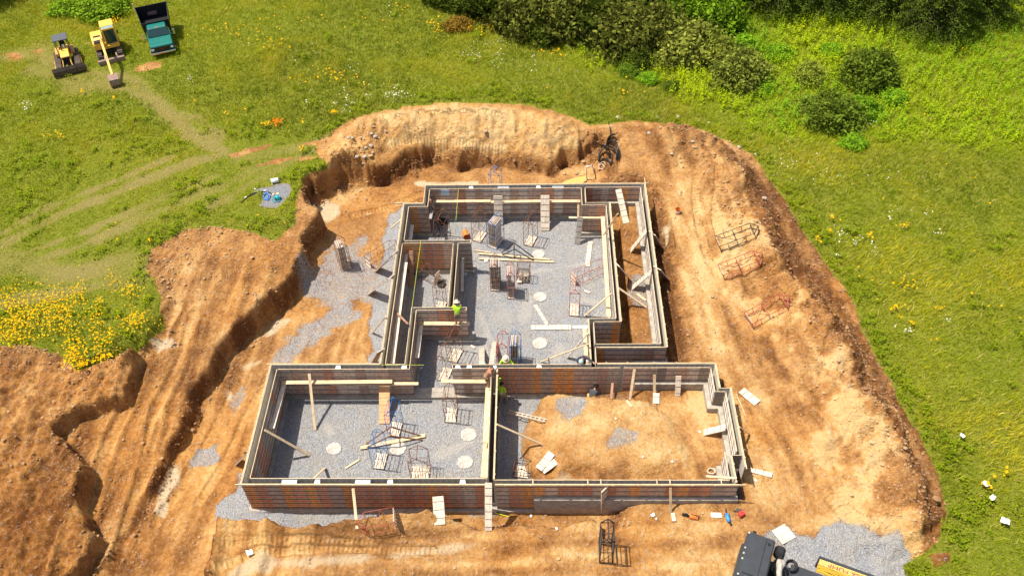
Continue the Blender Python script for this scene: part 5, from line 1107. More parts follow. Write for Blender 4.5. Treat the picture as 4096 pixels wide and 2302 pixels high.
hose("thick black corrugated pipe arching highest over the pit", [pp('P', 770, 600), pp('P', 850, 590, .5), pp('P', 960, 640, .6), pp('P', 1020, 760, .5), pp('P', 1040, 900, .15)], .075, M_BLK, group=G_)
hose("thick black corrugated pipe curled inside the highest one", [pp('P', 610, 900), pp('P', 640, 760, .3), pp('P', 760, 690, .5), pp('P', 900, 710, .5), pp('P', 990, 800, .4), pp('P', 1000, 895, .15)], .075, M_BLK, group=G_)
hose("short black pipe end pointing up out of the trench", [pp('P', 785, 590, .1), pp('P', 810, 520, .4), pp('P', 870, 470, .5), pp('P', 950, 440, .5)], .08, M_BLK, group=G_)
hose("black pipe coming out of the shaded trench", [pp('P', 650, 560, .1), pp('P', 740, 640, .35), pp('P', 810, 690, .35)], .07, M_BLK, group=G_)
hose("black pipe looping low toward the sandy slope", [pp('P', 700, 765), pp('P', 800, 770, .3), pp('P', 890, 850, .3), pp('P', 900, 960, .15)], .075, M_BLK, group=G_)
hose("black pipe curling round at the bottom of the heap", [pp('P', 640, 960), pp('P', 700, 900, .2), pp('P', 800, 910, .25), pp('P', 870, 980, .1)], .07, M_BLK, group=G_)
hose("thin pale hose coiled below the black pipes", [pp('P', 745, 1050), pp('P', 690, 990, .1), pp('P', 620, 1010), pp('P', 640, 1090), pp('P', 720, 1060), pp('P', 755, 960), pp('P', 700, 930), pp('P', 610, 990)], .025, M_WOOD, "hose", "hose")
hose("thin dark hose hanging down from the trench's far edge", [pp('P', 820, 60), pp('P', 850, 180), pp('P', 870, 330), pp('P', 850, 440)], .035, M_BLK, "hose", "hose")
A = WG(q('P', 358, 1280)); Bz = A.z
m = MB(); C1 = WY(q('P', 352, 1000), A.y); m.tube([A-Vector((0, 0, .2)), C1, WY(q('P', 375, 990), A.y), WY(q('P', 430, 995), A.y+.1), Vector(pp('P', 470, 1070, .5)), Vector(pp('P', 510, 1150, .1))], .045, 0, 8)
tag(m.build("standpipe", M_WHITE, None, True), "white plastic standpipe bent over at the muddy pool", "pipe")
# water
pool = poly('2100', [(410, 255), (470, 215), (560, 185), (640, 168), (700, 160), (725, 195), (680, 235), (640, 262)], .05)
m = MB(); pw = [(x, y, .0) for x, y in pool]; m.add([(p[0], p[1], .10) for p in pw], [tuple(range(len(pw)))])
MW, nd, lk, pb2 = new_mat("muddy_water"); pb2.inputs['Base Color'].default_value = (.50, .37, .10, 1); pb2.inputs['Roughness'].default_value = .12
tag(m.build("muddy_pool", MW), "yellow muddy pool at the foot of the back cut", "pool", kind='structure')
# hose heap on the grass
hs = []
cx, cy = 1120, 850
for i in range(40):
    a = i*1.25; rr_ = 130+45*math.sin(i*2.1); hs.append(pp('H', cx+math.cos(a)*rr_+20*math.sin(i), cy+math.sin(a)*rr_*.95, .05+.05*math.sin(i*3)))
hose("tangled blue hose heaped on the grey dust patch", hs, .018, M_HOSE, "blue_hose", "hose")
hs = [pp('H', 1500+math.cos(a)*(190-8*a)*1.0, 970+math.sin(a)*110, .05+.01*a) for a in [i*.55 for i in range(26)]]
hose("coiled green hose around the teal reel", hs, .016, M_TEAL, "green_hose", "hose")
m = MB(); c = Vector(pp('H', 1540, 940, .02)); m.tube([c+Vector((-.1, -.05, .12)), c+Vector((.16, .05, .12))], .14, 0, 14); m.tube([c+Vector((-.13, -.06, .12)), c+Vector((-.1, -.05, .12))], .19, 0, 14); m.tube([c+Vector((.16, .05, .12)), c+Vector((.19, .06, .12))], .19, 0, 14)
tag(m.build("hose_reel", M_TEAL, None, True), "teal plastic reel lying among the hoses", "reel")
hose("long black pipe curving across the grey dust patch", [pp('H', 135, 1090, .04), pp('H', 380, 880, .06), pp('H', 700, 710, .06), pp('H', 1000, 660, .06), pp('H', 1250, 700, .06), pp('H', 1330, 770, .05)], .035, M_BLK)
c = Vector(pp('H', 1465, 290, .02)); m = MB(); d_ = Vector((.24, .07, 0)); m.tube([c-d_+Vector((0, 0, .16)), c+d_+Vector((0, 0, .16))], .165, 0, 18); m.tube([c+d_*.85+Vector((0, 0, .16)), c+d_*.92+Vector((0, 0, .16))], .175, 0, 18)
tag(m.build("bucket", M_WHITE, None, True), "white plastic bucket lying on its side above the dust patch", "bucket")
for i, (x, y, sx, sy, lb) in enumerate([(680, 570, .07, .16, "narrow white scrap left of the blue hose"), (1060, 625, .2, .07, "white scrap just above the blue hose"), (320, 880, .16, .07, "white scrap at the left end of the long black pipe"), (1385, 775, .17, .12, "pale block touching the long black pipe's end"), (1555, 745, .17, .17, "square pale block on the grey dust"), (1345, 385, .14, .06, "small pale scrap below the white bucket")]):
    small("scrap_block", lb, "scrap", pp('H', x, y, 0), (sx, sy, .06), M_WHITE if i < 3 else M_PINE, .4*i)
def bucket(label, c, mat, r1=.15, h=.36, name="bucket"):
    m = MB(); n = 20
    for a, b_, z0, z1 in ((r1*.86, r1, 0, h), (r1*.82, r1*.94, .02, h)):
        vs = [(math.cos(6.2832*i/n)*a, math.sin(6.2832*i/n)*a, z0) for i in range(n)]+[(math.cos(6.2832*i/n)*b_, math.sin(6.2832*i/n)*b_, z1) for i in range(n)]
        m.add(vs, [(i, (i+1) % n, n+(i+1) % n, n+i) for i in range(n)]+[tuple(range(n))[::-1]])
    m.tube([(math.cos(6.2832*i/n)*r1, math.sin(6.2832*i/n)*r1, h) for i in range(n+1)], .008, 0, 4, caps=False)
    o = m.build(name, mat, loc=c); tag(o, label, "bucket"); return o
M_ORG = simple("orange_plastic", (.65, .20, .04), .45, 0, .1, 6)
bk_ = bucket("orange bucket standing open on the dirt east of the foundation", WG(q('2200', 984, 875)), M_ORG, .17, .38)
m = MB(); n = 20; m.tube([(math.cos(6.2832*i/n)*.163, math.sin(6.2832*i/n)*.163, .12) for i in range(n+1)], .001, 0, 4); vs = [(math.cos(6.2832*i/n)*.1615, math.sin(6.2832*i/n)*.1615, z) for z in (.10, .26) for i in range(n)]; m.add(vs, [(i, (i+1) % n, n+(i+1) % n, n+i) for i in range(n)]); m.build("label_band", M_WHITE, bk_)
small("drink_can", "small red and white can on the dirt near the orange bucket", "can", WG(q('2200', 850, 813)), (.2, .07, .07), simple("red_white_can", (.7, .12, .1), .4), -.7)
m = MB(); c = g0('1550', 1010, 955); n = 24
for rr_, f in ((.22, 1), (.20, -1)):
    vs = [(math.cos(6.2832*i/n)*rr_, yy, .22+math.sin(6.2832*i/n)*rr_) for yy in (-.25, .3) for i in range(n)]; m.add(vs, [(i, (i+1) % n, n+(i+1) % n, n+i) for i in range(n)])
o = m.build("orange_drum", M_ORG, loc=c, smooth=True); o.rotation_euler = (0, 0, rad(15)); tag(o, "bright orange plastic drum lying behind the cross wall", "drum")
blob("black_bag", "crumpled black plastic bag on the shaded gravel in the north west", "bag", g0('1550', 720, 775), .33, .25, .22, M_BLK, 14, jit=.3, seed=9)
blob("black_bag", "black plastic bag crumpled in the small tipped rack's room", "bag", g0('1500', 860, 290), .25, .3, .18, M_BLK, 12, jit=.3, seed=10)
for i, (k, x, y, s, z, lb) in enumerate([('1500', 1160, 155, .26, 0, "crumpled white paper on the gravel beside the passage wall"), ('1500', 1138, 357, .1, 0, "small white scrap in the shadow of the passage wall"), ('1500', 602, 1362, .12, 0, "pale blue scrap in the shadow near the doorway"), ('1550', 1270, 1265, .3, 0, "white paper sheet lying under the long boards"),
        ('1900', 1528, 452, .22, None, "white box among plastic scraps before the garage wall"), ('1900', 1555, 483, .14, None, "brown box beside the white box before the garage wall"), ('1900', 700, 570, .16, None, "white scrap on the dirt left of the black rack"), ('1900', 880, 353, .15, None, "white cup at the foot of the garage front wall"), ('1900', 480, 460, .12, None, "pale scrap right of the garage front trench"),
        ('1900', 1295, 345, .14, None, "white bottle right of the wide leaning panel"), ('1900', 1890, 335, .18, None, "white bottle at the foot of the garage front wall's right part"), ('2300', 1107, 730, .12, None, "small white scrap by the inner east brace"), ('2300', 362, 612, .1, None, "tiny white bottle on the garage dirt pile"), ('2300', 605, 950, .1, None, "tiny grey cup at the near edge of the dirt pile"), ('2300', 1605, 1160, .13, None, "white cup lying off the garage's front corner"), ('2300', 865, 995, .1, None, "small dark yellow scrap below the dirt pile"),
        ('800', 425, 765, .42, None, "crumpled white sheet of paper in the front left dirt"), ('2800', 2253, 295, .32, None, "white sheet in the eastern grass, farthest of three"), ('2800', 2303, 405, .3, None, "white sheet in the eastern grass, middle of three"), ('2800', 2405, 588, .4, None, "white sheet in the eastern grass, nearest of three"), ('ov', 2415, 1105, .25, None, "small white sheet in the grass above the other three")]):
    c = WZ(q(k, x, y), z) if z is not None else WG(q(k, x, y)); r_ = random.Random(i+50); m = MB(); n = 5
    g_ = [[(s*(u/4-.5)+r_.uniform(-.02, .02), s*.75*(v/4-.5)+r_.uniform(-.02, .02), .03+r_.uniform(0, .09*min(1, s*4))+(.30 if k in ('2800', 'ov') else 0)) for u in range(n)] for v in range(n)]
    vs = [p for row in g_ for p in row]; m.add(vs, [(v*n+u, v*n+u+1, (v+1)*n+u+1, (v+1)*n+u) for u in range(n-1) for v in range(n-1)])
    o = m.build("paper_scrap", M_WOOD if 'brown' in lb else M_WHITE, loc=c); o.rotation_euler = (0, 0, r_.uniform(0, 3)); sol = o.modifiers.new("t", 'SOLIDIFY'); sol.thickness = .012; tag(o, lb, "scrap")
# power saw, blue tool and red can in the foreground
c = WG(q('M', 540, 255)); sw = empty("cut_off_saw", c, rad(-12), "orange cut off saw with a black disc guard lying before the garage wall", "saw")
m = MB(); m.box(-.12, .30, -.12, .12, .03, .20); m.box(.0, .22, -.09, .09, .20, .27); m.build("motor_body", M_ORG, sw, bevel=.02)
m = MB(); m.tube([(-.34, -.02, .12), (-.34, .03, .12)], .17, 0, 20); m.bar((-.34, 0, .12), (-.05, 0, .12), .07, .06); m.build("disc_guard", M_BLK, sw, True)
m = MB(); m.tube(curve([(.28, 0, .1), (.40, 0, .2), (.30, 0, .30), (.05, 0, .31), (-.06, .1, .2)]), .018); m.build("handle", M_BLK, sw, True)
c = WG(q('M', 998, 262)); tl = empty("blue_drill", c, rad(8), "blue motor drill with black handles lying on the dirt", "drill")
m = MB(); m.tube([(0, -.28, .09), (0, -.18, .12), (0, .1, .12), (0, .2, .08)], [.05, .10, .11, .06], 0, 12); m.build("motor_body", simple("blue_plastic", (.04, .25, .60), .4), tl, True)
m = MB(); m.tube([(0, .2, .09), (.03, .34, .09), (.07, .52, .06)], [.05, .03, .02]); m.bar((-.15, .18, .1), (.16, .1, .1), .03, .03); m.tube([(.05, -.1, .04), (.08, -.42, .03)], .05, 0, 6); m.build("handle", M_BLK, tl, True)
c = WG(q('M', 1178, 225)); m = MB(); m.box(-.15, .15, -.12, .12, 0, .26); m.box(-.04, .04, -.03, .03, .26, .31)
o = m.build("fuel_can", simple("red_plastic", (.62, .05, .04), .4, 0, .1, 5), loc=c, bevel=.03); o.rotation_euler = (0, 0, .5); tag(o, "red fuel can lying right of the blue drill", "can")
blob("dirt_clod", "dark twiggy clod behind the red fuel can", "clod", WG(q('M', 1140, 170)), .2, .1, .1, M_ROD, 10, jit=.4, seed=3)
c = WG(q('2300', 1212, 1088)); m = MB(); hs = [(math.cos(a)*.2, math.sin(a)*.17, .05+.012*a) for a in [i*.5 for i in range(28)]]; m.tube(hs, .028, 0, 6)
o = m.build("rope_coil", M_WOOD, None, True, loc=c); tag(o, "coil of tan rope on the ground in the garage's front right corner", "rope")
c = WG(q('K', 1220, 150)); m = MB(); m.box(-.42, .42, -.42, .42, 0, .04); m.tube([(0, 0, .04), (0, 0, .048)], .3, 0, 24)
o = m.build("outrigger_pad", simple("dusty_grey_board", (.50, .47, .38), .8, 0, .2, 4), loc=c); o.rotation_euler = (0, 0, rad(28)); tag(o, "square grey outrigger pad on the gravel beside the pump truck", "pad")
hose("thin yellow strap lying by the garage front trench", [pp('1900', 150, 425, .1), pp('1900', 200, 445, .1), pp('1900', 290, 465, .05)], .02, M_YEL, "strap", "strap")
# scattered stones
def stones(label, pts, s0, s1, seed, mat):
    rs = random.Random(seed)
    for (x, y, z) in pts:
        s = rs.uniform(s0, s1); bm = bmesh.new(); bmesh.ops.create_icosphere(bm, subdivisions=1, radius=s)
        for v in bm.verts: v.co *= rs.uniform(.75, 1.2); v.co.z *= .7
        me = bpy.data.meshes.new("rock"); bm.to_mesh(me); bm.free(); me.materials.append(mat); o = bpy.data.objects.new("rock", me); link(o); o.location = (x, y, z+s*.25); o.rotation_euler = (0, 0, rs.uniform(0, 6)); tag(o, label, "rock", label)
M_ROCK = simple("field_stone", (.42, .34, .25), .9, 0, .25, 6, .4)
stones("pale stone in the rubble at the left end of the back spoil bank", [pp('900', x, y, 0) for x, y in [(1130, 315), (1105, 300), (960, 330), (1020, 325), (1100, 390), (990, 470), (1050, 470), (1040, 525), (1110, 435), (935, 325), (1060, 400), (1210, 280)]], .09, .2, 2, M_ROCK)
stones("pale boulder at the grass edge above the spoil bank", [pp('2200', 528, 145, 0)], .25, .26, 3, M_ROCK)
stones("stone lying on the eastern spoil ridge", [pp('2200', x, y, 0) for x, y in [(938, 420), (1100, 325), (1655, 765), (1460, 370), (765, 262), (1590, 425), (830, 135), (990, 135), (1225, 180)]], .1, .24, 4, M_ROCK)
# clods on every bank: too many to count
n = 95000; x = r.uniform(-34, 24, n); y = r.uniform(15, 53, n); bk2 = sample(I['bank'], x, y); d0 = sample(I['dO'], x, y); dc_ = sample(I['dc'], x, y); dm_ = sample(I['dM'], x, y); dT_ = sample(I['dT'], x, y); dbk_ = sample(dbk, x, y); gp = sample(grav, x, y)
wgt = .05+1.2*np.clip(4*bk2*(1-bk2), 0, 1)+.8*np.exp(-(dc_/2.0)**2)+.45*np.exp(-(dbk_/1.6)**2)+.7*np.exp(-(np.abs(dm_)/.8)**2)+.35*(dT_ > 0)*(fbm(x, y, 3, 91, 3) > .1)+.4*np.exp(-(np.maximum(d0, 0)/.8)**2)
fl_ = sample(INFO['flat'].astype(float), x, y) > 0; keep = (d0 > 0) & (gp < .4) & (~fl_) & (r.random(n) < wgt) & (sample(trk, x, y) < .3) & in_view(x, y); x, y = x[keep], y[keep]; n = len(x)
ico = np.array([[0, 0, 1], [.89, 0, .45], [.28, .85, .45], [-.72, .53, .45], [-.72, -.53, .45], [.28, -.85, .45], [0, 0, -.6]]); fc = np.array([[0, i, i % 5+1] for i in range(1, 6)]+[[6, i % 5+1, i] for i in range(1, 6)])
s = r.gamma(2.0, .016, n)+.015; P = ico[None]*(s[:, None, None])*r.uniform(.65, 1.3, (n, 7, 1))*np.array([1, 1, .75]); a = r.uniform(0, 6.28, n); ca, sa = np.cos(a)[:, None], np.sin(a)[:, None]
PX, PY = P[:, :, 0]*ca-P[:, :, 1]*sa+x[:, None], P[:, :, 0]*sa+P[:, :, 1]*ca+y[:, None]; PZ = P[:, :, 2]+gz(x, y)[:, None]+s[:, None]*.2
co = np.stack([PX, PY, PZ], -1).reshape(-1, 3); f = (fc[None]+np.arange(n)[:, None, None]*7).reshape(-1, 3)
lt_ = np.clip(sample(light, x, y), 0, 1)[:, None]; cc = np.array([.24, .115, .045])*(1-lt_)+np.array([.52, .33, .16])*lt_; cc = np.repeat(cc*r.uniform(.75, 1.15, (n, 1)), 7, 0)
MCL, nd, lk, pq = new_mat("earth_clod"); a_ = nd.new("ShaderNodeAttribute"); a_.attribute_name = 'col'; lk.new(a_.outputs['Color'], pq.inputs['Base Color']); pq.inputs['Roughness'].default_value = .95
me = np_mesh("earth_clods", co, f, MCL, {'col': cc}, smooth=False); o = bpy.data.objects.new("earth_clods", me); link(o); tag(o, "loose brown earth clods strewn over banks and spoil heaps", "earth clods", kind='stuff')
# ------------------------------------------------------------------ machines
M_YP = simple("yellow_machine_paint", (.80, .45, .06), .4, 0, .12, 3); M_YP2 = simple("worn_yellow_paint", (.50, .28, .07), .6, .05, .35, 5)
M_TRK = simple("worn_track_steel", (.16, .12, .09), .7, .3, .35, 6); M_BLADE = simple("dirty_blade_steel", (.10, .07, .055), .6, .4, .4, 4)
M_GREEN = simple("teal_green_paint", (.012, .17, .13), .25, .25, .1, 3); M_CHR = simple("chrome", (.6, .6, .6), .2, .9, .05, 3); M_BLKP = simple("black_paint", (.012, .013, .014), .4, 0, .2, 4)
M_DKG = simple("dark_grey_roof", (.075, .08, .09), .6, .1, .2, 5); M_TAN = simple("tan_dash", (.35, .36, .28), .7)
MGL, nd, lk, pg = new_mat("dark_glass"); pg.inputs['Base Color'].default_value = (.02, .05, .05, 1); pg.inputs['Roughness'].default_value = .08; pg.inputs['Specular IOR Level'].default_value = .6
M_AMB = simple("amber_lens", (.8, .25, .03), .3); M_BKT = simple("brown_bucket_steel", (.30, .19, .15), .6, .3, .3, 6); M_SKYG = simple("blue_grey_glass", (.22, .33, .38), .15, 0, .1, 2)
def head(kA, a, b):
    """heading of a machine whose front edge runs from a (picture left) to b"""
    A = WZ(q(kA, *a), 2.5); B = WZ(q(kA, *b), 2.5); return A, B, math.atan2(B.y-A.y, B.x-A.x)
def crawler(root, x, L, wd, h, y0=0, mat=M_TRK, pads=None):
    """one crawler track with shoes, centred at x, from y0-L/2 to y0+L/2"""
    R = h/2; prof = []
    for i in range(9): a = math.pi/2-math.pi*i/8; prof.append((y0+L/2-R+math.cos(a)*R, R+math.sin(a)*R))
    for i in range(9): a = -math.pi/2-math.pi*i/8; prof.append((y0-L/2+R+math.cos(a)*R, R+math.sin(a)*R))
    m = MB(); m.prism(prof, x-wd*.30, x+wd*.30)
    P = [Vector((0, p[0], p[1])) for p in prof]+[Vector((0, prof[0][0], prof[0][1]))]
    tot = sum((P[i+1]-P[i]).length for i in range(len(P)-1)); n = int(tot/.17); k = 0; acc = 0
    for i in range(n):
        t = tot*i/n
        s = 0
        for j in range(len(P)-1):
            l = (P[j+1]-P[j]).length
            if s+l >= t: break
            s += l
        d = (P[j+1]-P[j]).normalized(); c = P[j]+d*(t-s); nn = Vector((0, -d.z, d.y)); 
        if nn.dot(c-Vector((0, y0, R))) < 0: nn = -nn
        c = c+nn*.025
        M = Matrix(((1, 0, 0, x), (0, d.y, nn.y, c.y), (0, d.z, nn.z, c.z), (0, 0, 0, 1))); m.box(-wd/2, wd/2, -.07, .07, -.02, .02, 0, M); m.box(-wd/2, wd/2, -.015, .015, .02, .055, 0, M)
    return m.build("crawler_track", mat, root)
# --- excavator, front = +y local after heading
A, B, hd = head('A', (1285, 810), (1600, 735)); mid = (A+B)/2; rzv = hd+math.pi      # front faces down-picture
SCL = {'excavator': (.92, .9, .88), 'bulldozer': (.84, .84, .84), 'dump_truck': (.97, .82, .86)}
def local_root(name, mid, hd, back, label, cat):
    f = Vector((math.sin(hd), -math.cos(hd), 0)); p = mid-f*back; z = float(gz(p.x, p.y)); root = empty(name, (p.x, p.y, z), 0, label, cat)
    root.matrix_world = Matrix(((-f.y*-1*0+math.cos(hd)*-1, f.x, 0, p.x), (-math.sin(hd), f.y, 0, p.y), (0, 0, 1, z), (0, 0, 0, 1))) @ Matrix.Diagonal((*SCL.get(name, (1, 1, 1)), 1)); return root
ex = local_root("excavator", mid, hd, 1.35, "yellow mini excavator with its arm stretched out toward the building site", "excavator")
# local axes: +y forward (towards the viewer), +x = picture left
crawler(ex, .86, 2.7, .42, .62); crawler(ex, -.86, 2.7, .42, .62)
m = MB(); m.box(-.65, .65, -.7, .7, .25, .62); m.tube([(0, 0, .6), (0, 0, .8)], .45, 0, 16); m.build("undercarriage", M_BLKP, ex)
m = MB(); m.prism([(2.0, .12), (2.12, .05), (2.1, .42), (1.98, .52), (1.9, .42)], -1.12, 1.12); m.bar((.5, .6, .35), (.5, 1.95, .3), .12, .1); m.bar((-.5, .6, .35), (-.5, 1.95, .3), .12, .1); m.build("dozer_blade", M_BKT, ex)
m = MB(); m.box(-1.05, .02, -.35, .85, .80, 1.08); m.box(-1.05, 1.05, -1.15, .30, .80, 1.12)
m.prism([(-1.25, .85), (-1.35, 1.0), (-1.3, 1.6), (-1.1, 1.75), (-.1, 1.75), (.25, 1.6), (.7, 1.5), (.8, 1.3), (.8, .85)], .15, 1.08, 0); m.prism([(-1.25, .85), (-1.35, 1.0), (-1.3, 1.5), (-1.0, 1.62), (-.9, 1.62), (-.9, .85)], -1.05, .149, 0)
m.build("body", M_YP, ex, bevel=.03)
m = MB(); m.box(.35, .95, .35, .79, 1.515, 1.60); m.box(.30, .90, -.15, .0, 1.755, 1.78); m.build("engine_vent", M_BLKP, ex)
cab = MB()
for x_ in (-1.02, -.05):
    for y_ in (-.85, .62): cab.tube([(x_, y_, 1.1), (x_, y_*(.98 if y_ > 0 else 1), 2.62)], .045, 0, 6)
cab.tube([(-1.02, -.85, 1.1), (-.05, -.85, 1.1), (-.05, .64, 1.1), (-1.02, .64, 1.1), (-1.02, -.85, 1.1)], .045, 0, 6); cab.tube([(-1.02, -.85, 2.58), (-.05, -.85, 2.58), (-.05, .60, 2.58), (-1.02, .60, 2.58), (-1.02, -.85, 2.58)], .045, 0, 6)
cab.box(-1.06, -.01, .60, .68, 1.05, 1.16); cab.box(-1.06, -1.0, -.85, .66, 1.08, 1.5); cab.box(-1.06, -.01, .58, .66, 2.5, 2.62); cb = cab.build("cab_frame", M_YP, ex)
m = MB(); m.box(-1.10, .04, -.90, .25, 2.62, 2.72); m.build("cab_roof", M_YP, cb, bevel=.04)
m = MB(); m.box(-1.02, -.05, .26, .60, 2.62, 2.66); m.build("roof_window", M_SKYG, cb)
m = MB(); m.box(-1.0, -.08, .61, .63, 1.15, 2.5); m.box(-1.045, -1.03, -.8, .6, 1.5, 2.58); m.box(-.045, -.035, -.8, .6, 1.5, 2.58); m.build("cab_glass", MGL, cb)
m = MB(); m.box(-.75, -.3, -.5, .0, 1.1, 1.5); m.box(-.75, -.3, -.6, -.45, 1.45, 2.1); m.build("seat", M_BLKP, cb, bevel=.04)
m = MB(); m.box(-1.30, -1.18, .45, .52, 1.9, 2.25); m.build("mirror", M_BLKP, cb)
bo = MB()
def arm(pts, w0, m_): 
    for i in range(len(pts)-1): m_.bar(pts[i], pts[i+1], .20, w0[i])
arm([(.18, .75, 1.15), (.18, 1.35, 2.15), (.18, 2.9, 2.45)], [.34, .30], bo); bo.box(.02, .34, .55, .95, .85, 1.35); bo.bar((.18, 2.8, 2.44), (.18, 2.95, 2.44), .22, .3); bo.build("boom", M_YP, ex, bevel=.015)
m = MB(); m.bar((.18, 2.6, 2.62), (.18, 5.7, .95), .19, .24); m.bar((.18, 2.6, 2.66), (.18, 2.95, 2.3), .2, .3); m.build("dipper_arm", M_YP, ex, bevel=.015)
m = MB(); m.tube([(.18, 1.0, 1.5), (.18, 2.05, 2.1)], .06, 0, 8); m.tube([(.18, 1.6, 2.5), (.18, 2.3, 2.75)], .055, 0, 8); m.tube([(.18, 2.7, 2.62), (.18, 4.4, 1.75)], .05, 0, 8); m.build("hydraulic_cylinder", M_CHR, ex, True)
m = MB(); m.prism([(5.55, 1.0), (5.80, 1.02), (6.15, .75), (6.25, .30), (6.10, .02), (5.80, -.02), (5.75, .03), (6.00, .12), (6.06, .35), (5.95, .62), (5.70, .75), (5.50, .75)], -.20, .56)
m.prism([(5.55, 1.0), (5.80, 1.02), (6.15, .75), (6.25, .30), (6.10, .02), (5.80, -.02), (5.50, .3)], .56, .585); m.prism([(5.55, 1.0), (5.80, 1.02), (6.15, .75), (6.25, .30), (6.10, .02), (5.80, -.02), (5.50, .3)], -.225, -.20)
for i in range(5): x_ = -.17+i*.175; m.box(x_-.03, x_+.03, 5.6, 5.8, -.03, .01)
m.build("digging_bucket", M_BKT, ex)
# --- bulldozer
A, B, hd = head('A', (702, 955), (1128, 905)); mid = (A+B)/2
dz = local_root("bulldozer", mid, hd+rad(14), 1.65, "old yellow and rust bulldozer with a grey canopy and a wide blade", "bulldozer")
crawler(dz, .86, 3.3, .52, .66, .15); crawler(dz, -.86, 3.3, .52, .66, .15)
m = MB()
for s in (-1, 1): m.box(s*.82-.12 if s > 0 else s*.82-.12, s*.82+.12, -1.1, 1.2, .3, .62)
m.build("track_frame", M_YP2, dz)
m = MB(); m.prism([(-.5, .7), (1.25, .7), (1.35, .9), (1.3, 1.35), (1.2, 1.42), (-.3, 1.62), (-.5, 1.5)], -.40, .40); m.box(-.5, .5, -1.2, -.5, .55, 1.25); m.build("hood", M_YP, dz, bevel=.03)
m = MB(); m.box(-.34, .34, 1.36, 1.41, .72, 1.32); m.build("radiator_grille", M_BLKP, dz)
m = MB(); m.tube([(.12, .35, 1.5), (.12, .35, 2.1)], .05, 0, 8); m.build("exhaust_pipe", M_BLKP, dz); m = MB(); m.tube([(-.12, -.05, 1.5), (-.12, -.05, 1.85)], .08, 0, 10); m.tube([(-.12, -.05, 1.8), (-.12, -.05, 1.9)], .13, 0, 12); m.build("air_filter", M_WHITE, dz, True)
m = MB(); m.box(-.85, -.5, -1.2, .1, .85, 1.15); m.box(.5, .85, -1.2, .1, .85, 1.15); m.build("fender", M_YP2, dz, bevel=.02)
m = MB(); m.box(-.25, .25, -.95, -.5, 1.2, 1.4); m.box(-.25, .25, -1.1, -.95, 1.3, 1.85); m.build("seat", M_BLKP, dz, bevel=.04)
m = MB()
for x_ in (-.55, .55):
    m.tube([(x_, -1.15, 1.1), (x_, -1.15, 2.3)], .045, 0, 6); m.tube([(x_, .05, 1.1), (x_, -.05, 2.3)], .045, 0, 6); m.tube([(x_, -1.15, 2.3), (x_, -.05, 2.3)], .045, 0, 6)
m.build("canopy_post", M_DKG, dz); m = MB(); m.box(-.68, .68, -1.3, -.02, 2.32, 2.42); m.build("canopy_roof", M_DKG, dz, bevel=.02)
m = MB(); m.prism([(2.30, .05), (2.42, .25), (2.40, .62), (2.28, .92), (2.33, .95), (2.47, .64), (2.49, .24), (2.38, .02)], -1.48, 1.48); m.build("blade", M_BLADE, dz)
m = MB()
for s in (-1, 1): m.bar((s*1.15, -.2, .42), (s*1.2, 2.3, .32), .1, .14); m.tube([(s*.3, 1.0, 1.2), (s*.42, 2.32, .75)], .05, 0, 8)
m.build("push_arm", M_YP2, dz)
# --- wheels
def wheel(root, x, y, r_, w_, mat_rim=M_CHR, dual=False):
    s = 1 if x > 0 else -1; m = MB(); m.tube([(x-w_/2, y, r_), (x-w_/2+.04, y, r_), (x+w_/2-.04, y, r_), (x+w_/2, y, r_)], [r_*.93, r_, r_, r_*.93], 0, 24); o = m.build("wheel", M_BLK, root, True)
    m = MB(); m.tube([(x+s*w_/2, y, r_), (x+s*(w_/2+.015), y, r_)], r_*.55, 0, 16); m.tube([(x+s*w_/2, y, r_), (x+s*(w_/2+.06), y, r_)], r_*.2, 0, 12); m.build("rim", mat_rim, o, True)
# --- green dump truck
A, B, hd = head('A', (1960, 712), (2268, 645)); mid = (A+B)/2
tr = local_root("dump_truck", mid, hd, -.65, "dark green dump truck with a black box bed and chrome bumper", "truck")
for x_ in (.86, -.86): wheel(tr, x_, -.85, .38, .26); wheel(tr, x_, -4.3, .38, .46)
m = MB(); m.prism([(-.12, .55), (-.06, .75), (-.08, 1.12), (-.18, 1.22), (-1.55, 1.42), (-1.6, .55)], -.92, .92); m.prism([(-1.5, .5), (-1.55, 1.40), (-3.0, 1.40), (-3.05, .5)], -.96, .96); m.build("body", M_GREEN, tr, bevel=.04)
m = MB(); m.add([(-.72, -2.05, 2.02), (.72, -2.05, 2.02), (.74, -3.0, 2.02), (-.74, -3.0, 2.02), (-.90, -1.5, 1.42), (.90, -1.5, 1.42), (.92, -3.05, 1.42), (-.92, -3.05, 1.42)], [(0, 1, 2, 3), (0, 4, 5, 1), (1, 5, 6, 2), (2, 6, 7, 3), (3, 7, 4, 0)]); cbn = m.build("cab", M_GREEN, tr, bevel=.02)
m = MB(); m.add([(-.68, -2.0, 1.99), (.68, -2.0, 1.99), (.85, -1.50, 1.46), (-.85, -1.50, 1.46)], [(0, 1, 2, 3)], 0, Matrix.Translation((0, .035, .025))); o = m.build("windscreen", MGL, cbn); s_ = o.modifiers.new("t", 'SOLIDIFY'); s_.thickness = .015
m = MB(); m.box(-.6, .6, -1.62, -1.52, 1.44, 1.475); m.build("dashboard", M_TAN, cbn)
m = MB()
for s in (-1, 1): m.add([(s*.80, -2.1, 1.95), (s*.80, -2.9, 1.95), (s*.94, -2.95, 1.5), (s*.94, -1.75, 1.5)], [(0, 1, 2, 3)])
o = m.build("side_window", MGL, cbn); s_ = o.modifiers.new("t", 'SOLIDIFY'); s_.thickness = .015
for i in range(5):
    m = MB(); x_ = (-.62, -.12, 0.0, .12, .62)[i]; m.box(x_-.04, x_+.04, -2.15, -2.08, 2.02, 2.06); m.build("marker_light", M_AMB, cbn)
m = MB(); m.box(-1.0, 1.0, -.02, .12, .42, .62); m.build("bumper", M_CHR, tr, bevel=.04)
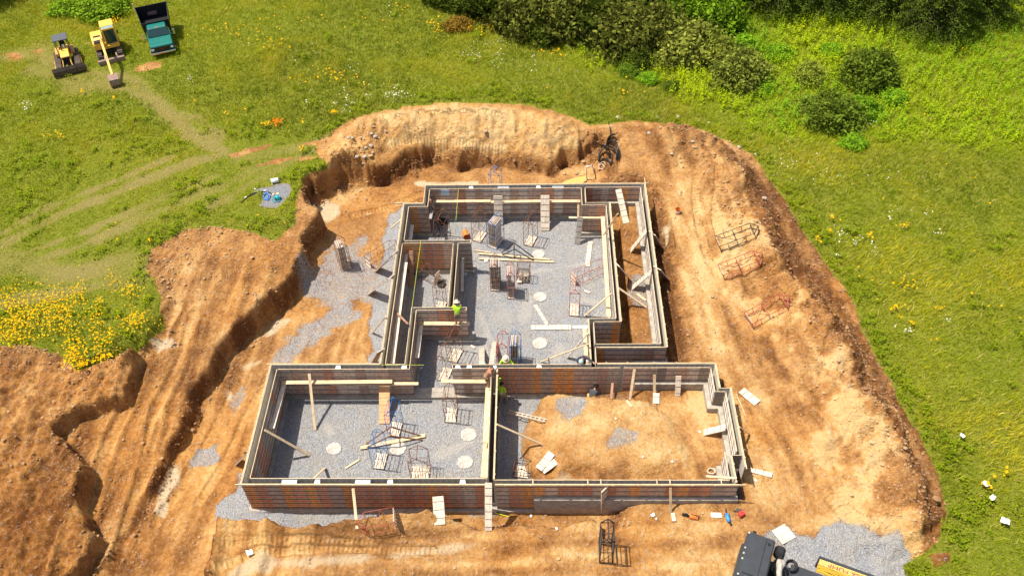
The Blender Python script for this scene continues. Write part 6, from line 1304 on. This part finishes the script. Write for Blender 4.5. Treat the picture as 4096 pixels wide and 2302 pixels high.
m = MB(); m.box(-.66, .66, -.09, -.04, .68, 1.08); gr_ = m.build("grille", M_BLKP, tr); 
vs, fs = text_mesh("GMC", .16); m = MB(); m.add([(-v[0]*1.2, -.035+max(0, v[2]), .88+v[1]) for v in vs], fs); m.build("lettering", simple("red_badge", (.55, .03, .02), .4), gr_)
for s in (-1, 1): m = MB(); m.box(s*.78-.11, s*.78+.11, -.10, -.03, .78, .95); m.build("headlight", M_WHITE, tr, bevel=.015)
m = MB(); m.box(-.16, .16, .12, .135, .45, .57); m.build("number_plate", M_AMB, tr)
for s in (-1, 1):
    m = MB(); m.bar((s*.92, -1.8, 1.45), (s*1.32, -1.65, 1.75), .03, .03); m.bar((s*.92, -1.8, 1.35), (s*1.32, -1.65, 1.25), .03, .03); m.box(s*1.28-.06, s*1.28+.10, -1.72, -1.64, 1.25, 1.78); m.build("mirror", M_CHR, tr)
m = MB(); t_ = .05
bx = [(-1.05, -3.15, .95), (1.05, -3.15, .95), (1.25, -6.0, 1.15), (-1.25, -6.0, 1.15), (-1.12, -3.1, 2.15), (1.12, -3.1, 2.15), (1.32, -6.0, 2.5), (-1.32, -6.0, 2.5)]
m.add(bx, [(0, 3, 2, 1), (0, 1, 5, 4), (1, 2, 6, 5), (2, 3, 7, 6), (3, 0, 4, 7)]); o = m.build("dump_bed", M_BLKP, tr); s_ = o.modifiers.new("t", 'SOLIDIFY'); s_.thickness = .06; s_.offset = 0
m = MB(); m.box(-.32, .45, -5.93, -5.9, 1.5, 1.85); m.build("tailgate_panel", M_BKT, o)
m = MB()
for s in (-1, 1): m.bar((s*1.34, -6.0, 2.2), (s*1.36, -6.05, 2.95), .06, .08)
m.build("bed_stake", M_WOOD, o); m = MB(); m.box(-.45, .45, -5.9, -.4, .45, .68); m.build("chassis", M_BLKP, tr)
# --- pump truck cut by the lower right corner
zt = float(gz(11.5, 17.5)); zr = zt+2.95
c1, c2, c3, c4 = (WZ(q('K', *p), zr) for p in ((705, 190), (1130, 400), (850, 880), (325, 745)))
fl = (c1-c4); wdt = fl.length; xdir = fl.normalized()                 # along the windscreen edge
back = ((c2-c1)+(c3-c4)).normalized(); L_ = 2.0
pt = empty("pump_truck", ((c1.x+c4.x)/2, (c1.y+c4.y)/2, zt), 0, "black concrete pump truck cut by the lower right corner of the picture", "truck")
yv = -Vector((back.x, back.y, 0)).normalized(); xv = Vector((yv.y, -yv.x, 0)); wdt = 2.4
pt.matrix_world = Matrix(((xv.x, yv.x, 0, (c1.x+c4.x)/2), (xv.y, yv.y, 0, (c1.y+c4.y)/2), (0, 0, 1, zt), (0, 0, 0, 1)))
M_CAB = simple("satin_black_cab", (.045, .048, .052), .38, .1, .15, 2)
m = MB(); Lc = ((c2-c1).length+(c3-c4).length)/2*1.0
m.box(-wdt/2, wdt/2, -Lc, .02, 2.55, 2.95); m.box(-wdt/2, wdt/2, -Lc, .10, .9, 1.75); m.box(-wdt/2, -wdt/2+.12, -Lc, -.0, 1.75, 2.55); m.box(wdt/2-.12, wdt/2, -Lc, -.0, 1.75, 2.55); m.box(-wdt/2+.12, wdt/2-.12, -Lc, -Lc+.1, 1.75, 2.55); cbo = m.build("cab", M_CAB, pt, bevel=.07)
m = MB(); m.box(-wdt/2+.14, wdt/2-.14, -.03, .03, 1.76, 2.53); m.build("windscreen", MGL, cbo)
m = MB(); m.box(-wdt/2-.006, -wdt/2+.0, -Lc*.8, -.25, 1.8, 2.5); m.box(wdt/2, wdt/2+.006, -Lc*.8, -.25, 1.8, 2.5); m.build("side_window", MGL, cbo)
m = MB(); m.box(-wdt/2+.15, wdt/2-.15, -Lc*.9+.25, -Lc*.9+.28, 2.952, 2.962); m.box(-.95, -.9, -Lc+.15, -.2, 2.952, 2.975); m.build("roof_seam", M_BLKP, cbo)
for x_ in (-1.08, -.28, 0, .28, 1.08): m = MB(); m.box(x_-.045, x_+.045, -.09, -.01, 2.951, 2.99); m.build("marker_light", M_PAD, cbo, bevel=.01)
m = MB(); m.tube([(wdt/2-.35, -Lc*.8, 2.96), (wdt/2-.35, -Lc*.8, 3.02)], .06, 0, 8); m.build("roof_antenna", M_BLKP, cbo)
m = MB()
for s in (-1, 1): m.bar((s*wdt/2, -.4, 2.5), (s*(wdt/2+.28), -.3, 2.45), .03, .03); m.box(s*(wdt/2+.25)-.05, s*(wdt/2+.25)+.11, -.38, -.22, 1.9, 2.5)
m.build("mirror", M_BLKP, cbo, bevel=.03)
m = MB(); m.box(wdt/2-.55, wdt/2-.02, -Lc-.55, -Lc-.06, 2.2, 2.75); m.build("air_intake", M_BLK, pt, bevel=.12)
m = MB(); m.tube(curve([(.75, -Lc-.3, 1.0), (.8, -Lc-.35, 1.9), (.55, -Lc-.45, 2.3), (.1, -Lc-.5, 2.3), (-.4, -Lc-.6, 2.2), (-.9, -Lc-.45, 1.9)]), .13, 0, 10); m.tube([(.55, -Lc-.5, 1.3), (.55, -Lc-.5, 2.4)], .2, 0, 12); m.build("dusty_pump_pipe", M_PAD, pt, True)
for dx_ in (-.62, -.85): m = MB(); m.tube([(dx_, -Lc-.9, 1.4), (dx_, -Lc-.9, 2.15)], [.17, .14], 0, 12); m.tube([(dx_, -Lc-.9, 2.1), (dx_, -Lc-.9, 2.25)], .16, 0, 12); m.build("orange_coupling", M_ORG, pt, True)
m = MB(); 
for k_ in range(3): m.tube([(.55+math.cos(a)*(.22+.03*k_), -Lc-.95+math.sin(a)*(.2+.03*k_), 2.30+.06*k_) for a in [i*.4 for i in range(17)]], .03, 0, 6)
m.tube(curve([(.5, -Lc-.75, 2.3), (.1, -Lc-1.0, 2.35), (-.3, -Lc-1.2, 2.2), (-.35, -Lc-1.6, 2.0)]), .035); m.tube(curve([(.35, -Lc-.75, 2.2), (-.1, -Lc-.9, 2.25), (-.5, -Lc-1.3, 2.0)]), .035); m.build("hydraulic_hose", M_BLK, pt, True)
m = MB(); m.box(-.05, .75, -8.5, -Lc-.95, 2.0, 2.22); m.box(.0, .70, -8.5, -Lc-1.0, 1.2, 1.99); m.build("folded_boom", M_CAB, pt, bevel=.03)
m = MB(); m.box(-wdt/2+.1, wdt/2-.1, -8.5, -Lc-.1, .7, 1.15); m.build("chassis", M_BLKP, pt)
for s in (-1, 1):
    for y_ in (-.75, -5.2, -6.5): wheel(pt, s*(wdt/2-.2), y_, .5, .34, M_CHR)
# signed side box
ya = -Lc-2.25; m = MB(); m.box(1.50, 1.64, ya-3.0, ya+.2, 1.3, 2.22); sb = m.build("side_box", M_CAB, pt, bevel=.02)
m = MB(); m.add([(1.49, ya+.15, 2.2), (1.49, ya-2.95, 2.2), (1.05, ya-2.95, 1.72), (1.05, ya+.15, 1.72), (1.46, ya+.15, 1.68), (1.46, ya-2.95, 1.68)], [(0, 1, 2, 3), (3, 2, 5, 4), (0, 3, 4), (1, 5, 2)]); 
MSG, nd, lk, ps = new_mat("flame_sign"); tc = nd.new("ShaderNodeTexCoord"); wv = nd.new("ShaderNodeTexWave"); wv.inputs['Scale'].default_value = 3.2; wv.inputs['Distortion'].default_value = 6; wv.inputs['Detail'].default_value = 1; mp = nd.new("ShaderNodeMapping"); mp.inputs['Scale'].default_value = (2.4, .35, 2.4); lk.new(tc.outputs['Object'], mp.inputs[0]); lk.new(mp.outputs[0], wv.inputs['Vector'])
rr = ramp(nd, [(.25, (.02, .015, .01)), (.32, (.80, .38, .03)), (.75, (.90, .58, .06))]); lk.new(wv.outputs[0], rr.inputs[0]); lk.new(rr.outputs[0], ps.inputs['Base Color']); ps.inputs['Roughness'].default_value = .4
sg2 = m.build("flame_sign", MSG, pt)
m = MB(); vs, fs = text_mesh("94-866-PUMP", .30)
# strip with the number along the top edge of the sign, upside down from the camera
sd = Vector((1.05-1.49, 0, 1.72-2.2)).normalized(); nrm = Vector((-.48, 0, .44)).normalized()*1.0
Ms = MB(); p0 = Vector((1.49, ya+.15, 2.2))+nrm*.006
Ms.add([tuple(p0), tuple(p0+Vector((0, -2.9, 0))), tuple(p0+Vector((0, -2.9, 0))+sd*.26), tuple(p0+sd*.26)], [(0, 1, 2, 3)]); Ms.build("number_strip", simple("sign_yellow", (.72, .52, .16), .5), sg2)
m.add([tuple(p0+nrm*(.006+max(0, v[2]))+Vector((0, -1.45+v[0]*1.25, 0))+sd*(.13+v[1]*.8)) for v in vs], fs); m.build("lettering", simple("sign_red", (.35, .04, .01), .5), sg2)
# ------------------------------------------------------------------ people
M_SKIN = simple("tanned_skin", (.38, .17, .09), .6, 0, .08, 12); M_SKIN2 = simple("skin", (.45, .25, .16), .6, 0, .08, 12); M_LIME = simple("lime_cloth", (.52, .85, .03), .8, 0, .08, 9)
M_KHA = simple("khaki_cloth", (.30, .26, .17), .85, 0, .2, 9); M_CAMO = simple("patterned_short_cloth", (.19, .17, .12), .85, 0, .55, 14); M_HAT = simple("straw_hat", (.66, .52, .36), .8, 0, .1, 12); M_DKC = simple("charcoal_cloth", (.06, .065, .075), .85, 0, .2, 9)
M_TANC = simple("tan_work_cloth", (.55, .32, .12), .85, 0, .2, 9); M_BOOT = simple("boot_leather", (.17, .08, .04), .7, 0, .2, 9); M_HELG = simple("pale_green_helmet", (.38, .52, .46), .35, 0, .05, 5); M_HAIR = simple("dark_hair", (.02, .015, .012), .8)
M_NAVY = simple("navy_cloth", (.025, .03, .05), .85, 0, .2, 9); M_REFL = simple("silver_tape", (.6, .62, .62), .4)
def skinned(name, chains, mat, parent, sub=2):
    """chains: lists of (point, radius); chain starts may reuse an earlier point index ('#k')"""
    vs = []; es = []; rs = []; ids = {}
    for ch in chains:
        prev = None
        for it in ch:
            if isinstance(it, str): prev = ids[it]; continue
            key = it[2] if len(it) > 2 else None
            vs.append(it[0]); rs.append(it[1]); i = len(vs)-1
            if key: ids[key] = i
            if prev is not None: es.append((prev, i))
            prev = i
    me = bpy.data.meshes.new(name); me.from_pydata(vs, es, []); me.materials.append(mat); o = bpy.data.objects.new(name, me); link(o, parent)
    sk = o.modifiers.new("skin", 'SKIN'); sk.use_smooth_shade = True
    for i, s in enumerate(me.skin_vertices[0].data): s.radius = (rs[i] if isinstance(rs[i], tuple) else (rs[i], rs[i])); s.use_root = (i == 0)
    sb = o.modifiers.new("sub", 'SUBSURF'); sb.levels = sub; sb.render_levels = sub; return o
def person(label, loc, rz, J, skin, shirt, pants, hat, sleeves='short', legs='short', hair=M_HAIR, boots=M_BOOT, hatkind='brim'):
    """J: joint positions in the person's own frame (facing +y)"""
    root = empty("person", loc, rad(rz), label, "person"); V_ = lambda k: Vector(J[k])
    pel, ch, nk, hd = V_('pelvis'), V_('chest'), V_('neck'), V_('head')
    def lp(a, b, t): return tuple(Vector(a).lerp(Vector(b), t))
    C = [[(tuple(pel), (.15, .11), 'pel'), (lp(pel, ch, .5), (.135, .10)), (tuple(ch), (.17, .115), 'ch'), (tuple(nk), (.06, .06), 'nk'), (lp(nk, hd, .55), (.062, .07)), (tuple(hd), (.082, .098)), (lp(nk, hd, 1.55), (.07, .085))]]
    for s in ('L', 'R'):
        C.append(['ch', (J['sh'+s], .062), (lp(J['sh'+s], J['el'+s], .5), .052), (J['el'+s], .042), (lp(J['el'+s], J['wr'+s], .4), .04), (J['wr'+s], .027)])
        C.append(['pel', (J['hip'+s], .095), (lp(J['hip'+s], J['kn'+s], .4), .085), (J['kn'+s], .058), (lp(J['kn'+s], J['an'+s], .35), .058), (J['an'+s], .038)])
    # palms with five fingers
    for s in ('L', 'R'):
        w = Vector(J['wr'+s]); d = (w-Vector(J['el'+s])).normalized(); sd = d.cross(Vector((0, 0, 1))); sd = sd.normalized() if sd.length > .1 else Vector((1, 0, 0)); dn = sd.cross(d).normalized()
        if dn.z > 0: dn = -dn
        C[1 if s == 'L' else 3].append((tuple(w+d*.05), (.035, .022), 'palm'+s))
        for i, (o_, l_) in enumerate(((-.032, .06), (-.011, .075), (.011, .08), (.032, .07))):
            p = w+d*.085+sd*o_; C.append(['palm'+s, (tuple(p), .0105), (tuple(p+d*l_*.5+dn*.012), .009), (tuple(p+d*l_*.75+dn*.045), .008)])
        tsd = sd if s == 'L' else -sd; C.append(['palm'+s, (tuple(w+d*.05+tsd*.045), .012), (tuple(w+d*.085+tsd*.062+dn*.015), .010)])
    body = skinned("body", C, skin, root)
    # face: nose, ears, eyes
    f = Vector(J.get('face', (0, 1, -.1))).normalized(); up = (hd-nk).normalized(); sdv = f.cross(up).normalized(); f = up.cross(sdv).normalized(); hc = hd+up*.02
    m = MB(); m.tube([hc+f*.095+up*.02, hc+f*.125-up*.025, hc+f*.10-up*.035], [.010, .017, .008], 0, 6); m.tube([hc+sdv*.088-f*.01+up*.03, hc+sdv*.098-f*.015, hc+sdv*.086-f*.005-up*.03], .014, 0, 5); m.tube([hc-sdv*.088-f*.01+up*.03, hc-sdv*.098-f*.015, hc-sdv*.086-f*.005-up*.03], .014, 0, 5)
    m.build("face", skin, root, True); m = MB()
    for s in (-1, 1): m.box(-.012, .012, -.01, .01, -.007, .007, 0, Matrix.Translation(hc+f*.092+sdv*.033*s+up*.012))
    m.box(-.024, .024, -.01, .008, -.004, .004, 0, Matrix.Translation(hc+f*.092-up*.058)); m.build("eyes", hair, root)
    if hair is not None:
        bm = bmesh.new(); bmesh.ops.create_uvsphere(bm, u_segments=14, v_segments=10, radius=.108); bmesh.ops.delete(bm, geom=[v for v in bm.verts if v.co.z < -.02 and v.co.y > -.03], context='VERTS'); me = bpy.data.meshes.new("hair"); bm.to_mesh(me); bm.free(); me.materials.append(hair)
        o = bpy.data.objects.new("hair", me); link(o, root); o.matrix_local = Matrix(((sdv.x, f.x, up.x, (hc+up*.02-f*.01).x), (sdv.y, f.y, up.y, (hc+up*.02-f*.01).y), (sdv.z, f.z, up.z, (hc+up*.02-f*.01).z), (0, 0, 0, 1)))
    if shirt is not None:
        S = [[(lp(pel, ch, -.12), (.168, .13), 'p'), (lp(pel, ch, .5), (.165, .13)), (tuple(ch), (.195, .145), 'c'), (lp(ch, nk, .72), (.085, .085))]]
        for s in ('L', 'R'):
            a = ['c', (J['sh'+s], .085), (lp(J['sh'+s], J['el'+s], .65), .072)]
            if sleeves == 'long': a += [(J['el'+s], .058), (lp(J['el'+s], J['wr'+s], .5), .052), (lp(J['el'+s], J['wr'+s], .92), .042)]
            S.append(a)
        skinned("shirt", S, shirt, root)
    P_ = [[(lp(pel, ch, .15), (.16, .125), 'p'), (tuple(pel), (.17, .13), 'q')]]
    for s in ('L', 'R'):
        a = ['q', (J['hip'+s], .115), (lp(J['hip'+s], J['kn'+s], .5), .098), (lp(J['hip'+s], J['kn'+s], .95), .08)]
        if legs == 'long': a += [(lp(J['kn'+s], J['an'+s], .3), .075), (lp(J['kn'+s], J['an'+s], .92), .06)]
        else: a += [(lp(J['kn'+s], J['an'+s], .12), .078)]
        P_.append(a)
    skinned("shorts" if legs == 'short' else "trousers", P_, pants, root)
    for s in ('L', 'R'):
        a = Vector(J['an'+s]); ft = Vector(J.get('ft'+s, (0, 1, 0))).normalized(); skinned("boot", [[(tuple(a+Vector((0, 0, .07))), .052), (tuple(a-Vector((0, 0, .03))), .055), (tuple(a+ft*.12-Vector((0, 0, .05))), (.048, .038)), (tuple(a+ft*.2-Vector((0, 0, .055))), (.04, .028))]], boots, root, 1)
    if hat is not None:
        m = MB(); R = [(0, .115, .0), (.075, .112, .0), (.12, .085, 0), (.135, .02, 0)]; n = 22; t0 = hc+up*.055
        def ringp(h, r_): return [t0+up*h+(sdv*math.cos(6.2832*i/n)+f*1.1*math.sin(6.2832*i/n))*r_ for i in range(n)]
        rings = []
        if hatkind == 'brim': rings = [(-.035, .20), (-.01, .125), (.06, .112), (.105, .085), (.115, .01)]
        elif hatkind == 'helmet': rings = [(-.03, .145), (-.015, .128), (.05, .125), (.10, .095), (.125, .03)]
        else: rings = [(-.05, .118), (.0, .12), (.06, .112), (.10, .07), (.11, .01)]
        vs = [p for h, r_ in rings for p in ringp(h, r_)]; m.add(vs, [(j*n+i, j*n+(i+1) % n, (j+1)*n+(i+1) % n, (j+1)*n+i) for j in range(len(rings)-1) for i in range(n)]+[tuple((len(rings)-1)*n+i for i in range(n))])
        if hatkind in ('helmet', 'cap'): b0_ = t0+f*.11-up*.03; m.add([b0_+sdv*.09, b0_-sdv*.09, b0_-sdv*.06+f*.08-up*.01, b0_+sdv*.06+f*.08-up*.01], [(0, 1, 2, 3)])
        m.build("hat" if hatkind != 'helmet' else "helmet", hat, root, True)
    return root
# 1 sun hat man on the scaffold plank, back to the camera, hands on the wall top
pz = WY(q('1500', 1060, 787), 34.52); base = Vector((WY(q('1500', 1070, 790), 34.5).x, 34.50, pz.z+.03))
H_ = 2.64-base.z
J = dict(pelvis=(0, -.02, .92), chest=(0, .08, 1.32), neck=(0, .15, 1.52), head=(0, .22, 1.64), shL=(-.20, .10, 1.42), elL=(-.31, .22, 1.20), wrL=(-.22, .36, 1.22), shR=(.20, .10, 1.42), elR=(.33, .20, 1.20), wrR=(.24, .36, 1.22), hipL=(-.10, -.02, .86), knL=(-.12, .03, .48), anL=(-.12, 0, .08), hipR=(.10, -.02, .86), knR=(.11, .04, .48), anR=(.13, -.02, .08), face=(0, 1, -.7))
person("person in lime T-shirt and pale sun hat, standing on a plank against the short wall", base, 0, J, M_SKIN2, M_LIME, M_CAMO, M_HAT)
# 2 shirtless man with white helmet leaning over the centre wall, facing east
c = WX(q('C', 230, 860), -2.62); b = Vector((-2.66, WX(q('C', 240, 850), -2.62).y, 1.35)); b = WZ(q('C', 230, 870), 1.62); b = Vector((-2.66, b.y, 1.62))
J = dict(pelvis=(0, -.05, .86), chest=(0, .17, 1.24), neck=(0, .30, 1.40), head=(0, .43, 1.46), shL=(-.19, .20, 1.33), elL=(-.25, .38, 1.10), wrL=(-.18, .45, .95), shR=(.19, .20, 1.33), elR=(.24, .33, 1.08), wrR=(.20, .42, .90), hipL=(-.10, -.05, .82), knL=(-.12, .10, .46), anL=(-.12, -.02, .08), hipR=(.10, -.05, .82), knR=(.14, .12, .46), anR=(.16, .0, .08), face=(0, 1, -.9))
p2_ = person("shirtless person in white helmet and brown shorts bending over the centre wall from a plank", b, -80, J, M_SKIN, None, M_TANC if False else M_KHA, M_WHITE, hatkind='helmet', boots=M_TANC)
m = MB(); m.tube([(math.cos(6.2832*i/14)*.19, -.04+math.sin(6.2832*i/14)*.15, .93) for i in range(15)], .022, 0, 5); m.box(-.26, -.16, -.1, .06, .74, .92); m.box(.16, .26, -.12, .06, .72, .92); m.build("tool_belt", M_BOOT, p2_)
# 3 hatted man standing behind the middle wall
b = WZ(q('C', 745, 200), 1.35); b = Vector((WY(q('C', 745, 130), 31.35).x, 31.35, .75))
J = dict(pelvis=(0, .0, .92), chest=(0, -.02, 1.33), neck=(0, .02, 1.53), head=(0, .08, 1.65), shL=(-.20, .0, 1.43), elL=(-.40, .12, 1.22), wrL=(-.58, .2, 1.12), shR=(.20, .0, 1.43), elR=(.33, .06, 1.18), wrR=(.42, .2, 1.0), hipL=(-.10, 0, .86), knL=(-.12, .03, .48), anL=(-.13, 0, .08), hipR=(.10, 0, .86), knR=(.12, .04, .48), anR=(.13, -.02, .08), face=(0, 1, -.8))
person("person in lime long sleeves and wide straw hat behind the middle wall", b, 180, J, M_SKIN2, M_LIME, M_KHA, M_HAT, sleeves='long', legs='long')
small("work_step", "low wooden step under the person in the wide straw hat", "step", (b.x, b.y, 0), (.9, .5, .75), M_WOOD)
# 4 helmeted man bending over the middle wall from behind
b = Vector((WY(q('D', 330, 250), 31.0).x, 31.10, 1.62))
J = dict(pelvis=(.08, -.10, .92), chest=(.04, .10, 1.20), neck=(.0, .30, 1.30), head=(-.04, .42, 1.33), shL=(-.18, .16, 1.24), elL=(-.26, .34, 1.12), wrL=(-.16, .5, 1.18), shR=(.22, .14, 1.24), elR=(.46, .30, 1.28), wrR=(.62, .5, 1.30), hipL=(-.05, -.1, .86), knL=(-.06, .0, .48), anL=(-.06, -.05, .08), hipR=(.17, -.1, .86), knR=(.2, .0, .48), anR=(.2, -.05, .08), face=(0, .4, -1))
J4 = {k: ((-v[0], v[1], v[2]) if k != 'face' else v) for k, v in J.items()}
for a_, b__ in (('shL', 'shR'), ('elL', 'elR'), ('wrL', 'wrR'), ('hipL', 'hipR'), ('knL', 'knR'), ('anL', 'anR')): J4[a_], J4[b__] = J4[b__], J4[a_]
person("person in dark clothes and pale green helmet bending over the middle wall", b, 180, J4, M_SKIN2, M_NAVY, M_NAVY, M_HELG, sleeves='long', legs='long', hatkind='helmet')
small("work_platform", "wooden platform under the person in the pale green helmet", "platform", (b.x-.05, b.y+.12, 0), (1.0, .5, 1.62), M_WOOD)
# 5 man in the garage reaching up along the wall
b = WZ(q('C', 660, 1390), .03); b = Vector((b.x, b.y, .02))
J = dict(pelvis=(-.04, .02, .88), chest=(-.08, .06, 1.30), neck=(-.07, .12, 1.50), head=(-.04, .17, 1.62), shL=(-.26, .12, 1.44), elL=(-.26, .36, 1.66), wrL=(-.10, .58, 1.80), shR=(.12, .02, 1.40), elR=(.18, -.02, 1.12), wrR=(.14, .16, .95), hipL=(-.13, .0, .84), knL=(-.10, .12, .47), anL=(-.12, -.08, .08), hipR=(.06, .0, .84), knR=(.20, .22, .52), anR=(.22, .04, .12), face=(.5, 1, -.2))
o5 = person("person in lime long sleeves reaching up the formwork in the garage's shaded corner", b, -8, J, M_SKIN2, M_LIME, M_KHA, None, sleeves='long', legs='long', boots=M_TANC)
m = MB(); m.tube([(-.08+math.cos(6.2832*i/14)*.195, .05+math.sin(6.2832*i/14)*.155, 1.12) for i in range(15)], .018, 0, 5); m.build("reflective_band", M_REFL, o5)
# 6 crouching man at the garage's back wall
b = WY(q('D', 640, 1250), 30.02); b = Vector((b.x, 29.98, .05))
J = dict(pelvis=(-.08, -.12, .36), chest=(.03, .16, .72), neck=(.09, .30, .86), head=(.13, .38, .96), shL=(-.14, .22, .80), elL=(-.16, .38, .56), wrL=(-.02, .46, .42), shR=(.22, .18, .78), elR=(.32, .30, .55), wrR=(.24, .44, .42), hipL=(-.18, -.1, .34), knL=(-.26, .26, .44), anL=(-.24, .08, .08), hipR=(.02, -.12, .34), knR=(.20, .22, .44), anR=(.16, .04, .08), face=(.1, 1, -.4))
o6 = person("person in charcoal T-shirt, black cap and tan trousers crouching at the garage's back wall", b, -10, J, M_SKIN2, M_DKC, M_TANC, M_BLKP, legs='long', hatkind='cap')
